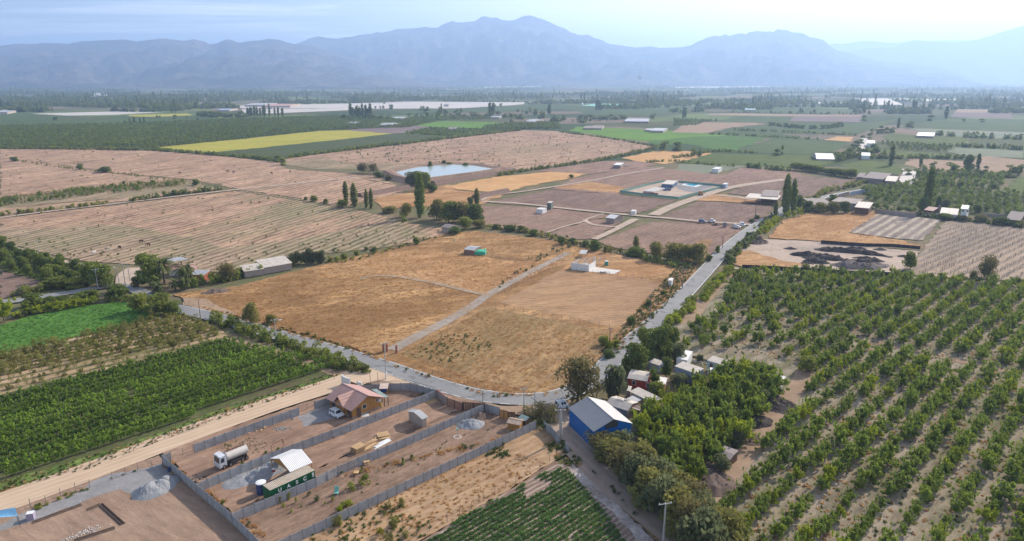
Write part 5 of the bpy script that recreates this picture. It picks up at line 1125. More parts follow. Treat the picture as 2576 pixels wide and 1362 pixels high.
q,_=grid(PL('F',[(1800,720),(1960,420),(2050,380),(2576,400),(2700,800),(2000,770)]),rowang('W',(1500,1100),(2576,640)),2.2,3.6,.2,8,.15)
kind('bare_vine',1.5,.9,lambda cr,tk,rs:(cr.tube((0,0,0),(.05,.05,.9),.07,.05,4),cr.tube((0,0,.9),(.45,.1,1.4),.05,.02,3),cr.tube((0,0,.9),(-.4,-.15,1.35),.05,.02,3),cr.tube((0,0,.9),(.05,.3,1.5),.04,.015,3),(BARK,BARK))[-1],2)
scatter('bare_vines',np.c_[q,np.full(len(q),.2)],['bare_vine'],.8,1.3,(.9,1.2),12,None,'leafless vine stumps in rows at the right','bare vines')
mass('crop','D',[(0,1120),(250,1045),(520,990),(900,945),(1000,975),(1190,1042),(1000,1103),(760,1182),(560,1203),(380,1272),(0,1355),(-100,1380),(-100,1130)],1.3,['cropclump'],.5,1.1,'leafy bright green crop covering the field at the left edge','crop',55,None,12000,.2)
rs=np.random.RandomState(5);out=[]
while len(out)<24000:
 x=rs.random()*2700-60;y=213.5+74*rs.random()**1.15
 if x<1100:y=min(y,205+78)
 p=P('V',x,y)
 n1=noise.noise(Vector((x/170.,y/5.5,1.3)))+.35*noise.noise(Vector((x/30.,y/2.5,4.1)))
 k=.06 if y>250 else-.02
 if x<500 and y<270:k-=.22
 if y>268:k+=.28
 if n1>k:out.append((p.x,p.y,0))
out=np.array(out)
bad=np.zeros(len(out),bool)
for t,pts,m,lab in FIELDS:
 if m in('net','teal','mustard','purple','gbright')and np.mean([P(t,*p).y for p in pts])>900:bad|=inside(PL(t,pts),out[:,0],out[:,1])
scatter('woodland',out[~bad],['far_round','far_mid','far_poplar'],.7,1.6,(.8,1.2),3,[6,3,.35],'countless trees and hedgerows of the far plain below the mountains','woodland')
mass('dry_bushes','B',[(0,1118),(400,1072),(860,1018),(1370,960),(2000,1030),(2340,1085),(1750,1190),(1350,1250),(1150,1225),(950,1195),(600,1210),(0,1212)],.0022,['bush_dark','shrub_rusty'],.45,.95,'dry dark bushes dotted over the big stubble field','dry bushes',3)
mass('dry_bushes','B',[(0,1118),(860,1018),(1000,1120),(700,1190),(0,1230)],.004,['bush_dark','shrub_rusty'],.45,.95,'denser dry bushes at the left of the stubble field','dry bushes',4)
mass('dry_bushes','V',[(0,551),(600,481),(870,522),(1010,560),(1150,580),(960,625),(800,640),(500,680),(190,655),(0,606)],.006,['bush','shrub_rusty','bush_olive'],.25,.6,'small weeds dotted over the left stubble field','weeds',5)
mass('dry_bushes','V',[(0,376),(393,380),(930,442),(600,478),(0,498)],.0015,['shrub_rusty','bush_dark'],.3,.7,'dark weeds dotted over the far brown fields','weeds',6)
mass('weeds','V',[(0,600),(600,640),(860,590),(1100,585),(960,625),(800,641),(600,691),(380,670),(190,657)],.03,['leafclump','tuft_green'],.9,2.0,'green weeds on the lower part of the stubble field','weeds',7)
GP=[('V',[(445,745),(600,724),(700,700),(870,668),(960,692),(1075,712),(1190,745),(1120,790),(1000,860),(960,900),(880,870),(720,828),(615,798),(500,768)],.9,'dry golden grass of the left plot',.7,1.5),
('V',[(1220,782),(1540,845),(1560,870),(1430,985),(1340,996),(1240,990),(1140,973),(1010,905),(1010,890),(1100,840)],1.6,'dry golden grass of the near plot',.6,1.4),
('V',[(880,665),(1060,625),(1300,660),(1420,655),(1380,680),(1230,738),(1180,735),(1070,708),(960,690)],.8,'dry golden grass behind the gravel path',.7,1.4),
('V',[(1070,615),(1120,592),(1200,585),(1380,607),(1500,635),(1440,650),(1300,655),(1150,635)],.3,'dry golden grass around the green netted hut',.8,1.6),
('Y',[(0,690),(520,425),(1000,200),(1500,340),(1110,590),(560,900),(200,900)],.9,'straw coloured grass beside the crop field',.5,.9),
('F',[(720,460),(800,335),(980,295),(1470,280),(1280,420),(1700,485),(1800,535),(1080,490)],.25,'dry golden grass right of the poplars',.8,1.4)]
for i,(t,pts,dn,lab,a,b)in enumerate(GP):mass('grass',t,pts,dn,['tuft_dry','tuft_rust'],a,b,lab,'grass',30+i,[3,2]if i!=4 else[5,1],26000,.16 if i!=4 else.38)
mass('grass','Y',[(-600,998),(-100,740),(60,700),(300,720),(430,830),(500,900),(440,1000),(200,1150),(-500,1300)],1.2,['tuft_green','leafclump','bush_olive','tuft_dry'],.5,1.1,'rank green weeds at the bottom of the straw strip','weeds',41,[3,3,.4,2],26000,.38)
mass('grass','Y',[(880,235),(1050,170),(1120,180),(1160,290),(1000,310)],2.5,['leafclump','tuft_green'],.7,1.3,'bright green weed patch below the concrete wall','weeds',42,None,9999,.38)
mass('grass','Y',[(1460,190),(1620,150),(1640,230),(1500,250)],3,['leafclump','tuft_green'],.7,1.2,'bright green weeds at the lane corner','weeds',43,None,9999,.38)
mass('grass','Y',[(1530,290),(1650,240),(1740,300),(1800,370),(1640,370)],1.6,['leafclump','tuft_green','tuft_dry'],.8,1.4,'weeds between the lane and the crop field','weeds',44,None,9999,.38)
mass('grass','X',[(-50,1062),(400,938),(900,770),(1200,652),(1500,558),(1880,428),(1880,455),(1500,600),(1300,665),(900,815),(500,970),(0,1098)],2.0,['tuft_green','leafclump','tuft_dry'],.4,.9,'lush green weeds below the vineyard','weeds',45,None,16000,.40)
mass('grass','E',[(2600,600),(2440,745),(2330,870),(2100,1135),(1930,1320),(2060,1340),(2300,1090),(2500,880),(2700,600)],1.0,['tuft_green','tuft_rust','leafclump'],.8,1.5,'roadside weeds left of the asphalt road','weeds',46,None,16000,.40)
mass('grass','V',[(480,768),(615,800),(720,830),(880,872),(980,915),(1140,975),(1240,992),(1340,998),(1400,990),(1400,998),(1240,1003),(1060,950),(880,886),(720,842),(600,808)],.9,['tuft_dry','tuft_rust','leafclump'],.9,1.7,'dry roadside weeds inside the road bend','weeds',47,[3,2,1],16000,.40)
mass('grass','V',[(1020,900),(1120,920),(1250,880),(1200,840),(1100,850)],.5,['leafclump','tuft_green'],.6,1.2,'green weed patches in the near dry plot','weeds',48,None,16000,.2)
mass('grass','E',[(1400,620),(1480,660),(1560,600),(1760,520),(1700,500),(1600,560)],.4,['bush_grey','leafclump'],.4,.8,'grey green scrub beside the upper gravel path','weeds',49,None,16000,.2)
mass('grass','E',[(1250,780),(1350,740),(1480,670),(1420,660),(1300,720),(1130,860),(1200,850)],.5,['bush_grey','leafclump'],.3,.6,'grey green scrub beside the lower gravel path','weeds',50,None,16000,.2)
mass('grass','G',[(1580,690),(1700,640),(1850,610),(1990,650),(1930,720),(1850,740),(1800,690),(1650,720)],5,['tuft_green'],.3,.6,'green weeds around the tank truck','weeds',51,None,9999,.3)
mass('grass','H',[(0,950),(250,870),(560,770),(560,800),(300,900),(60,1000)],2.5,['tuft_green'],.3,.6,'green weeds in the garden plot','weeds',52,None,9999,.3)
mass('grass','Y',[(-400,700),(0,480),(500,180),(900,0),(1150,0),(700,230),(0,560),(-400,760)],.25,['tuft_dry','tuft_rust','leafclump'],.4,.8,'dry tufts scattered through the garden plot','weeds',53,None,9999,.3)
for i,(t,a,b,z_)in enumerate([('H',(100,535),(640,320),.3),('G',(1500,960),(2100,690),.3),('G',(2220,690),(2560,560),.3),('H',(0,905),(1300,600),.3),('H',(560,300),(700,290),.3),('G',(1210,790),(1400,930),.3),('G',(1500,1010),(1680,1140),.3),('G',(1750,1200),(1950,1350),.3)]):
 hedge(t,[a,b],1.6,.9,['tuft_rust','leafclump','tuft_dry'],1.2,'weeds at the foot of a concrete wall, stretch %s'%['below the wooden house','beside the tank truck plot','behind the carport','along the garden plot','at the brick corner','in the truck plot corner','in the container plot corner','in the garden plot corner'][i],60+i,z_,[4,1,2],'weeds','stuff','grass',H0=1.0)
 # vineyard rows and crop rows: each row is one object
def rowplants(poly,a,spacing,step,kinds,smin,smax,name,lab,cat,grp,z,seed,jit=.25,gapn=.0):
 c,s=math.cos(a),math.sin(a);V_=[-p.x*s+p.y*c for p in poly];n=0
 rs=np.random.RandomState(seed);v_=min(V_)+spacing*.5
 while v_<max(V_):
  U=[p.x*c+p.y*s for p in poly];u=np.arange(min(U),max(U),step);x=u*c-v_*s;y=u*s+v_*c
  x=x+rs.normal(size=len(u))*jit;y=y+rs.normal(size=len(u))*jit
  m=inside(poly,x,y);
  if gapn:m&=np.array([noise.noise(Vector((xx/6.,yy/6.,seed)))>-gapn for xx,yy in zip(x,y)])
  m&=np.array([inview(a_,b_,30)for a_,b_ in zip(x,y)])
  if m.sum()>6:
   n+=1;bake(name,np.c_[x[m],y[m],np.full(m.sum(),z)],kinds,smin,smax,(.8,1.2),seed+n,None,lab%ordn(n),cat,grp)
  v_+=spacing
 return n
vy=PL('X',[(-200,640),(0,585),(300,500),(700,415),(1050,325),(1230,262),(1840,395),(1870,420),(1480,545),(1180,640),(880,760),(400,920),(0,1030),(-200,1090)])
nv=rowplants(vy,A_ROAD,2.7,.32,['vine'],.75,1.2,'vine_row','leafy vine row of the near vineyard, %s counted from the beige road','vine row','vine rows of the near vineyard',.3,3,.09,.55)
pp_=PL('Y',[(480,1010),(700,850),(1130,625),(1380,470),(1570,385),(1640,400),(1760,520),(1980,780),(2120,998),(2300,1200),(0,1260)])
npn=rowplants(pp_,rowang('Y',(430,998),(1570,370)),.98,.30,['potato'],.75,1.3,'crop_row','leafy green crop row in the foreground, %s counted from the dirt lane','crop row','green crop rows in the foreground',.40,9,.05,.50)
print('bake',bake.n,'rows',nv,npn,'walnut',len(pts),'grove',len(gpts))
# built things
ZB=.3
def pl(c,**k):return dict(c=c,**k)
WHITE=paint('white_paint',(.72,.72,.70),.6,var=.1,sc_=1)
CONC=paint('precast_concrete',(.335,.335,.345),.9,var=.16,sc_=1.2,dirt=(.23,.21,.20),local=False)
CONCP=paint('concrete_post',(.25,.25,.26),.9,var=.2,sc_=1.5)
CONCL=paint('pale_concrete',(.52,.49,.45),.85,var=.12,sc_=.8,dirt=(.38,.34,.30))
WOODO=paint('orange_timber',(.42,.21,.060),.7,var=.22,sc_=2)
WOODY=paint('fresh_timber',(.60,.40,.21),.75,var=.22,sc_=2.5)
WOODD=paint('dark_timber',(.14,.085,.06),.85,var=.3,sc_=2)
WOODG=paint('grey_timber',(.28,.22,.19),.9,var=.3,sc_=2)
STEEL=paint('dark_steel',(.06,.06,.065),.5,var=.2)
RUSTS=paint('rusty_steel',(.19,.095,.06),.8,var=.35,sc_=3)
GLASS=paint('window_glass',(.035,.045,.055),.12,var=.1,spec=.6)
PLAST=paint('blue_plastic',(.03,.10,.35),.5,var=.15)
PANEL=paint('grey_wall_panel',(.40,.33,.275),.8,var=.08,sc_=.5)
REDR=sheet('red_roof',(.42,.255,.215),0,.45,.5,0,var=.12)
GREYR=sheet('grey_sheet_roof',(.42,.42,.42),0,.3,.45,.15,rust=(.34,.29,.25))
PALER=sheet('pale_sheet_roof',(.55,.49,.42),0,.3,.6,0,rust=(.42,.34,.28))
WHITR=sheet('white_sheet_roof',(.70,.69,.67),0,.3,.5,0,var=.06)
ZINCR=sheet('zinc_roof',(.32,.32,.33),0,.42,.38,.3,depth=.9,var=.06)
PINKR=sheet('pink_roof',(.48,.28,.23),0,.3,.6,0)
BRNR=sheet('brown_roof',(.27,.22,.20),0,.3,.7,0,rust=(.20,.14,.12))
BLUEW=sheet('blue_wall',(.006,.12,.40),0,.25,.5,0,depth=.35,var=.06)
LBLUE=sheet('pale_blue_wall',(.30,.36,.46),0,.3,.7,0,depth=.3)
TEALW=sheet('pale_teal_wall',(.36,.52,.50),0,.4,.7,0,depth=.3)
REDW=paint('red_boards',(.34,.055,.035),.8,var=.25,sc_=2)
BRICK=paint('brick_red',(.33,.14,.10),.9,var=.25,sc_=3)
BLOCK=paint('cement_block',(.33,.27,.24),.95,var=.18,sc_=2)
GREENC=sheet('green_container',(.012,.115,.045),0,4,.55,0,depth=0,var=.1)
BEIGET=sheet('beige_container_top',(.45,.38,.30),0,.28,.7,0,depth=.8,rust=(.36,.25,.17))
def frame_(A,B,C):
 """local frame with x along the eave A-B, y towards C, right handed, origin on the ground under a corner"""
 A,B,C=Vector((A.x,A.y,0)),Vector((B.x,B.y,0)),Vector((C.x,C.y,0))
 L_,W_=(B-A).length,(C-B).length;mid=(A+C)/2;d=(B-A).normalized();u=(C-B).normalized()
 if d.cross(u).z<0:d=-d
 e=(d*L_+Vector((u.y,-u.x,0))*W_).normalized();n_=Vector((-e.y,e.x,0))
 return mid-e*L_/2-n_*W_/2,math.atan2(e.y,e.x),L_,W_
def opening(root,face,s,z,w_,h_,L_,W_,ov,kd_='window',zoff=0,mat=None):
 f=MB();p_=MB();t_=.06
 def put(m,cx,cz,ww,hh,th,proud):
  if face=='f':m.box((cx,ov-proud,cz),(ww,th,hh))
  elif face=='b':m.box((cx,W_-ov+proud,cz),(ww,th,hh))
  elif face=='l':m.box((ov-proud,cx,cz),(th,ww,hh))
  else:m.box((L_-ov+proud,cx,cz),(th,ww,hh))
 put(f,s,z+h_/2,w_+.14,h_+.14,.05,.02);put(p_,s,z+h_/2,w_,h_,.04,.045)
 o=f.obj(kd_,mat or WHITE,parent=root);p_.obj('pane' if kd_=='window' else 'leaf',GLASS if kd_=='window' else WOODD,parent=o)
def house(name,label,cat,A,B,C,prof,ov,wallm,roofm,openings=(),z0=0,walls=True,posts=0,base=None,thick=.09,group=None,postm=None,ridge=True):
 """prof: roof section as (fraction of width, height)"""
 O,rz,L_,W_=frame_(A,B,C);O.z=z0
 r=thing(name,label,cat,O,rz,group)
 pr=[(f*W_,h_-z0)for f,h_ in prof]
 if walls:
  m=MB();top=[]
  def zi(y):
   for(y0,h0),(y1,h1)in zip(pr,pr[1:]):
    if y0<=y<=y1+1e-6:return h0+(h1-h0)*(y-y0)/(y1-y0)
   return pr[-1][1]
  ys=[ov]+[p[0]for p in pr[1:-1]]+[W_-ov]
  sec=[(ov,0),(W_-ov,0)]+[(y,zi(y)-thick*.6)for y in reversed(ys)]
  m.prism(sec,ov,L_-ov);m.obj('wall',wallm,parent=r)
 m=MB()
 for(y0,h0),(y1,h1)in zip(pr,pr[1:]):
  m.prism([(y0,h0-thick),(y1,h1-thick),(y1,h1),(y0,h0)],0,L_)
 ro=m.obj('roof',roofm,parent=r)
 if ridge and len(pr)==3:
  y,h_=pr[1];m=MB();m.prism([(y-.16,h_-.03),(y+.16,h_-.03),(y,h_+.06)],-.02,L_+.02);m.obj('ridge_cap',roofm,parent=ro)
 for i in range(posts):
  x=.15+(L_-.3)*i/max(1,posts-1)
  for y,h_ in(pr[0],pr[-1]):
   y=y+(.15 if y<W_/2 else-.15);m=MB();m.box((x,y,(h_-thick)/2-.02),(.12,.12,h_-thick));m.obj('post',postm or STEEL,parent=r)
 if base:
  m=MB();m.box((L_/2,W_/2,base[1]/2),(L_-2*ov+.12,W_-2*ov+.12,base[1]));m.obj('plinth',base[0],parent=r)
 for a in openings:opening(r,*a[:5],L_,W_,ov,*(a[5:]if len(a)>5 else()))
 return r,L_,W_
def RF(t,a,b,c,z):return P(t,*a,z),P(t,*b,z),P(t,*c,z)
# wooden house with red roof
hk,LK,WK=house('wooden_house','orange timber house with a pinkish red metal gable roof beside the beige road','house',*RF('K',(205,630),(745,905),(1450,620),2.75),[(0,2.75),(.5,4.75),(1,2.75)],.75,WOODO,REDR,z0=ZB,base=(BLOCK,.5))
def loc(root,p):
 m=Matrix.Translation(root.location)@Euler(root.rotation_euler).to_matrix().to_4x4();return m.inverted()@p
qa=loc(hk,P('K',745,905,2.75));qr=loc(hk,P('K',1450,620,2.75));gl=loc(hk,P('K',385,715,2.75));gr=loc(hk,P('K',575,815,2.75))
nearx=qa.x;sgn=1 if nearx>LK/2 else-1;eavey=qa.y;es=1 if eavey<WK/2 else-1
endface='r' if sgn>0 else 'l';longf='f' if es>0 else 'b'
x0,x1=sorted((gl.x,gr.x));xm=(x0+x1)/2;e0=0 if es>0 else WK
m=MB();m.add([(x0,e0,2.43),(xm,e0,4.3),(x1,e0,2.43),(x0,e0+es*.2,2.5),(xm,WK/2,4.42),(x1,e0+es*.2,2.5),(x0,e0-es*.02,2.52),(xm,e0-es*.02,4.42),(x1,e0-es*.02,2.52)],
[(6,7,4),(7,8,4),(0,1,7,6),(1,2,8,7),(6,4,3),(8,5,4)]);m.obj('porch_roof',REDR,parent=hk)
m=MB();yy=e0+es*.75;m.add([(x0+.25,yy,0),(x1-.25,yy,0),(x1-.25,yy,2.6),(xm,yy,3.95),(x0+.25,yy,2.6),(x0+.25,yy-es*.35,0),(x1-.25,yy-es*.35,0),(x1-.25,yy-es*.35,2.45),(xm,yy-es*.35,3.8),(x0+.25,yy-es*.35,2.45)],
[(5,6,7,8,9),(0,5,9,4),(1,2,7,6),(4,9,8,3),(3,8,7,2)]);m.obj('porch_wall',WOODO,parent=hk)
def lw(root,t,x,y,z=1.5):return loc(root,P(t,x,y,z))
for s,z,w_,h_,k_ in((LK*.0+1.6 if sgn<0 else LK-1.6,.2,1.1,2.0,'door'),((x1+1.0)if x1+1.4<LK-1 else x0-1.0,.9,1.0,1.0,'window'),((x0-1.2)if x0>2.4 else x1+2.6,.8,1.3,1.1,'window')):
 opening(hk,longf,s,z,w_,h_,LK,WK,.75,k_,0,WOODD)
def endy(q):return q if es>0 else WK-q
for s,z,w_,h_,k_ in((2.4,.1,.95,2.0,'door'),(3.9,1.5,.9,.8,'window'),(7.2,2.0,.5,.45,'window')):
 opening(hk,endface,endy(s),z,w_,h_,LK,WK,.75,k_,0,WHITE if k_=='window' else WOODD)
m=MB();m.box(((LK-.72)if sgn>0 else.72,endy(8.0),1.9),(.2,.7,.6));m.obj('water_heater',WHITE,parent=hk)
cn_,_,_=house('canopy','grey green sheet canopy on posts behind the wooden house','canopy',*RF('K',(1555,610),(1240,462),(1130,465),2.5),[(0,2.5),(1,2.65)],0,None,sheet('green_sheet',(.24,.31,.29),0,.3),z0=ZB,walls=False,posts=3,ridge=False)
house('canopy','small pink sheet roof kiosk over a blue barrel beside the grey wall','canopy',*RF('K',(1330,420),(1505,425),(1510,340),2.3),[(0,2.1),(1,2.5)],0,None,sheet('pink_sheet',(.60,.46,.38),0,.25),z0=ZB,walls=False,posts=2,ridge=False,postm=WOODO)
def barrel(name,label,t,x,y,r_,h_,mat,cat,top=None,z=ZB,wh=None):
 b=P(t,x,y,z);m=MB();m.lathe([(r_*.96,0),(r_,h_*.05),(r_,h_*.3),(r_*1.03,h_*.33),(r_,h_*.36),(r_,h_*.64),(r_*1.03,h_*.67),(r_,h_*.7),(r_,h_*.95),(r_*.94,h_)],16)
 o=m.obj(name,mat,smooth=False);o.location=b;tag(o,label,cat)
 if top:m=MB();m.lathe([(r_*1.05,h_-.02),(r_*1.05,h_+.08),(r_*.5,h_+.16)],14);m.obj('lid',top,parent=o)
 return o
barrel('barrel','blue barrel under the small pink roof','K',1415,490,.75,1.3,PLAST,'barrel')
barrel('water_tank','dark blue water tank with a white sheet lid beside the green container','L',1150,1010,.85,2.2,paint('navy_plastic',(.045,.07,.16),.5),'water tank',WHITE)
barrel('barrel','small red drum beside the grey gravel heap','L',1355,660,.32,.85,paint('red_drum',(.30,.03,.02),.5),'barrel',WHITE)
barrel('barrel','dark blue barrel against the outer concrete wall','G',1250,850,.35,.9,paint('navy_plastic',(.045,.07,.16),.5),'barrel')
barrel('barrel','yellow barrel at the corner of the wooden house','K',1352,825,.3,.9,paint('yellow_drum',(.45,.30,.02),.5),'barrel')
barrel('water_tank','green water tank behind the unfinished white house','R',1008,475,.75,1.7,paint('green_tank',(.06,.30,.22),.5),'water tank',WHITE)
# sheds
house('shed','beige panel shed with an unfinished grey gable roof beside the concrete wall','shed',*RF('M',(1455,420),(1570,378),(1290,240),2.5),[(0,2.5),(.5,3.15),(1,2.5)],.32,PANEL,GREYR,z0=ZB)
sh,LS,WS=house('carport','white sheet gable roof on posts over the gravel heap','carport',*RF('L',(1635,640),(2020,470),(1670,245),3.0),[(0,3.0),(.5,4.3),(1,3.0)],0,None,WHITR,z0=ZB,walls=False,posts=3,postm=WOODO)
m=MB();m.prism([(.3,2.6),(WS/2,3.9),(WS-.3,2.6)],.02,.12);m.obj('gable_board',WOODO,parent=sh)
house('shed','small orange plywood shed with a tan roof beside the green sheet lean to','shed',*RF('H',(1245,488),(1345,512),(1375,472),2.0),[(0,2.0),(.5,2.5),(1,2.0)],.25,WOODO,paint('tan_roof',(.52,.38,.28),.8),z0=ZB)
house('shed','lean to shed with a grey green sheet roof beside the small orange shed','shed',*RF('H',(1325,448),(1385,470),(1415,455),2.1),[(0,1.9),(1,2.3)],.1,WOODD,sheet('green_sheet',(.24,.31,.29),0,.3),z0=ZB,ridge=False)
# blue warehouse
house('warehouse','bright blue metal warehouse with a grey corrugated gable roof beside the dirt lane','warehouse',*RF('N',(530,655),(960,1065),(1635,922),4.3),[(0,4.3),(.5,6.1),(1,4.3)],.22,BLUEW,ZINCR,z0=ZB,
openings=[],thick=.07)
wh=bpy.data.objects['warehouse'];_,_,LW,WW=frame_(*RF('N',(530,655),(960,1065),(1635,922),4.3))
ql=loc(wh,P('N',960,1065,4.3));nx=LW-.19 if ql.x>LW/2 else.19;sx=1 if ql.x>LW/2 else-1
m=MB();m.add([(nx+sx*.05,WW*.30,3.95),(nx+sx*.05,WW*.62,3.95),(nx+sx*.05,WW*.62,5.1),(nx+sx*.05,WW*.5,5.6),(nx+sx*.05,WW*.30,4.75),
(nx-sx*.01,WW*.30,3.95),(nx-sx*.01,WW*.62,3.95),(nx-sx*.01,WW*.62,5.1),(nx-sx*.01,WW*.5,5.6),(nx-sx*.01,WW*.30,4.75)],[(0,1,2,3,4),(0,5,6,1),(1,6,7,2),(2,7,8,3),(3,8,9,4),(4,9,5,0)])
m.obj('gable_vent',paint('dark_vent',(.05,.045,.045),.7),parent=wh)
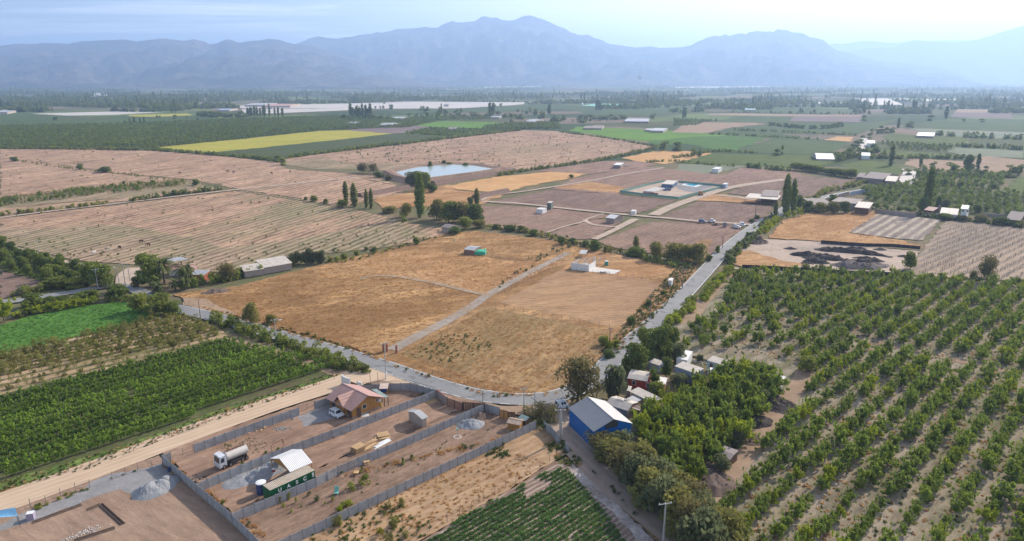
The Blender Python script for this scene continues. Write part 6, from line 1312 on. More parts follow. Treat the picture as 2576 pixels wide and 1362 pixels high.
# shacks of the cluster
SH=[
('house','red boarded shack with a pale rounded roof among dark trees','O',(232,650),(520,705),(560,590),2.9,[(0,2.5),(.35,3.1),(.75,3.2),(1,2.9)],.15,REDW,PALER,[('f',1.6,.9,.8,.9),('f',5.0,.9,.9,.9)]),
('shed','grey sheet lean to right of the red shack','O',(650,745),(770,755),(825,680),2.4,[(0,2.2),(1,2.6)],.1,BRICK,GREYR,[]),
('shed','pale roofed hut half hidden behind dark trees','O',(570,430),(690,495),(730,445),2.4,[(0,2.3),(1,2.6)],.1,LBLUE,PALER,[]),
('house','tall pale blue shack with a flat tan roof','O',(910,490),(1225,600),(1350,545),3.4,[(0,3.3),(1,3.6)],.12,LBLUE,PALER,[]),
('house','pale teal hut with a worn tan roof at the orchard edge','O',(1375,400),(1690,485),(1800,445),2.9,[(0,2.7),(1,3.1)],.12,TEALW,PALER,[('f',1.2,.05,.9,1.9,'door')]),
('shed','white roofed hut beside the silvery tree','O',(920,380),(1090,400),(1200,295),2.5,[(0,2.4),(1,2.8)],.1,WHITE,WHITR,[]),
('shed','small white roofed hut at the corner of the grove','O',(2290,672),(2490,730),(2545,670),2.2,[(0,2.1),(1,2.5)],.1,WHITE,WHITR,[]),
('canopy','small white roof left of the pale teal hut','O',(1395,550),(1440,558),(1490,530),1.8,[(0,1.8),(1,1.9)],.05,WHITE,WHITR,[]),
('canopy','long tan sheet roof on posts above the rubble yard','O',(245,862),(610,1038),(745,990),2.9,[(0,2.8),(1,3.1)],0,None,PALER,[]),
('canopy','grey tarpaulin roof beside the long tan sheet roof','O',(230,965),(350,1030),(440,975),2.5,[(0,2.4),(1,2.5)],0,None,GREYR,[]),
('house','old shack with a two slope tan roof behind the blue warehouse','N',(1200,575),(1560,710),(1700,560),2.7,[(0,2.6),(.45,3.4),(1,2.7)],.15,WOODG,PALER,[]),
('canopy','sagging fabric roof right of the old shack','N',(1600,650),(1860,755),(1950,705),2.4,[(0,2.5),(.5,2.2),(1,2.5)],0,None,paint('old_fabric',(.38,.30,.26),.9),[]),
('canopy','small scrap roof at the right of the sagging fabric','N',(1930,680),(2040,715),(2100,660),2.0,[(0,1.9),(1,2.1)],0,None,PALER,[]),
('shed','low pale roof right of the huge grey green tree','N',(1510,360),(1570,350),(1640,290),2.0,[(0,2.0),(1,2.2)],.1,WOODG,PALER,[]),
('hut','old hut roofed with grey and pink planks at the sandy track','U',(985,590),(1250,712),(1385,560),2.2,[(0,1.9),(.5,2.4),(1,2.5)],.1,WOODD,paint('weathered_planks',(.33,.27,.25),.9,var=.3,sc_=4),[]),

('barn','open steel barn with a grey sheet roof behind the palms','Z',(710,315),(1000,262),(1105,325),5.2,[(0,4.7),(1,5.4)],0,None,GREYR,[]),
('house','farmhouse with a red roof behind the palms','Z',(1180,480),(1270,470),(1190,380),3.2,[(0,2.8),(.6,3.9),(1,3.3)],.3,BRICK,PINKR,[]),
('house','grey blue roofed extension of the farmhouse with a red wall','Z',(1230,520),(1365,555),(1345,510),3.0,[(0,2.7),(1,3.3)],.2,paint('brick_paint',(.36,.11,.06),.85),GREYR,[]),
('house','pale pink roofed house hidden between the palms','Z',(870,455),(1050,475),(1110,400),3.0,[(0,2.8),(.5,3.8),(1,3.0)],.2,WHITE,PINKR,[]),
('barn','long pale roofed barn, lower left part behind the hedge','Z',(1920,498),(2200,445),(2180,395),3.0,[(0,2.6),(1,3.8)],.2,BRNR and BLOCK,PALER,[]),
('barn','long pale roofed barn, higher right part behind the hedge','Z',(2195,432),(2590,345),(2548,285),3.6,[(0,2.8),(1,4.4)],.2,BLOCK,PALER,[]),
('hut','small hut with a grey brown tiled roof beside the tree clump','E',(775,378),(850,392),(900,370),2.9,[(0,2.6),(.5,3.4),(1,2.6)],.25,PANEL,BRNR,[('f',1.5,1.2,.6,.6),('f',3.2,1.2,.6,.6)]),
('house','unfinished grey block house with a white metal roof beside the loop track','T',(200,665),(290,690),(380,645),2.9,[(0,2.9),(.001,2.9),(1,2.9)],.3,BLOCK,WHITR,[]),
('shed','shed with a white and grey roof beside the green netting','S',(670,405),(1010,450),(1230,320),2.4,[(0,2.3),(.5,2.9),(1,2.4)],.1,paint('brown_boards',(.24,.14,.10),.9),GREYR,[]),
('shed','grey lean to roof on posts behind the unfinished white house','R',(420,225),(560,225),(645,170),2.3,[(0,2.1),(1,2.5)],0,None,GREYR,[]),

('container_office','long blue site container with a pale roof in the fenced yard','T',(1010,165),(1160,180),(1190,125),3.2,[(0,3.1),(1,3.2)],.1,paint('container_blue',(.10,.15,.25),.6),PALER,[]),
('container_office','lower blue site container in the fenced yard','T',(995,160),(1112,168),(1125,152),2.9,[(0,2.8),(1,2.9)],.1,paint('container_blue',(.10,.15,.25),.6),PALER,[]),
('hut','white block hut at the right corner of the green fence','T',(1890,172),(1935,178),(1948,160),3.2,[(0,3.2),(1,3.3)],.1,LBLUE,WHITR,[]),
('hut','long white low hut beside the farm track','T',(530,568),(598,572),(612,556),2.2,[(0,2.2),(1,2.3)],.05,WHITE,WHITR,[]),
('hut','white cube hut left of the block house','E',(1483,250),(1512,258),(1520,246),2.6,[(0,2.6),(1,2.7)],.05,WHITE,WHITR,[]),
('hut','dark water tower hut on the dark ploughed plot','E',(1548,205),(1575,208),(1582,196),4.0,[(0,4.0),(1,4.1)],.1,paint('green_grey',(.12,.15,.14),.7),PALER,[]),
('hut','white box hut on the roadside bank','R',(2272,775),(2360,785),(2400,745),2.6,[(0,2.5),(1,2.7)],.2,WHITE,WHITR,[]),
('barn','long open barn with a pale front roof left of the tall poplars','F',(545,160),(775,182),(770,155),4.0,[(0,3.6),(1,4.2)],0,None,PALER,[]),
('barn','barn with a grey brown roof behind the long open barn','F',(650,150),(775,160),(780,115),4.5,[(0,4.2),(.5,5.6),(1,4.2)],.3,WOODD,BRNR,[]),
('hut','small hut with a white awning in the brown field','B',(2040,1214),(2090,1218),(2098,1202),3.0,[(0,3.0),(1,3.2)],.2,WOODG,WHITR,[]),
('hut','tiny white hut in the pale green plot','C',(285,1242),(330,1246),(350,1234),3.0,[(0,3.0),(1,3.0)],.2,WHITE,WHITR,[]),
('barn','brown shed with a tan roof, right of the wall sheds','F',(1330,232),(1440,242),(1465,215),4.2,[(0,3.8),(1,5.0)],.4,WOODD,PALER,[]),
('barn','brown roofed shed behind the tan roofed shed','F',(1190,190),(1350,215),(1360,190),4.0,[(0,3.8),(1,4.6)],.3,BLOCK,BRNR,[]),
('barn','grey gable shed at the left of the wall sheds','F',(1010,220),(1060,200),(1110,178),4.0,[(0,3.6),(1,5)],.3,BLOCK,BRNR,[]),
('house','white two storey house with green roofs, upper storey','F',(2105,248),(2160,252),(2188,232),6.0,[(0,6.0),(.5,7.2),(1,6.0)],.4,WHITE,sheet('green_roof',(.22,.27,.24),0,.4),[('f',1.2,4.2,.8,.9),('f',3.2,4.2,.8,.9)]),
('barn','long low pale roofed barn beside the white two storey house','F',(1958,278),(2090,290),(2095,264),3.2,[(0,2.8),(1,4.2)],.3,WHITE,PALER,[]),
('hut','small dark hut with a pinkish roof near the lone poplar','F',(1870,250),(1915,262),(1950,240),3.6,[(0,3.0),(.5,4.2),(1,3.0)],.3,WOODD,PINKR,[]),
('house','brown house with a grey brown hipped roof at the right edge','F',(2455,320),(2560,335),(2600,292),3.6,[(0,3.2),(.5,6.0),(1,3.2)],.5,WOODD,BRNR,[]),
('house','brown farmhouse beside the bright road, left part','C',(1360,1296),(1400,1302),(1420,1280),4.0,[(0,3.4),(.5,5.4),(1,3.4)],.4,WOODG,BRNR,[]),
('house','brown farmhouse beside the bright road, middle part','C',(1455,1300),(1560,1320),(1590,1285),4.2,[(0,3.4),(.5,6.2),(1,3.4)],.4,WOODG,BRNR,[]),
('house','brown farmhouse beside the bright road, right part','C',(1560,1325),(1640,1332),(1660,1300),4.0,[(0,3.4),(.5,5.4),(1,3.4)],.4,WOODG,PALER,[]),
('greenhouse','grey vaulted greenhouse beside the thick tree belt','C',(1035,1150),(1160,1150),(1165,1125),4,[(0,1.5),(.2,3.6),(.5,5),(.8,3.6),(1,1.5)],.2,GREYR,GREYR,[]),
('shed','long white roofed shed in the far green fields','C',(1790,985),(1918,990),(1920,972),5,[(0,4.5),(1,6.5)],.3,WOODG,WHITR,[]),
('shed','white roofed sheds in the far village','C',(1375,1142),(1440,1144),(1448,1130),4,[(0,3.6),(1,4.6)],.3,WHITE,WHITR,[]),
('house','white house in the village street','C',(1418,1052),(1478,1054),(1482,1038),5,[(0,4.6),(1,5.4)],.3,WHITE,WHITR,[]),
('shed','first long white farm shed in the middle distance','B',(2112,880),(2290,882),(2300,862),6,[(0,5),(.5,7),(1,5)],.3,WOODG,WHITR,[]),
('shed','second long white farm shed in the middle distance','B',(2130,866),(2280,868),(2290,856),6,[(0,5),(.5,7),(1,5)],.3,WOODG,PALER,[]),
('shed','flat white building beside the clover field','B',(2318,950),(2410,954),(2414,936),5,[(0,5),(1,5.4)],.3,WHITE,WHITR,[]),
('shed','second flat white building beside the clover field','B',(2268,948),(2312,950),(2318,940),4,[(0,4),(1,4.4)],.3,WHITE,WHITR,[]),
('house','white gabled farmhouse right of the crossroads','B',(1880,930),(1955,932),(1958,912),5,[(0,4),(.5,7),(1,4)],.3,WHITE,PALER,[]),
('house','low grey farmhouse right of the crossroads','B',(1820,930),(1875,932),(1880,915),5,[(0,4),(.5,6),(1,4)],.3,WOODG,BRNR,[]),
('house','white farmhouse with a grey roof behind the brown strip','B',(350,905),(410,910),(418,893),6,[(0,5),(.5,7.5),(1,5)],.4,WHITE,GREYR,[]),
('house','grey roofed farmhouse at the orchard end','B',(92,893),(152,896),(160,884),6,[(0,4.5),(.5,6.5),(1,4.5)],.4,WOODG,GREYR,[]),
('house','grey roofed farmhouse right of the poplar stand','B',(420,860),(495,862),(500,848),6,[(0,4.5),(.5,6.5),(1,4.5)],.4,WOODG,GREYR,[]),
('house','small barn in the bright green field','B',(825,936),(880,938),(886,922),5,[(0,3.5),(.5,6),(1,3.5)],.4,WOODG,PALER,[]),
('shed','white building among the trees below the far village','B',(1130,855),(1200,856),(1204,846),5,[(0,5),(1,5.5)],.3,WHITE,WHITR,[]),
('shed','white house in the far village','B',(1425,880),(1455,884),(1470,868),6,[(0,5),(.5,7),(1,5)],.3,WHITE,WHITR,[]),
('shed','white sheds beyond the dense poplar row','A',(1860,762),(1980,764),(1985,750),8,[(0,7),(.5,10),(1,7)],.3,WHITE,WHITR,[]),
('shed','long brown sheds beyond the dense poplar row','A',(1980,768),(2160,770),(2165,756),8,[(0,7),(.5,10),(1,7)],.3,WHITE,PINKR,[]),
('shed','bluish roofed shed at the left of the netting','A',(1645,800),(1700,802),(1704,792),6,[(0,5),(.5,8),(1,5)],.3,WHITE,LBLUE,[]),
('shed','pale roof at the far left edge of the plain','A',(0,812),(70,814),(75,798),8,[(0,7),(1,8)],.3,WHITE,WHITR,[]),
('shed','long pale sheds among trees at the upper left','A',(690,702),(768,702),(770,690),10,[(0,9),(1,10)],.3,WHITE,WHITR,[]),
('shed','pale teal roof in the far green fields','C',(520,798),(600,799),(602,790),6,[(0,5),(1,6)],.3,WHITE,TEALW,[]),
]
for nm,lab,t,a,b,c,z,prof,ov,wm_,rm_,ops in SH:
 far=P(t,*a).y>500;A_,B_,C_=RF(t,a,b,c,z)
 k_=.6 if A_.y>800 else 1;pr=[(f,h_*k_)for f,h_ in prof]
 if A_.y>800:rm_={WHITR:GREYR,PALER:BRNR}.get(rm_,rm_);wm_={WHITE:PANEL}.get(wm_,wm_)
 if len(pr)==3 and pr[1][0]==.001:pr=[(0,2.9),(.5,4.0),(1,2.9)]
 house(nm,lab,{'hut':'hut','canopy':'canopy','container_office':'site container'}.get(nm,nm),A_,B_,C_,pr,ov,wm_,rm_,[o for o in ops],z0=0 if far else(.25 if A_.y<420 else.2),walls=wm_ is not None,posts=3 if wm_ is None else 0,postm=WOODG,ridge=False)
rs=np.random.RandomState(21)
for i in range(44):
 x=[rs.uniform(150,1150),rs.uniform(1200,2560)][i%2];y=216+62*rs.random()**1.5
 p=P('V',x,y);s=8+7*rs.random();a=rs.random()*3.1;lx=Vector((math.cos(a),math.sin(a),0));ly=Vector((-lx.y,lx.x,0))
 m=MB();w_=s*.5;h_=3.5+1.5*rs.random();m.prism([(0,0),(w_,0),(w_,h_),(w_/2,h_*1.4),(0,h_)],0,s)
 o=m.obj('house',(PALER,GREYR,BRNR)[i%3]);o.location=p;o.rotation_euler=(0,0,a)
 tag(o,'tiny pale farmhouse among the trees of the far plain','house','tiny farmhouses of the far plain')
 # precast concrete walls
pm=MB();pm.prism([(-.03,0),(.03,0),(.03,.47),(.022,.485),(.022,.5),(-.022,.5),(-.022,.485),(-.03,.47)],0,1)
pnl=MB()
for k in range(4):pnl.prism([(-.03,k*.48),(.03,k*.48),(.03,k*.48+.455),(.015,k*.48+.48),(-.015,k*.48+.48),(-.03,k*.48+.455)],0,1)
PANELM=pnl.mesh('wall_panel',CONC)
pst=MB();pst.box((0,0,1.0),(.14,.14,2.08));POSTM=pst.mesh('wall_post',CONCP)
def cwall(label,t,pts,h_=2.0,z=ZB,bay=2.0,rail=False):
 q=[P(t,*p,z+h_*.97)for p in pts]if not isinstance(t,(list,tuple))else[P(tt,*p,z+h_*.97)for tt,p in zip(t,pts)]
 for p in q:p.z=z
 r=thing('concrete_wall',label,'wall',q[0]);k=h_/2.0
 for a,b in zip(q,q[1:]):
  d=b-a;n=max(1,round(d.length/bay));st=d/n;an=math.atan2(d.y,d.x)
  for i in range(n):
   p=a+st*i-q[0];link('post',POSTM,r,p,an,(1,1,k));link('panel',PANELM,r,p,an,(st.length,1,k*rnd.uniform(.985,1.01)))
  if rail:
   m=MB();e=d.normalized();u0=a-q[0]
   for j in range(int(d.length/.25)):pp=u0+e*j*.25;m.box((pp.x,pp.y,h_+.25),(.03,.03,.5))
   m.box(((u0+d/2).x,(u0+d/2).y,h_+.48),(d.length,.04,.04),an);m.obj('railing',STEEL,parent=r)
 link('post',POSTM,r,q[-1]-q[0],0,(1,1,k));return q
cwall('outer grey concrete wall running down to the bottom edge of the picture','G',[(1190,728),(1440,938),(1703,1158),(1910,1362),(2080,1530)])
cwall('short stub of concrete wall at the corner by the wire gate','G',[(1190,728),(1250,708)])
cwall('grey concrete wall between the beige road and the tank truck yard','G',[(1424,650),(1800,515),(2197,378)])
cwall('short grey concrete wall joining the wooden house','G',[(2313,335),(2440,298)])
cwall('long grey concrete wall from the outer wall to the brick corner',['G','G','H','H'],[(1440,938),(2000,705),(92,495),(728,248)])
cwall('long grey concrete wall passing in front of the green container',['G','G','H','H','H'],[(1703,1158),(2325,893),(0,808),(500,603),(1085,348)])
cwall('long grey concrete wall along the strip of straw coloured grass',['G','H','H','H','H'],[(2040,1362),(0,1155),(500,920),(1000,690),(1460,475)])
cwall('grey concrete wall with an iron railing along the asphalt road','H',[(160,215),(390,200),(535,198),(728,248)],rail=True)
cwall('short grey concrete wall beside the plank gate','H',[(1085,348),(1193,378)])
cwall('pale concrete wall along the left side of the dirt lane','H',[(1520,480),(1570,515),(1632,588)],2.0)
cwall('short piece of concrete wall standing alone beside the lane','H',[(1678,630),(1706,655)],1.8)
def slabwall(name,label,cat,t,a,b,h_,th,mat,z=ZB,capm=None,pillars=()):
 A_,B_=P(t,*a,z+h_),P(t,*b,z+h_);A_.z=B_.z=z;L_=(B_-A_).length;r=thing(name,label,cat,A_,ang(A_,B_))
 m=MB();m.box((L_/2,0,h_/2),(L_,th,h_));m.obj('wall',mat,parent=r)
 if capm:m=MB();m.box((L_/2,0,h_+.05),(L_+.1,th+.12,.1));m.obj('coping',capm,parent=r)
 for f in pillars:m=MB();m.box((L_*f,0,h_*.54),(th+.2,th+.2,h_*1.08));m.obj('pillar',mat,parent=r)
 return r
slabwall('brick_wall','grey wall with red brick coping at the plot corner','wall','H',(733,248),(800,300),2.0,.2,BLOCK,capm=BRICK,pillars=(0,1))
slabwall('garden_wall','white rendered gate wall with round capped pillar','wall','K',(565,175),(700,235),2.3,.25,WHITE,pillars=(0,1))
for x,y,lab in((885,305,'left'),(937,328,'right')):
 b=P('K',x,y,ZB+1.6);b.z=ZB;m=MB();m.box((0,0,.8),(.5,.5,1.6));m.lathe([(.28,1.6),(.3,1.75),(.12,1.9)],10);o=m.obj('gate_pillar',WHITE);o.location=b;tag(o,'white gate pillar beside the wooden house, %s one of the pair'%lab,'pillar')
def gate(label,t,a,b,h_,n,mat,fm,cat='gate',z=ZB):
 A_,B_=P(t,*a,z+h_),P(t,*b,z+h_);A_.z=B_.z=z;L_=(B_-A_).length;r=thing('gate',label,cat,A_,ang(A_,B_))
 for i in range(n):m=MB();m.box((L_*(i+.5)/n,0,h_/2),(L_/n-.05,.05,h_-.1));m.obj('plank',mat,parent=r)
 m=MB();m.box((L_/2,.05,h_-.05),(L_,.06,.1));m.box((L_/2,.05,.1),(L_,.06,.1))
 for i in range(3):m.box((L_*i/2,.02,h_/2),(.14,.14,h_+.1))
 m.obj('gate_frame',fm,parent=r)
gate('brown sliding gate with lattice infill beside the asphalt road','H',(805,308),(918,345),2.0,8,paint('lattice_brown',(.30,.17,.12),.8),STEEL)
gate('dark brown plank fence between the lattice gate and the concrete wall','H',(920,338),(1080,348),2.1,12,WOODD,WOODD,'fence')
gate('light wooden double gate beside the small orange shed','H',(1195,395),(1255,412),1.9,6,WOODO,WOODD)
gate('dark gate panel right of the light wooden gate','H',(1258,412),(1305,412),1.9,4,WOODD,WOODD)
gate('dark low gate between the white pillars','K',(715,285),(870,345),1.2,8,WOODD,STEEL)
def fence(label,t,pts,h_=1.4,sp=2.6,mat=WOODG,z=ZB,th=.05,wires=3,mesh=None,cat='fence',r_=.012):
 q=[P(t,*p,z)for p in pts];r=thing('wire_fence',label,cat,q[0]);pmsh=MB();pmsh.tube((0,0,-.05),(0,0,h_),th,th*.85,6);me=pmsh.mesh('fence_post',mat);wm2=MB();pn=MB()
 for a,b in zip(q,q[1:]):
  d=b-a;n=max(1,round(d.length/sp));o=a-q[0]
  for i in range(n+1):
   p=o+d*i/n;link('post',me,r,p,rnd.random()*6,(1,1,rnd.uniform(.88,1.08)))
  for k in range(wires):z_=h_*(k+.8)/wires*.95;wm2.tube(o+Vector((0,0,z_)),o+d+Vector((0,0,z_)),r_,r_,3,False)
  if mesh:pn.box(o+d/2+Vector((0,0,h_/2)),(d.length,.02,h_*.96),math.atan2(d.y,d.x))
 if wires:wm2.obj('wire',STEEL,parent=r)
 if mesh:pn.obj('netting',mesh,parent=r)
 return r
NETG=paint('green_mesh',(.20,.36,.30),.8,var=.15)
NETK=paint('black_mesh',(.035,.035,.04),.8,var=.3)
fence('post and wire fence along the vineyard margin','X',[(-60,1095),(0,1082),(500,922+30),(740,868),(1050,752),(1300,655),(1600,555),(1850,470)],1.5,3.4)
fence('wire fence beside the grey gravel drive','Q',[(455,672),(680,600),(895,510),(1115,430),(1325,370)],1.7,3.3,th=.06)
fence('wire fence at the end of the gravel drive','Q',[(1655,260),(1850,185),(2035,115),(2240,80),(2400,15)],1.7,3.3,th=.06)
fence('wire gate fence between the corner wall and the road wall','G',[(1262,750),(1350,728),(1420,700)],1.6,2.2,wires=6)
fence('thin wire gate beside the wooden house','G',[(2197,415),(2260,395),(2313,372)],1.6,2.0,wires=6)
fence('post and wire fence between the straw strip and the crop field','Y',[(240,998),(470,905),(620,830),(830,720),(1030,590),(1210,495),(1330,420),(1500,310),(1560,280)],1.4,2.7,z=.4)
fence('wire fence along the left side of the dirt lane','H',[(1700,700),(1800,800),(1900,900),(2050,1040),(2200,1180),(2400,1330)],1.2,3.0,z=.4)
fence('post and wire fence inside the road bend','H',[(560,110),(700,140),(900,185),(1080,235),(1300,285)],1.5,2.4,z=.4)
fence('low pole fence along the road, left part','Z',[(880,925),(1060,985),(1260,1045)],1.2,2.6,z=.3)
fence('low pole fence along the road, right part','Z',[(1410,1090),(1700,1170),(2020,1270)],1.2,2.6,z=.3)
fence('wire fence along the gravel path','E',[(1180,900),(1280,840),(1400,780),(1500,720),(1610,680)],1.6,2.8)
fence('wire mesh fence behind the near dry plot','E',[(1100,965),(1300,1000),(1580,1055),(1850,1105),(2000,1135)],1.7,3.0,wires=5)
fence('wire fence behind the mown field','E',[(1610,690),(1760,715),(2000,745),(2240,770),(2430,800)],1.7,3.2)
fence('old posts across the upper dry plots','E',[(800,560),(1000,600),(1200,620),(1450,660)],1.4,3.6)
fence('black netted fence along the lower edge of the dirt yard','F',[(500,690),(720,700),(980,715),(1200,730),(1600,748)],1.6,4,z=.3,mesh=NETK)
fence('black netted fence at the back of the dirt yard','F',[(1080,505),(1280,520),(1400,528),(1600,532),(1810,550)],1.5,4,z=.3,mesh=NETK)
fence('green netted fence, near left side of the fenced yard','T',[(365,300),(600,330),(900,365),(1225,400)],1.6,4,z=.3,mesh=NETG)
fence('green netted fence, right side of the fenced yard along the track','T',[(1225,400),(1500,325),(1750,265),(1930,220)],1.6,4,z=.3,mesh=NETG)
fence('green netted fence, left back side of the fenced yard','T',[(365,300),(560,255),(800,190),(1020,145)],1.6,4,z=.3,mesh=NETG)
fence('green netted fence, right back side of the fenced yard','T',[(1230,155),(1500,180),(1750,200),(1930,220)],1.6,4,z=.3,mesh=NETG)
slabwall('long_wall','long brown garden wall behind the dry field on the right','wall','F',(1480,250),(1780,285),2.2,.25,BLOCK,z=.2)
slabwall('long_wall','pale blue wall running along the far road','wall','F',(1300,125),(1450,98),2.4,.25,LBLUE,z=.3)
slabwall('long_wall','white capped wall climbing beside the far road','wall','F',(1060,195),(1200,135),2.6,.3,BLOCK,z=.3,capm=WHITE)
slabwall('long_wall','second white capped wall beside the far road','wall','F',(1215,140),(1290,120),2.6,.3,BLOCK,z=.3,capm=WHITE)
slabwall('long_wall','long grey wall in front of the citrus orchard at the right','wall','F',(2250,280),(2560,300),2.0,.25,BLOCK,z=.2)
sheetobj('yard',PL('T',[(370,296),(1020,140),(1235,150),(1925,218),(1226,396)]),M_['pale'],.47,'pale dusty floor of the green fenced yard','yard')
sheetobj('yard',PL('T',[(1180,215),(1270,175),(1700,200),(1720,225),(1490,300),(1330,290),(1230,255)]),M_['gravel'],.475,'grey gravel around the swimming pool','yard')
sheetobj('pool_deck',PL('T',[(1268,195),(1320,172),(1620,188),(1480,228)]),paint('pool_deck',(.66,.66,.64),.7),.50,'white deck around the swimming pool','deck')
sheetobj('pool',PL('T',[(1330,192),(1370,182),(1520,192),(1450,218)]),paint('pool_water',(.05,.42,.62),.1,var=.1),.52,'bright blue swimming pool in the fenced yard','pool')
m=MB();A_,B_,C_=RF('T',(700,280),(860,290),(1040,235),.9);O_,rz_,L_,W_=frame_(A_,B_,C_);m.box((L_/2,W_/2,.45),(L_,W_,.9));o=m.obj('concrete_slab',CONCL);o.location=(O_.x,O_.y,.3);o.rotation_euler=(0,0,rz_);tag(o,'pale raised concrete slab in the fenced yard','slab')
slabwall('brick_wall','low red brick wall in front of the pale slab','wall','T',(710,292),(930,305),1.4,.2,BRICK,z=.45)
# shipping container with lettering
A_,B_,C_=RF('L',(1290,950),(2065,610),(1965,560),ZB+2.6);O_,rz_,L_,W_=frame_(A_,B_,C_);O_.z=ZB;W_=2.44
ct=thing('shipping_container','green shipping container with white letters standing behind the concrete wall','container',O_,rz_)
q_=loc(ct,A_);frontlow=q_.y<W_/2;fy=0 if frontlow else W_
m=MB();n=int(L_/.28);prof=[]
for side,sy in((0,1),(W_,-1)):
 pr=[]
 for i in range(n):
  x=L_*i/n;w_=L_/n
  pr+=[(x,side+sy*.0),(x+w_*.4,side+sy*.0),(x+w_*.5,side+sy*.05),(x+w_*.9,side+sy*.05)]
 pr+=[(L_,side)];k=len(m.v);m.v+=[(x,y,.1)for x,y in pr]+[(x,y,2.5)for x,y in pr];c_=len(pr)
 for i in range(c_-1):m.f.append((k+i,k+i+1,k+c_+i+1,k+c_+i));m.m.append(0)
m.box((.03,W_/2,1.3),(.06,W_-.01,2.4));m.box((L_-.03,W_/2,1.3),(.06,W_-.01,2.4));m.obj('wall',GREENC,parent=ct)
m=MB()
for x in(.07,L_-.07):
 for y in(.05,W_-.05):m.box((x,y,1.3),(.16,.14,2.6))
for z_ in(.06,2.52):
 for y in(.05,W_-.05):m.box((L_/2,y,z_),(L_-.32,.1,.12))
m.obj('frame',GREENC,parent=ct)
m=MB();m.box((L_/2,W_/2,2.595),(L_-.02,W_-.02,.03));m.obj('roof',BEIGET,parent=ct)
fl=(0,0,0)
for i,ch in enumerate('UASC'):
 f_=(.205,.40,.585,.765)[i];cu=bpy.data.curves.new('lettering','FONT');cu.body=ch;cu.size=.95;cu.extrude=.01;cu.offset=.03;cu.align_x='CENTER';cu.align_y='CENTER';cu.materials.append(WHITE)
 to=bpy.data.objects.new('text',cu);me=bpy.data.meshes.new_from_object(to);me.name='lettering';o=link('lettering',me,ct);bpy.data.objects.remove(to)
 if frontlow:o.location=(L_*f_,-.03,1.85);o.rotation_euler=(math.pi/2,0,0)
 else:o.location=(L_*(1-f_),W_+.03,1.85);o.rotation_euler=(math.pi/2,0,math.pi)
m=MB()
for j in range(3):m.box(((L_*.955)if frontlow else L_*.045,-.02 if frontlow else W_+.02,2.2-j*.3),(.36,.02,.24))
m.obj('marking',WHITE,parent=ct)
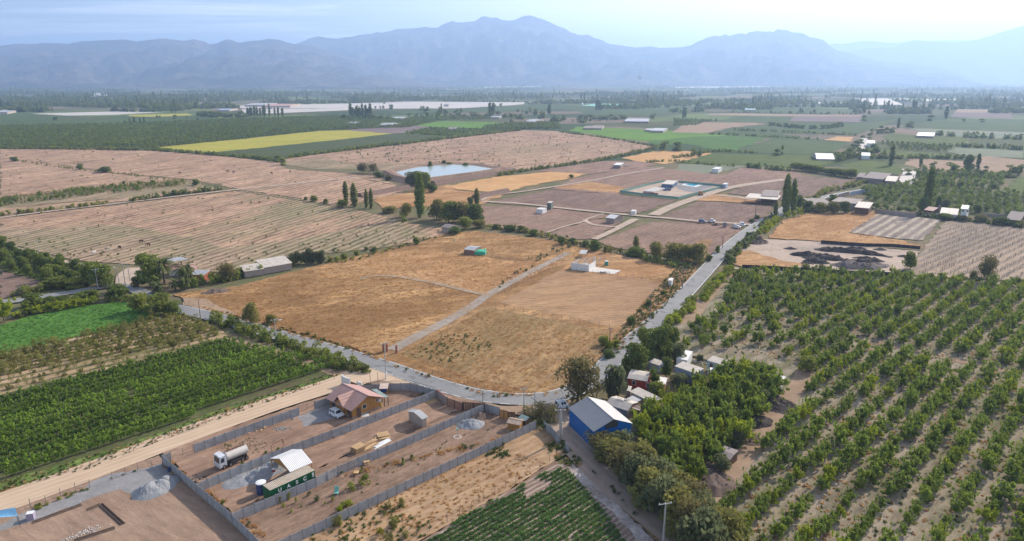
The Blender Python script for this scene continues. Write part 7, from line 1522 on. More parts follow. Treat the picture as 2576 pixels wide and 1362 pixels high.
# vehicles
TYRE=paint('tyre',(.02,.02,.02),.9);RIM=paint('rim',(.35,.35,.36),.4,metal=.6)
def wheels(root,spots,r_,w_):
 t=MB();t.tube((0,-w_/2,0),(0,w_/2,0),r_,r_,16);tm=t.mesh('tyre',TYRE);t=MB();t.tube((0,-w_/2-.01,0),(0,w_/2+.01,0),r_*.58,r_*.58,12);rm=t.mesh('rim',RIM)
 for x,y in spots:o=link('wheel',tm,root,(x,y,r_));link('rim',rm,o)
def car(label,rear,front,away,paintm,kd_='suv',cat='car',rack=False):
 """rear, front: ground points of the wheels on the visible side; away: +1/-1 side on which the rest of the car lies"""
 d=(front-rear);wb=d.length;d.normalize();n_=Vector((-d.y,d.x,0))*away;W_=1.75;c=(rear+front)/2+n_*(W_/2-.1);c.z=rear.z
 k=wb/2.6;r=thing('car' if cat=='car' else cat.replace(' ','_'),label,cat,c,math.atan2(d.y,d.x));r.scale=(k,1,1)
 hh={'suv':1.7,'van':1.9,'sedan':1.45,'pickup':1.65}[kd_]
 body=[(-2.1,.35),(2.15,.35),(2.2,.62),(2.1,.82),(1.15,.98),(-2.05,1.0),(-2.15,.6)]
 m=MB();m.prism([(a,b)for a,b in body],-W_/2,W_/2,'y');m.obj('body',paintm,parent=r)
 cab={'suv':[(-2.05,1.0),(1.1,.98),(.5,hh-.05),(-1.8,hh)],'van':[(-2.1,1.0),(1.5,.95),(1.0,hh-.05),(-2.1,hh)],'sedan':[(-1.6,.98),(1.0,.97),(.35,hh),(-1.0,hh)],'pickup':[(-.6,1.0),(1.1,.98),(.55,hh),(-.5,hh)]}[kd_]
 def taper(pts,w0,w1,z0,z1):
  vv=[]
  for s in(-1,1):
   for a,b in pts:vv.append((a,s*(w0+(w1-w0)*(b-z0)/(z1-z0)),b))
  n=len(pts);return vv,[tuple(range(n))[::-1],tuple(range(n,2*n))]+[(i,(i+1)%n,n+(i+1)%n,n+i)for i in range(n)]
 m=MB();m.add(*taper(cab,W_/2-.03,W_/2-.2,1.0,hh));m.obj('cabin',paintm,parent=r)
 def lerp(a,b,f):return a+(b-a)*f
 (x0,z0),(x1,z1),(x2,z2),(x3,z3)=cab
 for s in(-1,1):
  def sp(f,g):
   xa=lerp(x0,x1,f);xb=lerp(x3,x2,f);z_=lerp(1.02,hh-.08,g);w_=W_/2-.03+(-.17)*(z_-1.0)/(hh-1.0)+.012
   return(lerp(xa,xb,g),s*w_,z_)
  for f0,f1 in((.06,.34),(.40,.64),(.68,.92)):
   if kd_=='van' and f0<.3:continue
   m=MB();m.add([sp(f0,.15),sp(f1,.15),sp(f1,.9),sp(f0,.9)],[(0,1,2,3)if s<0 else(3,2,1,0)]);m.obj('side_window',GLASS,parent=r)
 wz=.012
 m=MB();m.add([(x1-.03+wz,-.7,1.05),(x1-.03+wz,.7,1.05),(x2+.06,.6,hh-.12),(x2+.06,-.6,hh-.12)],[(0,1,2,3)]);m.obj('windscreen',GLASS,parent=r)
 m=MB();m.add([(x0-.02,-.7,1.08),(x0-.02,.7,1.08),(x3-.03,.6,hh-.1),(x3-.03,-.6,hh-.1)],[(3,2,1,0)]);m.obj('rear_window',GLASS,parent=r)
 if kd_=='pickup':m=MB();m.box((-1.35,0,1.02),(1.4,1.5,.08));m.obj('load',WOODD,parent=r)
 m=MB();m.box((2.17,0,.48),(.14,W_-.1,.2));m.box((-2.13,0,.48),(.14,W_-.1,.2));m.obj('bumper',STEEL,parent=r)
 for s in(-1,1):
  m=MB();m.box((2.13,s*.62,.74),(.08,.34,.16));m.obj('headlight',paint('lamp_glass',(.7,.7,.72),.2),parent=r)
  m=MB();m.box((-2.12,s*.74,.85),(.06,.16,.3));m.obj('tail_light',paint('tail_red',(.35,.02,.02),.4),parent=r)
 if rack or kd_=='suv':
  m=MB()
  for s in(-1,1):m.box((-.6,s*.55,hh+.08),(1.9,.04,.04))
  for i in range(5 if rack else 2):m.box((-1.5+1.8*i/(4 if rack else 1),0,hh+.1),(.04,1.14,.03))
  m.obj('roof_rack',STEEL,parent=r)
 wheels(r,[(1.3,W_/2-.1),(1.3,-W_/2+.1),(-1.3,W_/2-.1),(-1.3,-W_/2+.1)],.34,.22);return r
CARW=paint('car_white',(.74,.75,.76),.25,var=.03,spec=.5)
car('white four wheel drive parked on gravel in front of the wooden house',P('K',330,1010,ZB),P('K',445,1068,ZB),1,CARW,rack=False)
car('white van with a roof rack parked under the huge rusty tree',P('N',385,690,.45),P('N',500,668,.45),1,CARW,'van','van',True)
car('white pickup parked by the small hut with an awning',P('B',2104,1223,.3),P('B',2124,1223,.3),1,CARW,'sedan')
car('blue car parked on the farm track',P('F',190,352,.45),P('F',222,354,.45),1,paint('car_blue',(.10,.14,.28),.3),'suv')
car('white pickup loaded with dark junk behind the blue car',P('F',258,348,.45),P('F',292,350,.45),1,CARW,'pickup','pickup truck')
car('white pickup nearest the asphalt road, left of a group of three',P('F',432,388,.45),P('F',462,390,.45),1,CARW,'pickup','pickup truck')
car('white car in the middle of the group beside the road',P('F',455,394,.45),P('F',482,396,.45),1,CARW,'sedan')
car('white van at the right of the group beside the road',P('F',490,378,.45),P('F',515,380,.45),1,CARW,'van','van')
car('blue and white flatbed truck in the fenced yard',P('T',1100,270,.5),P('T',1030,272,.5),-1,paint('car_blue',(.10,.14,.28),.3),'pickup','truck')
car('white car parked by the far wall, left one',P('F',1850,308,.3),P('F',1880,310,.3),1,CARW,'sedan')
car('white car parked by the far wall, right one',P('F',1912,296,.3),P('F',1936,298,.3),1,CARW,'sedan')
fr,re=P('L',510,600,ZB),P('L',888,440,ZB);d=(fr-re);ln=d.length;d.normalize();nn=Vector((-d.y,d.x,0));
if nn.y<0:nn=-nn
tk_=thing('tank_truck','dusty white tank truck parked in the earth yard','truck',(fr+re)/2+nn*1.1,math.atan2(d.y,d.x));sc_=ln/6.6
tk_.scale=(sc_,1,1)
TW=paint('truck_white',(.62,.64,.68),.45,var=.1,dirt=(.45,.36,.27));TD=paint('tank_dusty',(.58,.54,.49),.5,var=.12,sc_=.7,dirt=(.50,.38,.27))
m=MB();m.prism([(2.45,.75),(4.45,.6),(4.5,1.3),(4.25,2.75),(2.6,2.85),(2.45,2.6)],-1.15,1.15,'y');m.obj('cab',TW,parent=tk_)
m=MB();m.add([(4.515,-1.0,1.45),(4.515,1.0,1.45),(4.31,.95,2.5),(4.31,-.95,2.5)],[(0,1,2,3)]);m.obj('windscreen',GLASS,parent=tk_)
for s in(-1,1):
 m=MB();m.add([(3.1,s*1.165,1.6),(4.2,s*1.165,1.6),(4.0,s*1.165,2.45),(3.1,s*1.165,2.45)],[(0,1,2,3)if s<0 else(3,2,1,0)]);m.obj('side_window',GLASS,parent=tk_)
 m=MB();m.box((4.5,s*.85,.85),(.1,.35,.2));m.obj('headlight',paint('lamp_glass',(.7,.7,.72),.2),parent=tk_)
m=MB();m.box((4.52,0,.7),(.2,2.3,.35));m.obj('bumper',TW,parent=tk_)
m=MB();m.box((0,0,.85),(8.2,.9,.3));m.box((-.6,1.0,.8),(3.0,.3,.5));m.box((-.6,-1.0,.8),(3.0,.3,.5));m.obj('chassis',STEEL,parent=tk_)
m=MB();vv=[];n=20;xs_=[-4.2,-4.1,2.0,2.1]
for j,x in enumerate(xs_):
 k=.9 if j in(0,3)else 1
 for i in range(n):a=2*math.pi*i/n;vv.append((x,1.12*k*math.cos(a),1.98+.88*k*math.sin(a)))
m.add(vv,[(j*n+i,(j+1)*n+i,(j+1)*n+(i+1)%n,j*n+(i+1)%n)for j in range(3)for i in range(n)]+[tuple(range(n)),tuple(range(3*n,4*n))[::-1]]);m.obj('tank',TD,parent=tk_,smooth=False)
m=MB();m.box((-1.0,0,2.9),(5.8,.5,.06));
for i in range(8):m.box((-3.7+i*.8,0,2.95),(.1,.9,.05))
m.obj('walkway',RUSTS,parent=tk_)
wheels(tk_,[(x,s*1.0)for x in(3.3,1.4,-2.2,-3.4)for s in(-1,1)],.52,.32)
# poles
POLE=paint('pole_concrete',(.42,.40,.38),.85,var=.1);POLEW=paint('pole_wood',(.20,.155,.125),.9,var=.2)
TOPS={}
def pole(key,label,t,x,yb,yt,mat=POLE,arm=True,armdir=.6,r_=.16,z=ZB,cat='power pole',lamp=None,double=False,base_white=False,xt=None,arms=1):
 b=P(t,x,yb,z);h_=max(3,hgt(b,t,x,yt)-z);r=thing('power_pole' if cat=='power pole' else 'post',label,cat,b)
 m=MB();m.tube((0,0,-.2),(0,0,h_),r_,r_*.62,8);m.obj('pole',mat,parent=r)
 if double:m=MB();m.tube((.45,0,-.2),(.12,0,h_),r_,r_*.62,8);m.obj('pole',mat,parent=r)
 if base_white:m=MB();m.tube((0,0,0),(0,0,1.9),r_+.05,r_+.03,8);m.obj('painted_foot',WHITE,parent=r)
 if arm:
  for k in range(arms):
   zz_=h_-.15-k*.8;m=MB();m.box((0,.12,zz_),(2.2,.12,.12),0);o=m.obj('crossarm',mat,parent=r);o.rotation_euler=(0,0,armdir)
   for i in(-1,0,1):m=MB();m.lathe([(.05,0),(.09,.08),(.04,.2)],8,(i*.95,.12,zz_+.06));m.obj('insulator',WHITE,parent=o)
 if lamp:m=MB();m.tube((0,0,h_*.93),(1.3,0,h_*.97),.04,.04,6);m.box((1.6,0,h_*.97),(.7,.28,.14));o=m.obj('lamp_head',WHITE,parent=r);o.rotation_euler=(0,0,lamp)
 TOPS[key]=b+Vector((0,0,h_-.05));return r
pole('a','concrete power pole with a white painted foot beside the road','H',358,165,-95,base_white=True,z=.45)
pole('b','twin concrete power pole at the dirt lane beside the blue warehouse','H',1636,622,395,double=True,armdir=.1,r_=.2)
pole('c','concrete power pole at the lane entrance, left one','H',1372,422,238,z=.45)
pole('d','slim pole right of the lane entrance pole','H',1452,365,262,arm=False,r_=.12,z=.45)
pole('e','concrete power pole with a crossarm near the bottom right','H',2393,1425,1085,z=.4,armdir=.25,r_=.2)
pole('f','first slim concrete pole left of the farm gate','D',722,838,695,r_=.15)
pole('g','second slim concrete pole left of the farm gate','D',880,815,680,arm=False,lamp=2.6)
pole('h','third slim concrete pole at the farm gate','D',925,830,655)
pole('i','fourth slim concrete pole at the farm gate','D',957,785,665)
pole('j','leaning dark wooden pole beside the asphalt road','D',1478,1072,915,POLEW,arm=False,r_=.14,z=.45)
pole('k','street lamp pole with a crossarm on the road edge','D',2034,1216,1065,lamp=0.2,z=.45)
pole('l','wooden power pole at the corner of the near dry plot','E',2001,1285,1130,POLEW)
pole('m','wooden power pole beside the mown field','E',2297,1055,892,POLEW)
pole('n','wooden power pole where the road straightens','F',61,838,700,POLEW)
pole('o','power pole beside the olive trees','F',238,625,540,POLEW)
pole('p','small power pole above the olive trees','F',355,540,455,POLEW)
pole('q','curved lamp pole beside the upper road','F',598,300,225,POLEW,arm=False,lamp=2.8)
pole('r','single pole beside the hedge row in the brown fields','D',908,206,108)
pole('s','single pole at the edge of the left stubble field','D',292,592,488,r_=.12)
pole('t','pale pole beside the pond trees','B',128,1280,1228)
pole('u','pole among the trees of the far right wall','F',1945,300,228)
pole('v','pole behind the light green trees','F',1400,250,168)
pole('w','thin dark post inside the grey wall, left one','K',1142,350,160,STEEL,arm=False,r_=.06,cat='post')
pole('x','thin dark post inside the grey wall, right one','K',1300,345,148,STEEL,arm=False,r_=.06,cat='post')
pole('y','dark lamp post at the end of the dark plank fence','H',1070,348,288,STEEL,arm=False,r_=.06,cat='lamp post',lamp=.1)
def wires(label,a,b,n=2,sag=.8):
 p,q=TOPS[a],TOPS[b];m=MB();d=(q-p);s=Vector((-d.y,d.x,0)).normalized()
 for k in range(n):
  o=s*(k-(n-1)/2)*.9;prev=p+o
  for i in range(1,9):
   f=i/8;c=p.lerp(q,f)+o-Vector((0,0,sag*4*f*(1-f)));m.tube(prev,c,.018,.018,3,False);prev=c
 tag(m.obj('power_cable',STEEL),label,'power cable')
wires('cables spanning the dirt lane towards the bottom right pole','b','e');wires('cables from the lane entrance pole to the twin pole','c','b')
wires('cables from the road bend to the lane entrance','a','c');wires('cables beside the near dry plot','l','m');wires('cables beside the mown field','m','n');wires('cables above the road beside the olive trees','n','o');wires('cables above the olive trees','o','p')
wires('cables over the near roadside','c','l',2,1.5)
# heaps, lumber, garden, palms, small things
GRAV=soil('gravel_heap',(.26,.27,.285),(.33,.335,.345),.6,6,contrast=.25,bump=.6)
DUNG=soil('manure',(.055,.045,.042),(.10,.085,.08),.4,3,contrast=.5,bump=1.0)
BRUSH=soil('brush_pile',(.12,.09,.075),(.23,.17,.14),.6,5,contrast=.5,bump=1)
def heap(name,label,cat,c,lx,ly,h_,mat,rz=0,seed=1,rough=.25,n=18,kd='thing',plateau=1.0):
 vv=[];fs=[]
 for j in range(n+1):
  for i in range(n+1):
   u,v=i/n*2-1,j/n*2-1;r=math.hypot(u,v)if plateau==1 else(abs(u)**4+abs(v)**2)**.5
   k=max(0,1-r)**.9;nz=noise.fractal(Vector((u*lx*.45+seed*9,v*ly*.45,seed)),.8,2,4)
   z=h_*k*(1+rough*nz*1.6)+(rough*.25*h_*nz if k>0 else 0)
   vv.append((u*lx,v*ly,max(-.05,z if k>0 else-.05)))
 for j in range(n):
  for i in range(n):a=j*(n+1)+i;fs.append((a,a+1,a+n+2,a+n+1))
 me=bpy.data.meshes.new(name);me.from_pydata(vv,[],fs);me.materials.append(mat);me.update()
 return tag(link(name,me,None,c,rz),label,cat,None,kd if kd!='thing' else None)
def hp(lab,t,x,y,lx,ly,h_,mat,rz=0,seed=1,cat='heap',name='gravel_heap',**k):
 c=P(t,x,y,ZB if P(t,x,y).y<420 else.45);heap(name,lab,cat,c,lx,ly,h_,mat,rz,seed,**k)
hp('large grey gravel heap on the graded plot, left end','G',1120,990,3.6,3.0,1.7,GRAV,A_ROAD,3)
hp('middle grey gravel heap on the graded plot','G',1180,965,2.8,2.6,1.6,GRAV,A_ROAD,4)
hp('small grey gravel heap on the graded plot, right end','G',1240,925,2.2,2.0,1.3,GRAV,A_ROAD,5)
hp('low spread of grey gravel beside the container','G',1790,910,4.2,2.8,.7,GRAV,A_ROAD,6)
hp('tall grey gravel heap beside the container','G',1905,880,3.6,2.6,1.7,GRAV,A_ROAD,7)
hp('grey gravel heap in the shade of the white carport','G',2010,830,3.8,2.6,1.6,GRAV,A_ROAD,8)
hp('round grey gravel heap in the garden plot','H',980,505,3.2,2.6,1.4,GRAV,0,9)
BR=[('brown heap of branches beside the gravel heap','H',1040,455,2.6,2.0,1.3),('dark heap of dead branches under the grove','I',730,350,4.5,6.0,1.3),('black burnt heap beside the sandy track','I',610,490,4,3.0,1.0),('pile of scrap and branches behind the plank roofed hut','I',545,610,3.2,3.4,1.0),
('heap of brushwood at the left of the dirt yard','F',620,500,5,3.5,2.4),('brown brush tangle at the lower end of the grove','I',260,930,5,5,1.4),('heap of dry branches in the dry field','Z',1520,800,5,2.4,.9),('dark heap beside the parked cars','F',305,372,2.5,1.5,1.0)]
for i,(lab,t,x,y,lx,ly,h_)in enumerate(BR):
 c=P(t,x,y,.3);o=heap('brush_heap',lab,'brush heap',c,lx,ly,h_,BRUSH if i not in(1,2)else DUNG,.5,20+i,.5)
 m=MB();rs=np.random.RandomState(i)
 for k in range(70):
  a=rs.random()*6.28;r=rs.random()**.5;p=Vector((math.cos(a)*lx*r*.8,math.sin(a)*ly*r*.8,h_*(1-r)*.9));d=Vector((rs.normal(),rs.normal(),.35*rs.normal())).normalized()*(.5+.9*rs.random())
  m.tube(p-d*.5,p+d,.035,.015,3,False)
 b=m.obj('branches',paint('dead_wood',(.24,.19,.165),.95,var=.3),parent=o);b['kind']='stuff'
WR=[('long black manure windrow at the back of the yard',(1030,548),(1180,560),(1400,578),(1610,608),3.0,1.5),('black manure windrow at the left of the yard',(850,585),(900,590),(1000,598),(1160,590),2.6,1.3),
('dark manure windrow in the middle of the yard',(960,618),(1060,612),(1200,622),(1260,628),3.2,1.5),('big grey brown manure bank at the front of the yard',(1150,660),(1280,672),(1420,685),(1550,655),4.8,1.9),
('dark manure windrow behind the front bank',(1270,630),(1380,640),(1460,634),(1540,632),2.6,1.2),('short dark windrow at the right of the yard',(1640,600),(1680,602),(1710,604),(1750,606),1.8,.8),('thin dark windrow right of the centre',(1310,612),(1380,612),(1430,618),(1470,624),1.8,.8),('brown manure bank left of the front bank',(950,630),(1010,640),(1080,645),(1120,640),3,1.4)]
for i,(lab,*pp,wd,h_)in enumerate(WR):
 q=[P('F',*p,.3)for p in pp];vv=[];fs=[];pts_=[]
 for a,b in zip(q,q[1:]):
  for k in range(10):pts_.append(a.lerp(b,k/10))
 pts_.append(q[-1]);n=9
 for k,p in enumerate(pts_):
  d=(pts_[min(k+1,len(pts_)-1)]-pts_[max(k-1,0)]).normalized();nn=Vector((-d.y,d.x,0));e=min(1,3.5*min(k,len(pts_)-1-k)/len(pts_)+.05)
  for j in range(n):
   f=j/(n-1)*2-1;nz=noise.fractal(p*.5+Vector((0,0,f*2+i)),.8,2,4);nz2=noise.noise(p*.22+Vector((0,0,i*5.3)))
   v_=p+nn*f*wd*(.7+.3*e)*(1+.45*nz2);v_.z=.28+h_*e*(1-f*f)*(1+.6*nz+.5*nz2);vv.append(v_)
 for k in range(len(pts_)-1):
  for j in range(n-1):a=k*n+j;fs.append((a,a+1,a+n+1,a+n))
 me=bpy.data.meshes.new('manure_windrow');me.from_pydata(vv,[],fs);me.materials.append(DUNG if i!=3 else soil('manure_pale',(.12,.10,.095),(.19,.16,.15),.4,3,contrast=.5,bump=1.0));me.update();tag(link('manure_windrow',me),lab,'windrow')
for i,(x,y)in enumerate([(855,545),(1310,540),(1370,545),(1515,552),(985,652)]):hp('small dark manure pile in the dirt yard, %s'%['leftmost one','second from the left','third from the left','rightmost one','beside the pale edge'][i],'F',x,y,3.0,1.8,1.0,DUNG,0,40+i,'heap','manure_pile')
for i,(a,b,lab)in enumerate([((1480,620),(1810,915),'right side'),((1200,625),(480,890),'upper side'),((1480,622),(1280,705),'short upper end'),((1690,965),(1100,1159),'lower side')]):
 p,q=P('Q',*a,.36),P('Q',*b,.36);L_=(q-p).length;m=MB();m.prism([(-.45,0),(-.25,.22),(-.1,.02),(.1,.02),(.25,.25),(.5,0)],0,L_)
 o=m.obj('trench',paint('trench_earth',(.13,.09,.07),.95,var=.3));o.location=p;o.rotation_euler=(0,0,ang(p,q));tag(o,'foundation trench in the graded plot, '+lab,'trench',None,'structure')
def rocks(name,label,t,x,y,n,spread,size,mat,seed=1,cat='rubble',z=None,rz=0,sy=.5):
 rs=np.random.RandomState(seed);m=MB();c=P(t,x,y,.36 if z is None else z)
 for k in range(n):
  px,py=rs.normal()*spread,rs.normal()*spread*sy;s=size*(.4+.9*rs.random());m.box((px*math.cos(rz)-py*math.sin(rz),px*math.sin(rz)+py*math.cos(rz),s*.3),(s,s*.8,s*.6),rs.random()*3,rs.random(),rs.random())
 o=m.obj(name,mat);o.location=c;tag(o,label,cat,None,'stuff')
rocks('rubble','broken white concrete rubble on the graded plot','Q',1310,1010,110,1.4,.14,CONCL,1,rz=A_ROAD,sy=.35)
rocks('rubble','grey rubble trail on the graded plot','Q',1120,1080,70,1.2,.16,CONCL,2,rz=A_ROAD,sy=.3)
rocks('debris','rubbish and stones in the corner of the tank truck yard','G',1430,905,90,1.2,.2,WOODG,3)
rocks('debris','heap of glass and rubbish in the tank truck yard','G',2065,535,110,.9,.16,paint('mixed_rubbish',(.30,.34,.33),.5,var=.5,sc_=6),4)
rocks('debris','boards and rubbish along the road wall','G',1900,535,60,2.2,.3,WOODY,5,rz=A_ROAD,sy=.25)
rocks('debris','rubbish heap at the top of the truck yard','G',2070,465,60,1.0,.3,paint('mixed_rubbish',(.30,.34,.33),.5,var=.5,sc_=6),6)
rocks('debris','pale rubble behind the rubbish at the shacks','O',830,900,300,2.6,.22,paint('pinkish_rubble',(.36,.26,.22),.9),7,z=.05)
rocks('debris','scattered scrap beside the shacks','O',1200,440,90,2.2,.25,CONCL,8,z=.05)
rocks('debris','scrap lying on the old shack roof','N',1470,520,50,.8,.2,CONCL,9,z=3.35)
rocks('debris','scrap on the slab of the unfinished house','R',940,620,60,1.0,.25,GRAV,10,z=.5)
rocks('stones','pale stones strewn over the dry plot beside the green netting','E',1350,560,260,9,.22,CONCL,11,z=.15,sy=.7)
rocks('stones','pale stones behind the unfinished white house','E',2000,620,220,8,.25,CONCL,12,z=.2,sy=.6)
def lumber(label,t,x,y,n,ln,rz,layers,mat=WOODY,z=ZB,seed=1,wd=.16,th=.07):
 rs=np.random.RandomState(seed);c=P(t,x,y,z);r=thing('lumber_stack',label,'lumber',c,rz)
 for k in range(layers):
  for j in range(n):
   m=MB();m.box((rs.normal()*.15,(j-n/2)*wd*1.15+rs.normal()*.03,.06+k*(th+.02)),(ln*rs.uniform(.85,1.08),wd,th),rs.normal()*.03);m.obj('plank',mat,parent=r)
lumber('stack of long beams in the middle of the lumber yard','H',262,628,5,4.2,A_ROAD+.05,3,seed=1)
lumber('lower stack of beams beside the white sheets','H',240,672,5,3.4,A_ROAD+.1,3,seed=2)
lumber('stack of new boards at the right of the pallets','H',330,600,5,2.6,A_ROAD-.4,3,seed=3,wd=.3)
lumber('white roofing sheets lying beside the beams','H',318,648,3,4.0,A_ROAD+.12,3,WHITE,seed=4,wd=.4,th=.04)
lumber('white boards leaning in front of the wooden house','H',195,432,3,1.8,.2,2,WHITE,seed=5,wd=.5,th=.04)
lumber('loose planks lying on the dry grass','H',680,345,4,1.6,.5,1,seed=6,wd=.25)
lumber('black pipes and beams stacked behind the container','G',2050,905,5,6.0,A_ROAD+.25,4,STEEL,seed=7)
lumber('boards lying beside the truck yard wall','G',1560,660,4,3.5,A_ROAD,1,WOODG,seed=8)
lumber('log stack beside the pile of dead branches','I',760,330,6,4.0,1.0,3,WOODG,seed=9)
PZ={}
def pallet(label,c,rz,grp=None):
 r=thing('pallet',label,'pallet',c,rz,grp)
 if 'a' not in PZ:
  m=MB();m.box((0,0,0),(.18,1.9,.04));PZ['a']=m.mesh('slat',WOODY);m=MB();m.box((0,0,0),(2.3,.12,.12));PZ['b']=m.mesh('bearer',WOODY)
 for i in range(9):link('slat',PZ['a'],r,(-1.05+i*.2625,0,.17))
 for i in range(3):link('bearer',PZ['b'],r,(0,-.85+i*.85,.08))
c=P('H',150,700,ZB)
for i in range(6):pallet(['bottom','second','third','fourth','fifth','topmost'][i]+' pallet of the stack in the lumber yard',c+Vector((.03*i,0,.2*i)),A_ROAD+.05*(i%3),'pallets stacked in the lumber yard')
pallet('single pallet lying near the brick corner',P('H',692,335,ZB),.6)
pallet('pallet lying on the new boards beside the shed',P('H',335,580,ZB+.3),.4)
def bars(name,label,cat,t,x,y,rz,segs,r_,mat,z=ZB,part='bar'):
 root=thing(name,label,cat,P(t,x,y,z),rz)
 for a,b in segs:m=MB();m.tube(a,b,r_,r_,5);m.obj(part,mat,parent=root)
sg=[((x,y,0),(x,y,2.0))for x in(0,4.2)for y in(0,1.6)]+[((0,y,2.0),(4.2,y,2.0))for y in(0,1.6)]+[((.5*i,0,2.0),(.5*i,1.6,2.0))for i in range(9)]
bars('pergola','bare wooden pergola frame in the garden plot','pergola','G',2500,925,A_ROAD,sg,.045,WOODG)
bars('clothes_line','steel frame of a swing beside the concrete wall in the truck yard','frame','G',2000,710,A_ROAD,[((0,0,0),(0,0,1.5)),((2.4,0,0),(2.4,0,2.0)),((0,0,1.5),(2.4,0,2.0)),((2.4,0,2.0),(3.2,.9,0))],.05,RUSTS)
m=MB();m.box((0,0,.5),(.8,.8,.08));m.box((0,.38,.95),(.8,.07,.9),0,-.3);m.box((.3,-.3,.25),(.06,.06,.5));m.box((-.3,-.3,.25),(.06,.06,.5));m.box((0,.3,.25),(.7,.06,.5));o=m.obj('chair',paint('mint_paint',(.22,.50,.42),.6));o.location=P('L',2430,1030,ZB);tag(o,'mint green garden chair in the garden plot','chair')
m=MB();m.box((0,0,.7),(1.2,.5,.08),.4);m.box((-.4,0,.35),(.08,.3,.7));m.box((.4,0,.35),(.08,.3,.7));o=m.obj('table',WOODY);o.location=P('H',215,800,ZB);tag(o,'small wooden bench beside the concrete wall','bench')
m=MB();m.box((0,0,.6),(.9,.9,.08));m.box((0,0,.3),(.12,.12,.6));o=m.obj('table',WOODY);o.location=P('H',140,875,ZB);tag(o,'small wooden table in the garden plot','table')
m=MB();m.box((0,0,.35),(.5,.4,.5));m.box((0,0,.65),(.7,.25,.06),.3);o=m.obj('crate',WHITE);o.location=P('L',1905,940,ZB);tag(o,'white board lying on a crate beside the wall','crate')
m=MB();m.tube((0,0,0),(0,0,1.9),.04,.03,6);m.box((0,0,1.9),(.35,.3,.35));o=m.obj('young_tree',paint('mint_paint',(.22,.50,.42),.6));o.location=P('H',883,598,ZB);tag(o,'staked seedling with a green bag in a ring of stones','seedling');m=MB();m.lathe([(.8,0),(.8,.12),(.6,.14),(.6,0)],14);m.obj('stone_ring',CONCL,parent=o)
cp=P('Q',40,850,ZB);tp=thing('canopy','light blue striped tarpaulin canopy at the lower left edge','canopy',cp,A_ROAD)
q0,q1,q2,q3=[P('Q',x,y,z)for x,y,z in((-260,830,2.5),(265,790,2.3),(220,665,2.9),(-200,740,2.9))]
m=MB();g=[]
inv=(Matrix.Translation(cp)@Euler((0,0,A_ROAD)).to_matrix().to_4x4()).inverted()
for j in range(9):
 for i in range(9):a=q0.lerp(q1,i/8).lerp(q3.lerp(q2,i/8),j/8);a.z-=.35*math.sin(math.pi*i/8)*math.sin(math.pi*j/8);g.append(inv@a)
m.add(g,[(j*9+i,j*9+i+1,(j+1)*9+i+1,(j+1)*9+i)for j in range(8)for i in range(8)]);m.obj('tarpaulin',sheet('blue_tarp',(.20,.42,.62),1,.35,.5,0,depth=.3),parent=tp)
for q in(q0,q1,q2):p=inv@q;m=MB();m.tube((p.x,p.y,0),(p.x,p.y,p.z),.04,.04,6);m.obj('post',STEEL,parent=tp)
m=MB();m.box((0,0,.08),(1.15,1.05,.14));m.box((0,0,.68),(1.05,.95,1.05));m.obj('wrapped_cube',paint('lilac_wrap',(.34,.30,.40),.6,var=.1));o=bpy.data.objects['wrapped_cube'];o.location=P('Q',462,835,ZB);o.rotation_euler=(0,0,.3);tag(o,'lilac wrapped cube on a pallet beside the blue canopy','pallet load')
m=MB();m.box((0,0,.6),(1.05,.95,.04));o2=m.obj('lid',WHITE,parent=o);o2.location=(0,0,.63)
def uw(a,b):return P('R',*a,.3),P('R',*b,.3)
uh=thing('unfinished_house','roofless white panel house on a pale slab','house',P('R',640,598,.3));base_=uh.location.copy()
def seg_(a,b,h_,mat=WHITE,th=.12,z=0):
 p,q=P('R',*a,.3)-base_,P('R',*b,.3)-base_;d=q-p;m=MB();m.box(((p+q)/2).to_tuple()[:2]+(z+h_/2,),(d.length,th,h_),math.atan2(d.y,d.x));m.obj('wall',mat,parent=uh)
seg_((280,553),(640,598),2.5);seg_((640,598),(780,512),2.5);seg_((280,553),(450,455),2.5,PANEL);seg_((740,425),(780,430),2.5)
for a,b in(((480,560),(600,420)),((520,575),(720,430)),((450,455),(740,425)),((780,512),(890,440))):
 p,q=P('R',*a,.3)-base_,P('R',*b,.3)-base_;d=q-p
 for k in range(7):m=MB();c=p+d*k/6;m.box((c.x,c.y,1.2),(.08,.08,2.4));m.obj('stud',CONCL,parent=uh)
 m=MB();m.tube(p+Vector((0,0,2.42)),q+Vector((0,0,2.42)),.06,.06,4);m.obj('top_plate',CONCL,parent=uh)
sl=PL('R',[(290,560),(640,600),(1165,652),(1310,580),(830,520),(600,425),(450,450)],.38);sheetobj('slab',sl,paint('white_slab',(.62,.58,.53),.8,var=.08,sc_=.4),.38,'pale concrete slab of the unfinished house','slab')
A_,B_,C_=RF('S',(1040,465),(1390,480),(1400,385),2.0);O_,rz_,L_,W_=frame_(A_,B_,C_);nt_=thing('shade_net','bright green shade netting draped beside the grey roofed shed','netting',(O_.x,O_.y,.2),rz_);GN_=paint('bright_green_net',(.06,.42,.27),.8,var=.2,sc_=2);m=MB();g=[]
for j in range(7):
 for i in range(9):u,v=i/8,j/6;g.append((L_*u,W_*v,1.7+.5*noise.noise(Vector((u*4,v*3,2)))-.5*abs(v-.5)))
m.add(g,[(j*9+i,j*9+i+1,(j+1)*9+i+1,(j+1)*9+i)for j in range(6)for i in range(8)]);m.obj('top',GN_,parent=nt_)
m=MB();m.box((L_/2,0,.75),(L_,.04,1.5));m.box((L_,W_/2,.75),(.04,W_,1.5));m.obj('side',GN_,parent=nt_)
m=MB();m.tube((0,0,0),(.1,0,1.3),.3,.1,6);o=m.obj('green_sack',GN_);o.location=P('S',320,140,.15);tag(o,'small green wrapped object in the upper dry plot','sack')
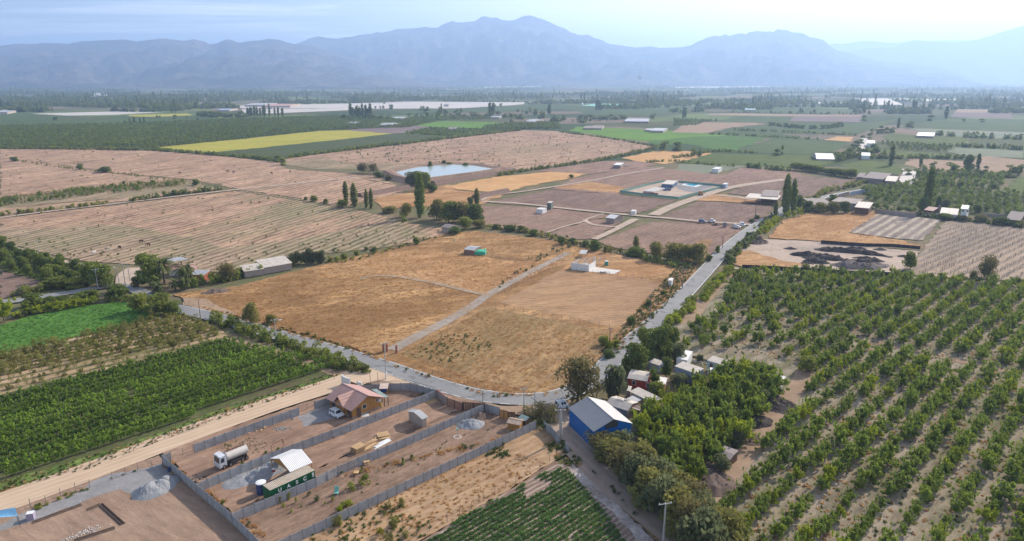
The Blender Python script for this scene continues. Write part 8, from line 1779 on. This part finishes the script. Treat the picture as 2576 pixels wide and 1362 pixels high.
m=MB();m.box((0,0,1.0),(2.6,1.3,.8));m.box((-.3,0,2.0),(1.1,1.2,1.3));m.tube((1.2,0,1.2),(2.6,0,2.2),.15,.12,6);m.tube((2.6,0,2.2),(3.2,0,.6),.12,.1,6);o=m.obj('digger_body',paint('digger_orange',(.42,.18,.04),.6));o.name='digger';o.location=P('T',1555,340,.45);o.rotation_euler=(0,0,.5);tag(o,'small orange digger on the farm track','digger');wheels(o,[(1,.6),(1,-.6),(-1,.6),(-1,-.6)],.5,.3)
m=MB();m.box((0,0,1.1),(1.3,1.3,2.2));m.box((0,0,2.26),(1.6,1.6,.1));o=m.obj('booth',paint('grey_booth',(.22,.20,.20),.8));o.location=P('F',372,385,.3);tag(o,'grey booth at the track gate beside the cars','booth')
for x,lab in((340,'left'),(365,'middle'),(435,'right')):
 m=MB();m.box((0,0,1.0),(.5,.5,2.0));m.box((0,0,2.05),(.7,.7,.12));o=m.obj('gate_pillar',BRICK);o.location=P('E',x,1300 if x<400 else 1310,.3);tag(o,'red brick gate pillar of the gravel path, %s one'%lab,'pillar')
def horse(label,t,x,y,col,rz,cat='horse',s=1.0):
 mat=paint('hide_%d'%int(col[0]*1000),col,.7,var=.1);me=bpy.data.meshes.new('horse');V=[];E_=[];Rr=[]
 def ch(pts,par=None):
  for i,(p,r)in enumerate(pts):V.append(p);Rr.append(r);k=len(V)-1;E_.append((par if i==0 else k-1,k))if(par is not None or i)else None
  return len(V)-1
 ch([((0,0,1.25),.32),((.45,0,1.27),.30),((.75,0,1.35),.22),((1.15,0,1.15),.15),((1.4,0,.75),.12),((1.55,0,.38),.11),((1.66,0,.12),.07)])
 ch([((-.5,0,1.3),.30),((-.75,0,1.25),.18),((-.9,0,.9),.06),((-.92,0,.55),.04)],0)
 for sy in(-1,1):
  ch([((.5,sy*.17,1.0),.13),((.5,sy*.18,.6),.07),((.52,sy*.18,.3),.05),((.55,sy*.18,.03),.06)],1)
  ch([((-.5,sy*.18,1.0),.17),((-.42,sy*.19,.75),.11),((-.6,sy*.19,.5),.07),((-.55,sy*.19,.25),.05),((-.5,sy*.19,.03),.06)],7)
 me.from_pydata(V,E_,[]);o=link('horse',me,None,P(t,x,y,.35),rz,(s,s,s));m=o.modifiers.new('skin','SKIN')
 for i,r in enumerate(Rr):me.skin_vertices[0].data[i].radius=(r,r)
 me.skin_vertices[0].data[0].use_root=True;me.materials.append(mat);o.modifiers.new('sub','SUBSURF').levels=1;tag(o,label,cat)
for i,(lab,x,y,col,rz)in enumerate([('dark brown horse grazing, right of the white one',885,548,(.05,.03,.02),2.6),('white horse grazing at the left',692,588,(.62,.60,.56),1.2),('brown horse grazing in the middle of the field',1040,505,(.09,.045,.025),.2),('brown horse grazing at the right',1095,528,(.10,.05,.03),3.0),('pale horse lying beside the dark one',790,560,(.45,.42,.36),.1)]):horse(lab,'D',x,y,col,rz)
for i,(lab,t,x,y)in enumerate([('dark cow grazing on the far brown field, left one','A',1675,1272),('dark cow grazing on the far brown field, beside the left one','A',1718,1275),('dark cow on the far brown field, right one','A',2000,1283),('dark cow on the far brown field near the gate','A',1325,1283),('dark cow on the far brown field, far right','A',2135,1270)]):horse(lab,t,x,y,(.05,.03,.02),i*1.3,'cow',1.15)
def palm(label,t,x,yb,yt,wpx,kd_='date'):
 b=P(t,x,yb,.1);H=max(4,hgt(b,t,x,yt));W_=wpx*TILE[t][2]*.62891*mpp(b)/2;r=thing('palm_tree',label,'palm tree',b);rs=np.random.RandomState(int(x));th=H-W_*.55
 m=MB();m.tube((0,0,-.1),(0,0,th*.5),.42,.34,9);m.tube((0,0,th*.5),(0,0,th),.34,.45,9);m.obj('trunk',BARK,parent=r);m=MB()
 for k in range(64 if kd_=='date' else 26):
  a=rs.random()*6.28;e=-.5+1.75*rs.random();L_=W_*(1.0+.25*rs.random());prev=Vector((0,0,th));dr=Vector((math.cos(a)*math.cos(e),math.sin(a)*math.cos(e),math.sin(e)));side=Vector((-math.sin(a),math.cos(a),0))
  for j in range(6):
   nx=prev+dr*L_/5.2;w_=(.42 if kd_=='date' else.75)*math.sin(math.pi*(j+.8)/7)
   m.add([prev-side*w_*.8-Vector((0,0,.16)),prev,nx,nx-side*w_*.8-Vector((0,0,.16))],[(0,1,2,3)]);m.add([prev+side*w_*.8-Vector((0,0,.16)),nx+side*w_*.8-Vector((0,0,.16)),nx,prev],[(0,1,2,3)])
   prev=nx;dr=(dr+Vector((0,0,-.30))).normalized()
 m.obj('crown',leaf('palm_leaves',(.06,.075,.03),(.15,.17,.06),.3),parent=r)
 if kd_=='date' and 'orange' in label:
  m=MB()
  for k in range(7):a=rs.random()*6.28;m.tube((math.cos(a)*.5,math.sin(a)*.5,th),(math.cos(a)*1.5,math.sin(a)*1.5,th-.5),.12,.3,6)
  m.obj('date_clusters',paint('date_orange',(.42,.17,.02),.8,var=.3),parent=r)
palm('tall date palm with orange fruit clusters beside the dark tree','Z',770,690,330,300)
palm('tall date palm right of the fruiting one','Z',1095,700,390,300)
palm('low yellowish green palm in front of the dark tree','Z',690,830,680,210,'fan')
palm('low broad palm at the foot of the right date palm','Z',930,790,625,170,'fan');palm('second low palm at the foot of the right date palm','Z',1060,770,640,190,'fan')
for k_,t,x,y,yt,wp,lab in[('bush','L',1612,1110,985,105,'rounded green shrub behind the concrete wall, right of a pair'),('bush_olive','L',1465,1175,1055,105,'rounded green shrub behind the concrete wall, left of a pair'),('bush_lime','L',1520,1245,1175,80,'bright lime seedling in the garden plot'),('bush','L',1735,1170,1065,60,'slender shrub in the garden plot'),('bush_grey','L',2090,1150,1030,120,'pale airy shrub in the garden plot'),
('bush','L',1830,1245,1195,50,'tiny shrub in the garden plot'),('bush_lime','L',2235,1205,1150,50,'small yellowish plant in the garden plot'),('bush_grey','L',1965,1050,960,90,'grey green shrub beside the white board'),('bush','L',2370,1140,1060,70,'agave like plant beside the mint chair'),('bush_lime','L',2500,1310,1225,120,'bright green shrub near the inner wall'),
('bush_lime','L',1655,1340,1290,60,'lime coloured seedling row plant'),('bush','H',105,985,925,75,'dark green vegetable bush, left of a pair'),('bush','H',205,945,880,110,'broad green vegetable bush, right of a pair'),('bush','H',60,1105,1065,90,'green plant row beside the long wall'),('bush_lime','H',15,1150,1100,60,'lime green plant at the wall foot'),
('bush_gold','Y',40,950,880,90,'yellow flowering shrub at the bottom edge'),('bush_lime','G',2570,1100,1060,80,'green plants in the garden row'),('shrub_rusty','Y',890,405,385,30,'tiny dry bush on the straw strip')]:
 b=P(t,x,y,.3);plant(k_,b,max(.3,hgt(b,t,x,yt)-.3),wp*TILE[t][2]*.62891*mpp(b),lab,'shrub','shrub',parts=False)
p=P('V',1608,222);m=MB();m.box((0,0,90),(26,14,26));m.tube((0,0,100),(0,0,122),6,1,6);o=m.obj('hill_building',BLOCK);o.location=(p.x*5400/p.y,5400,-12);tag(o,'small building on top of the wooded hill','building')
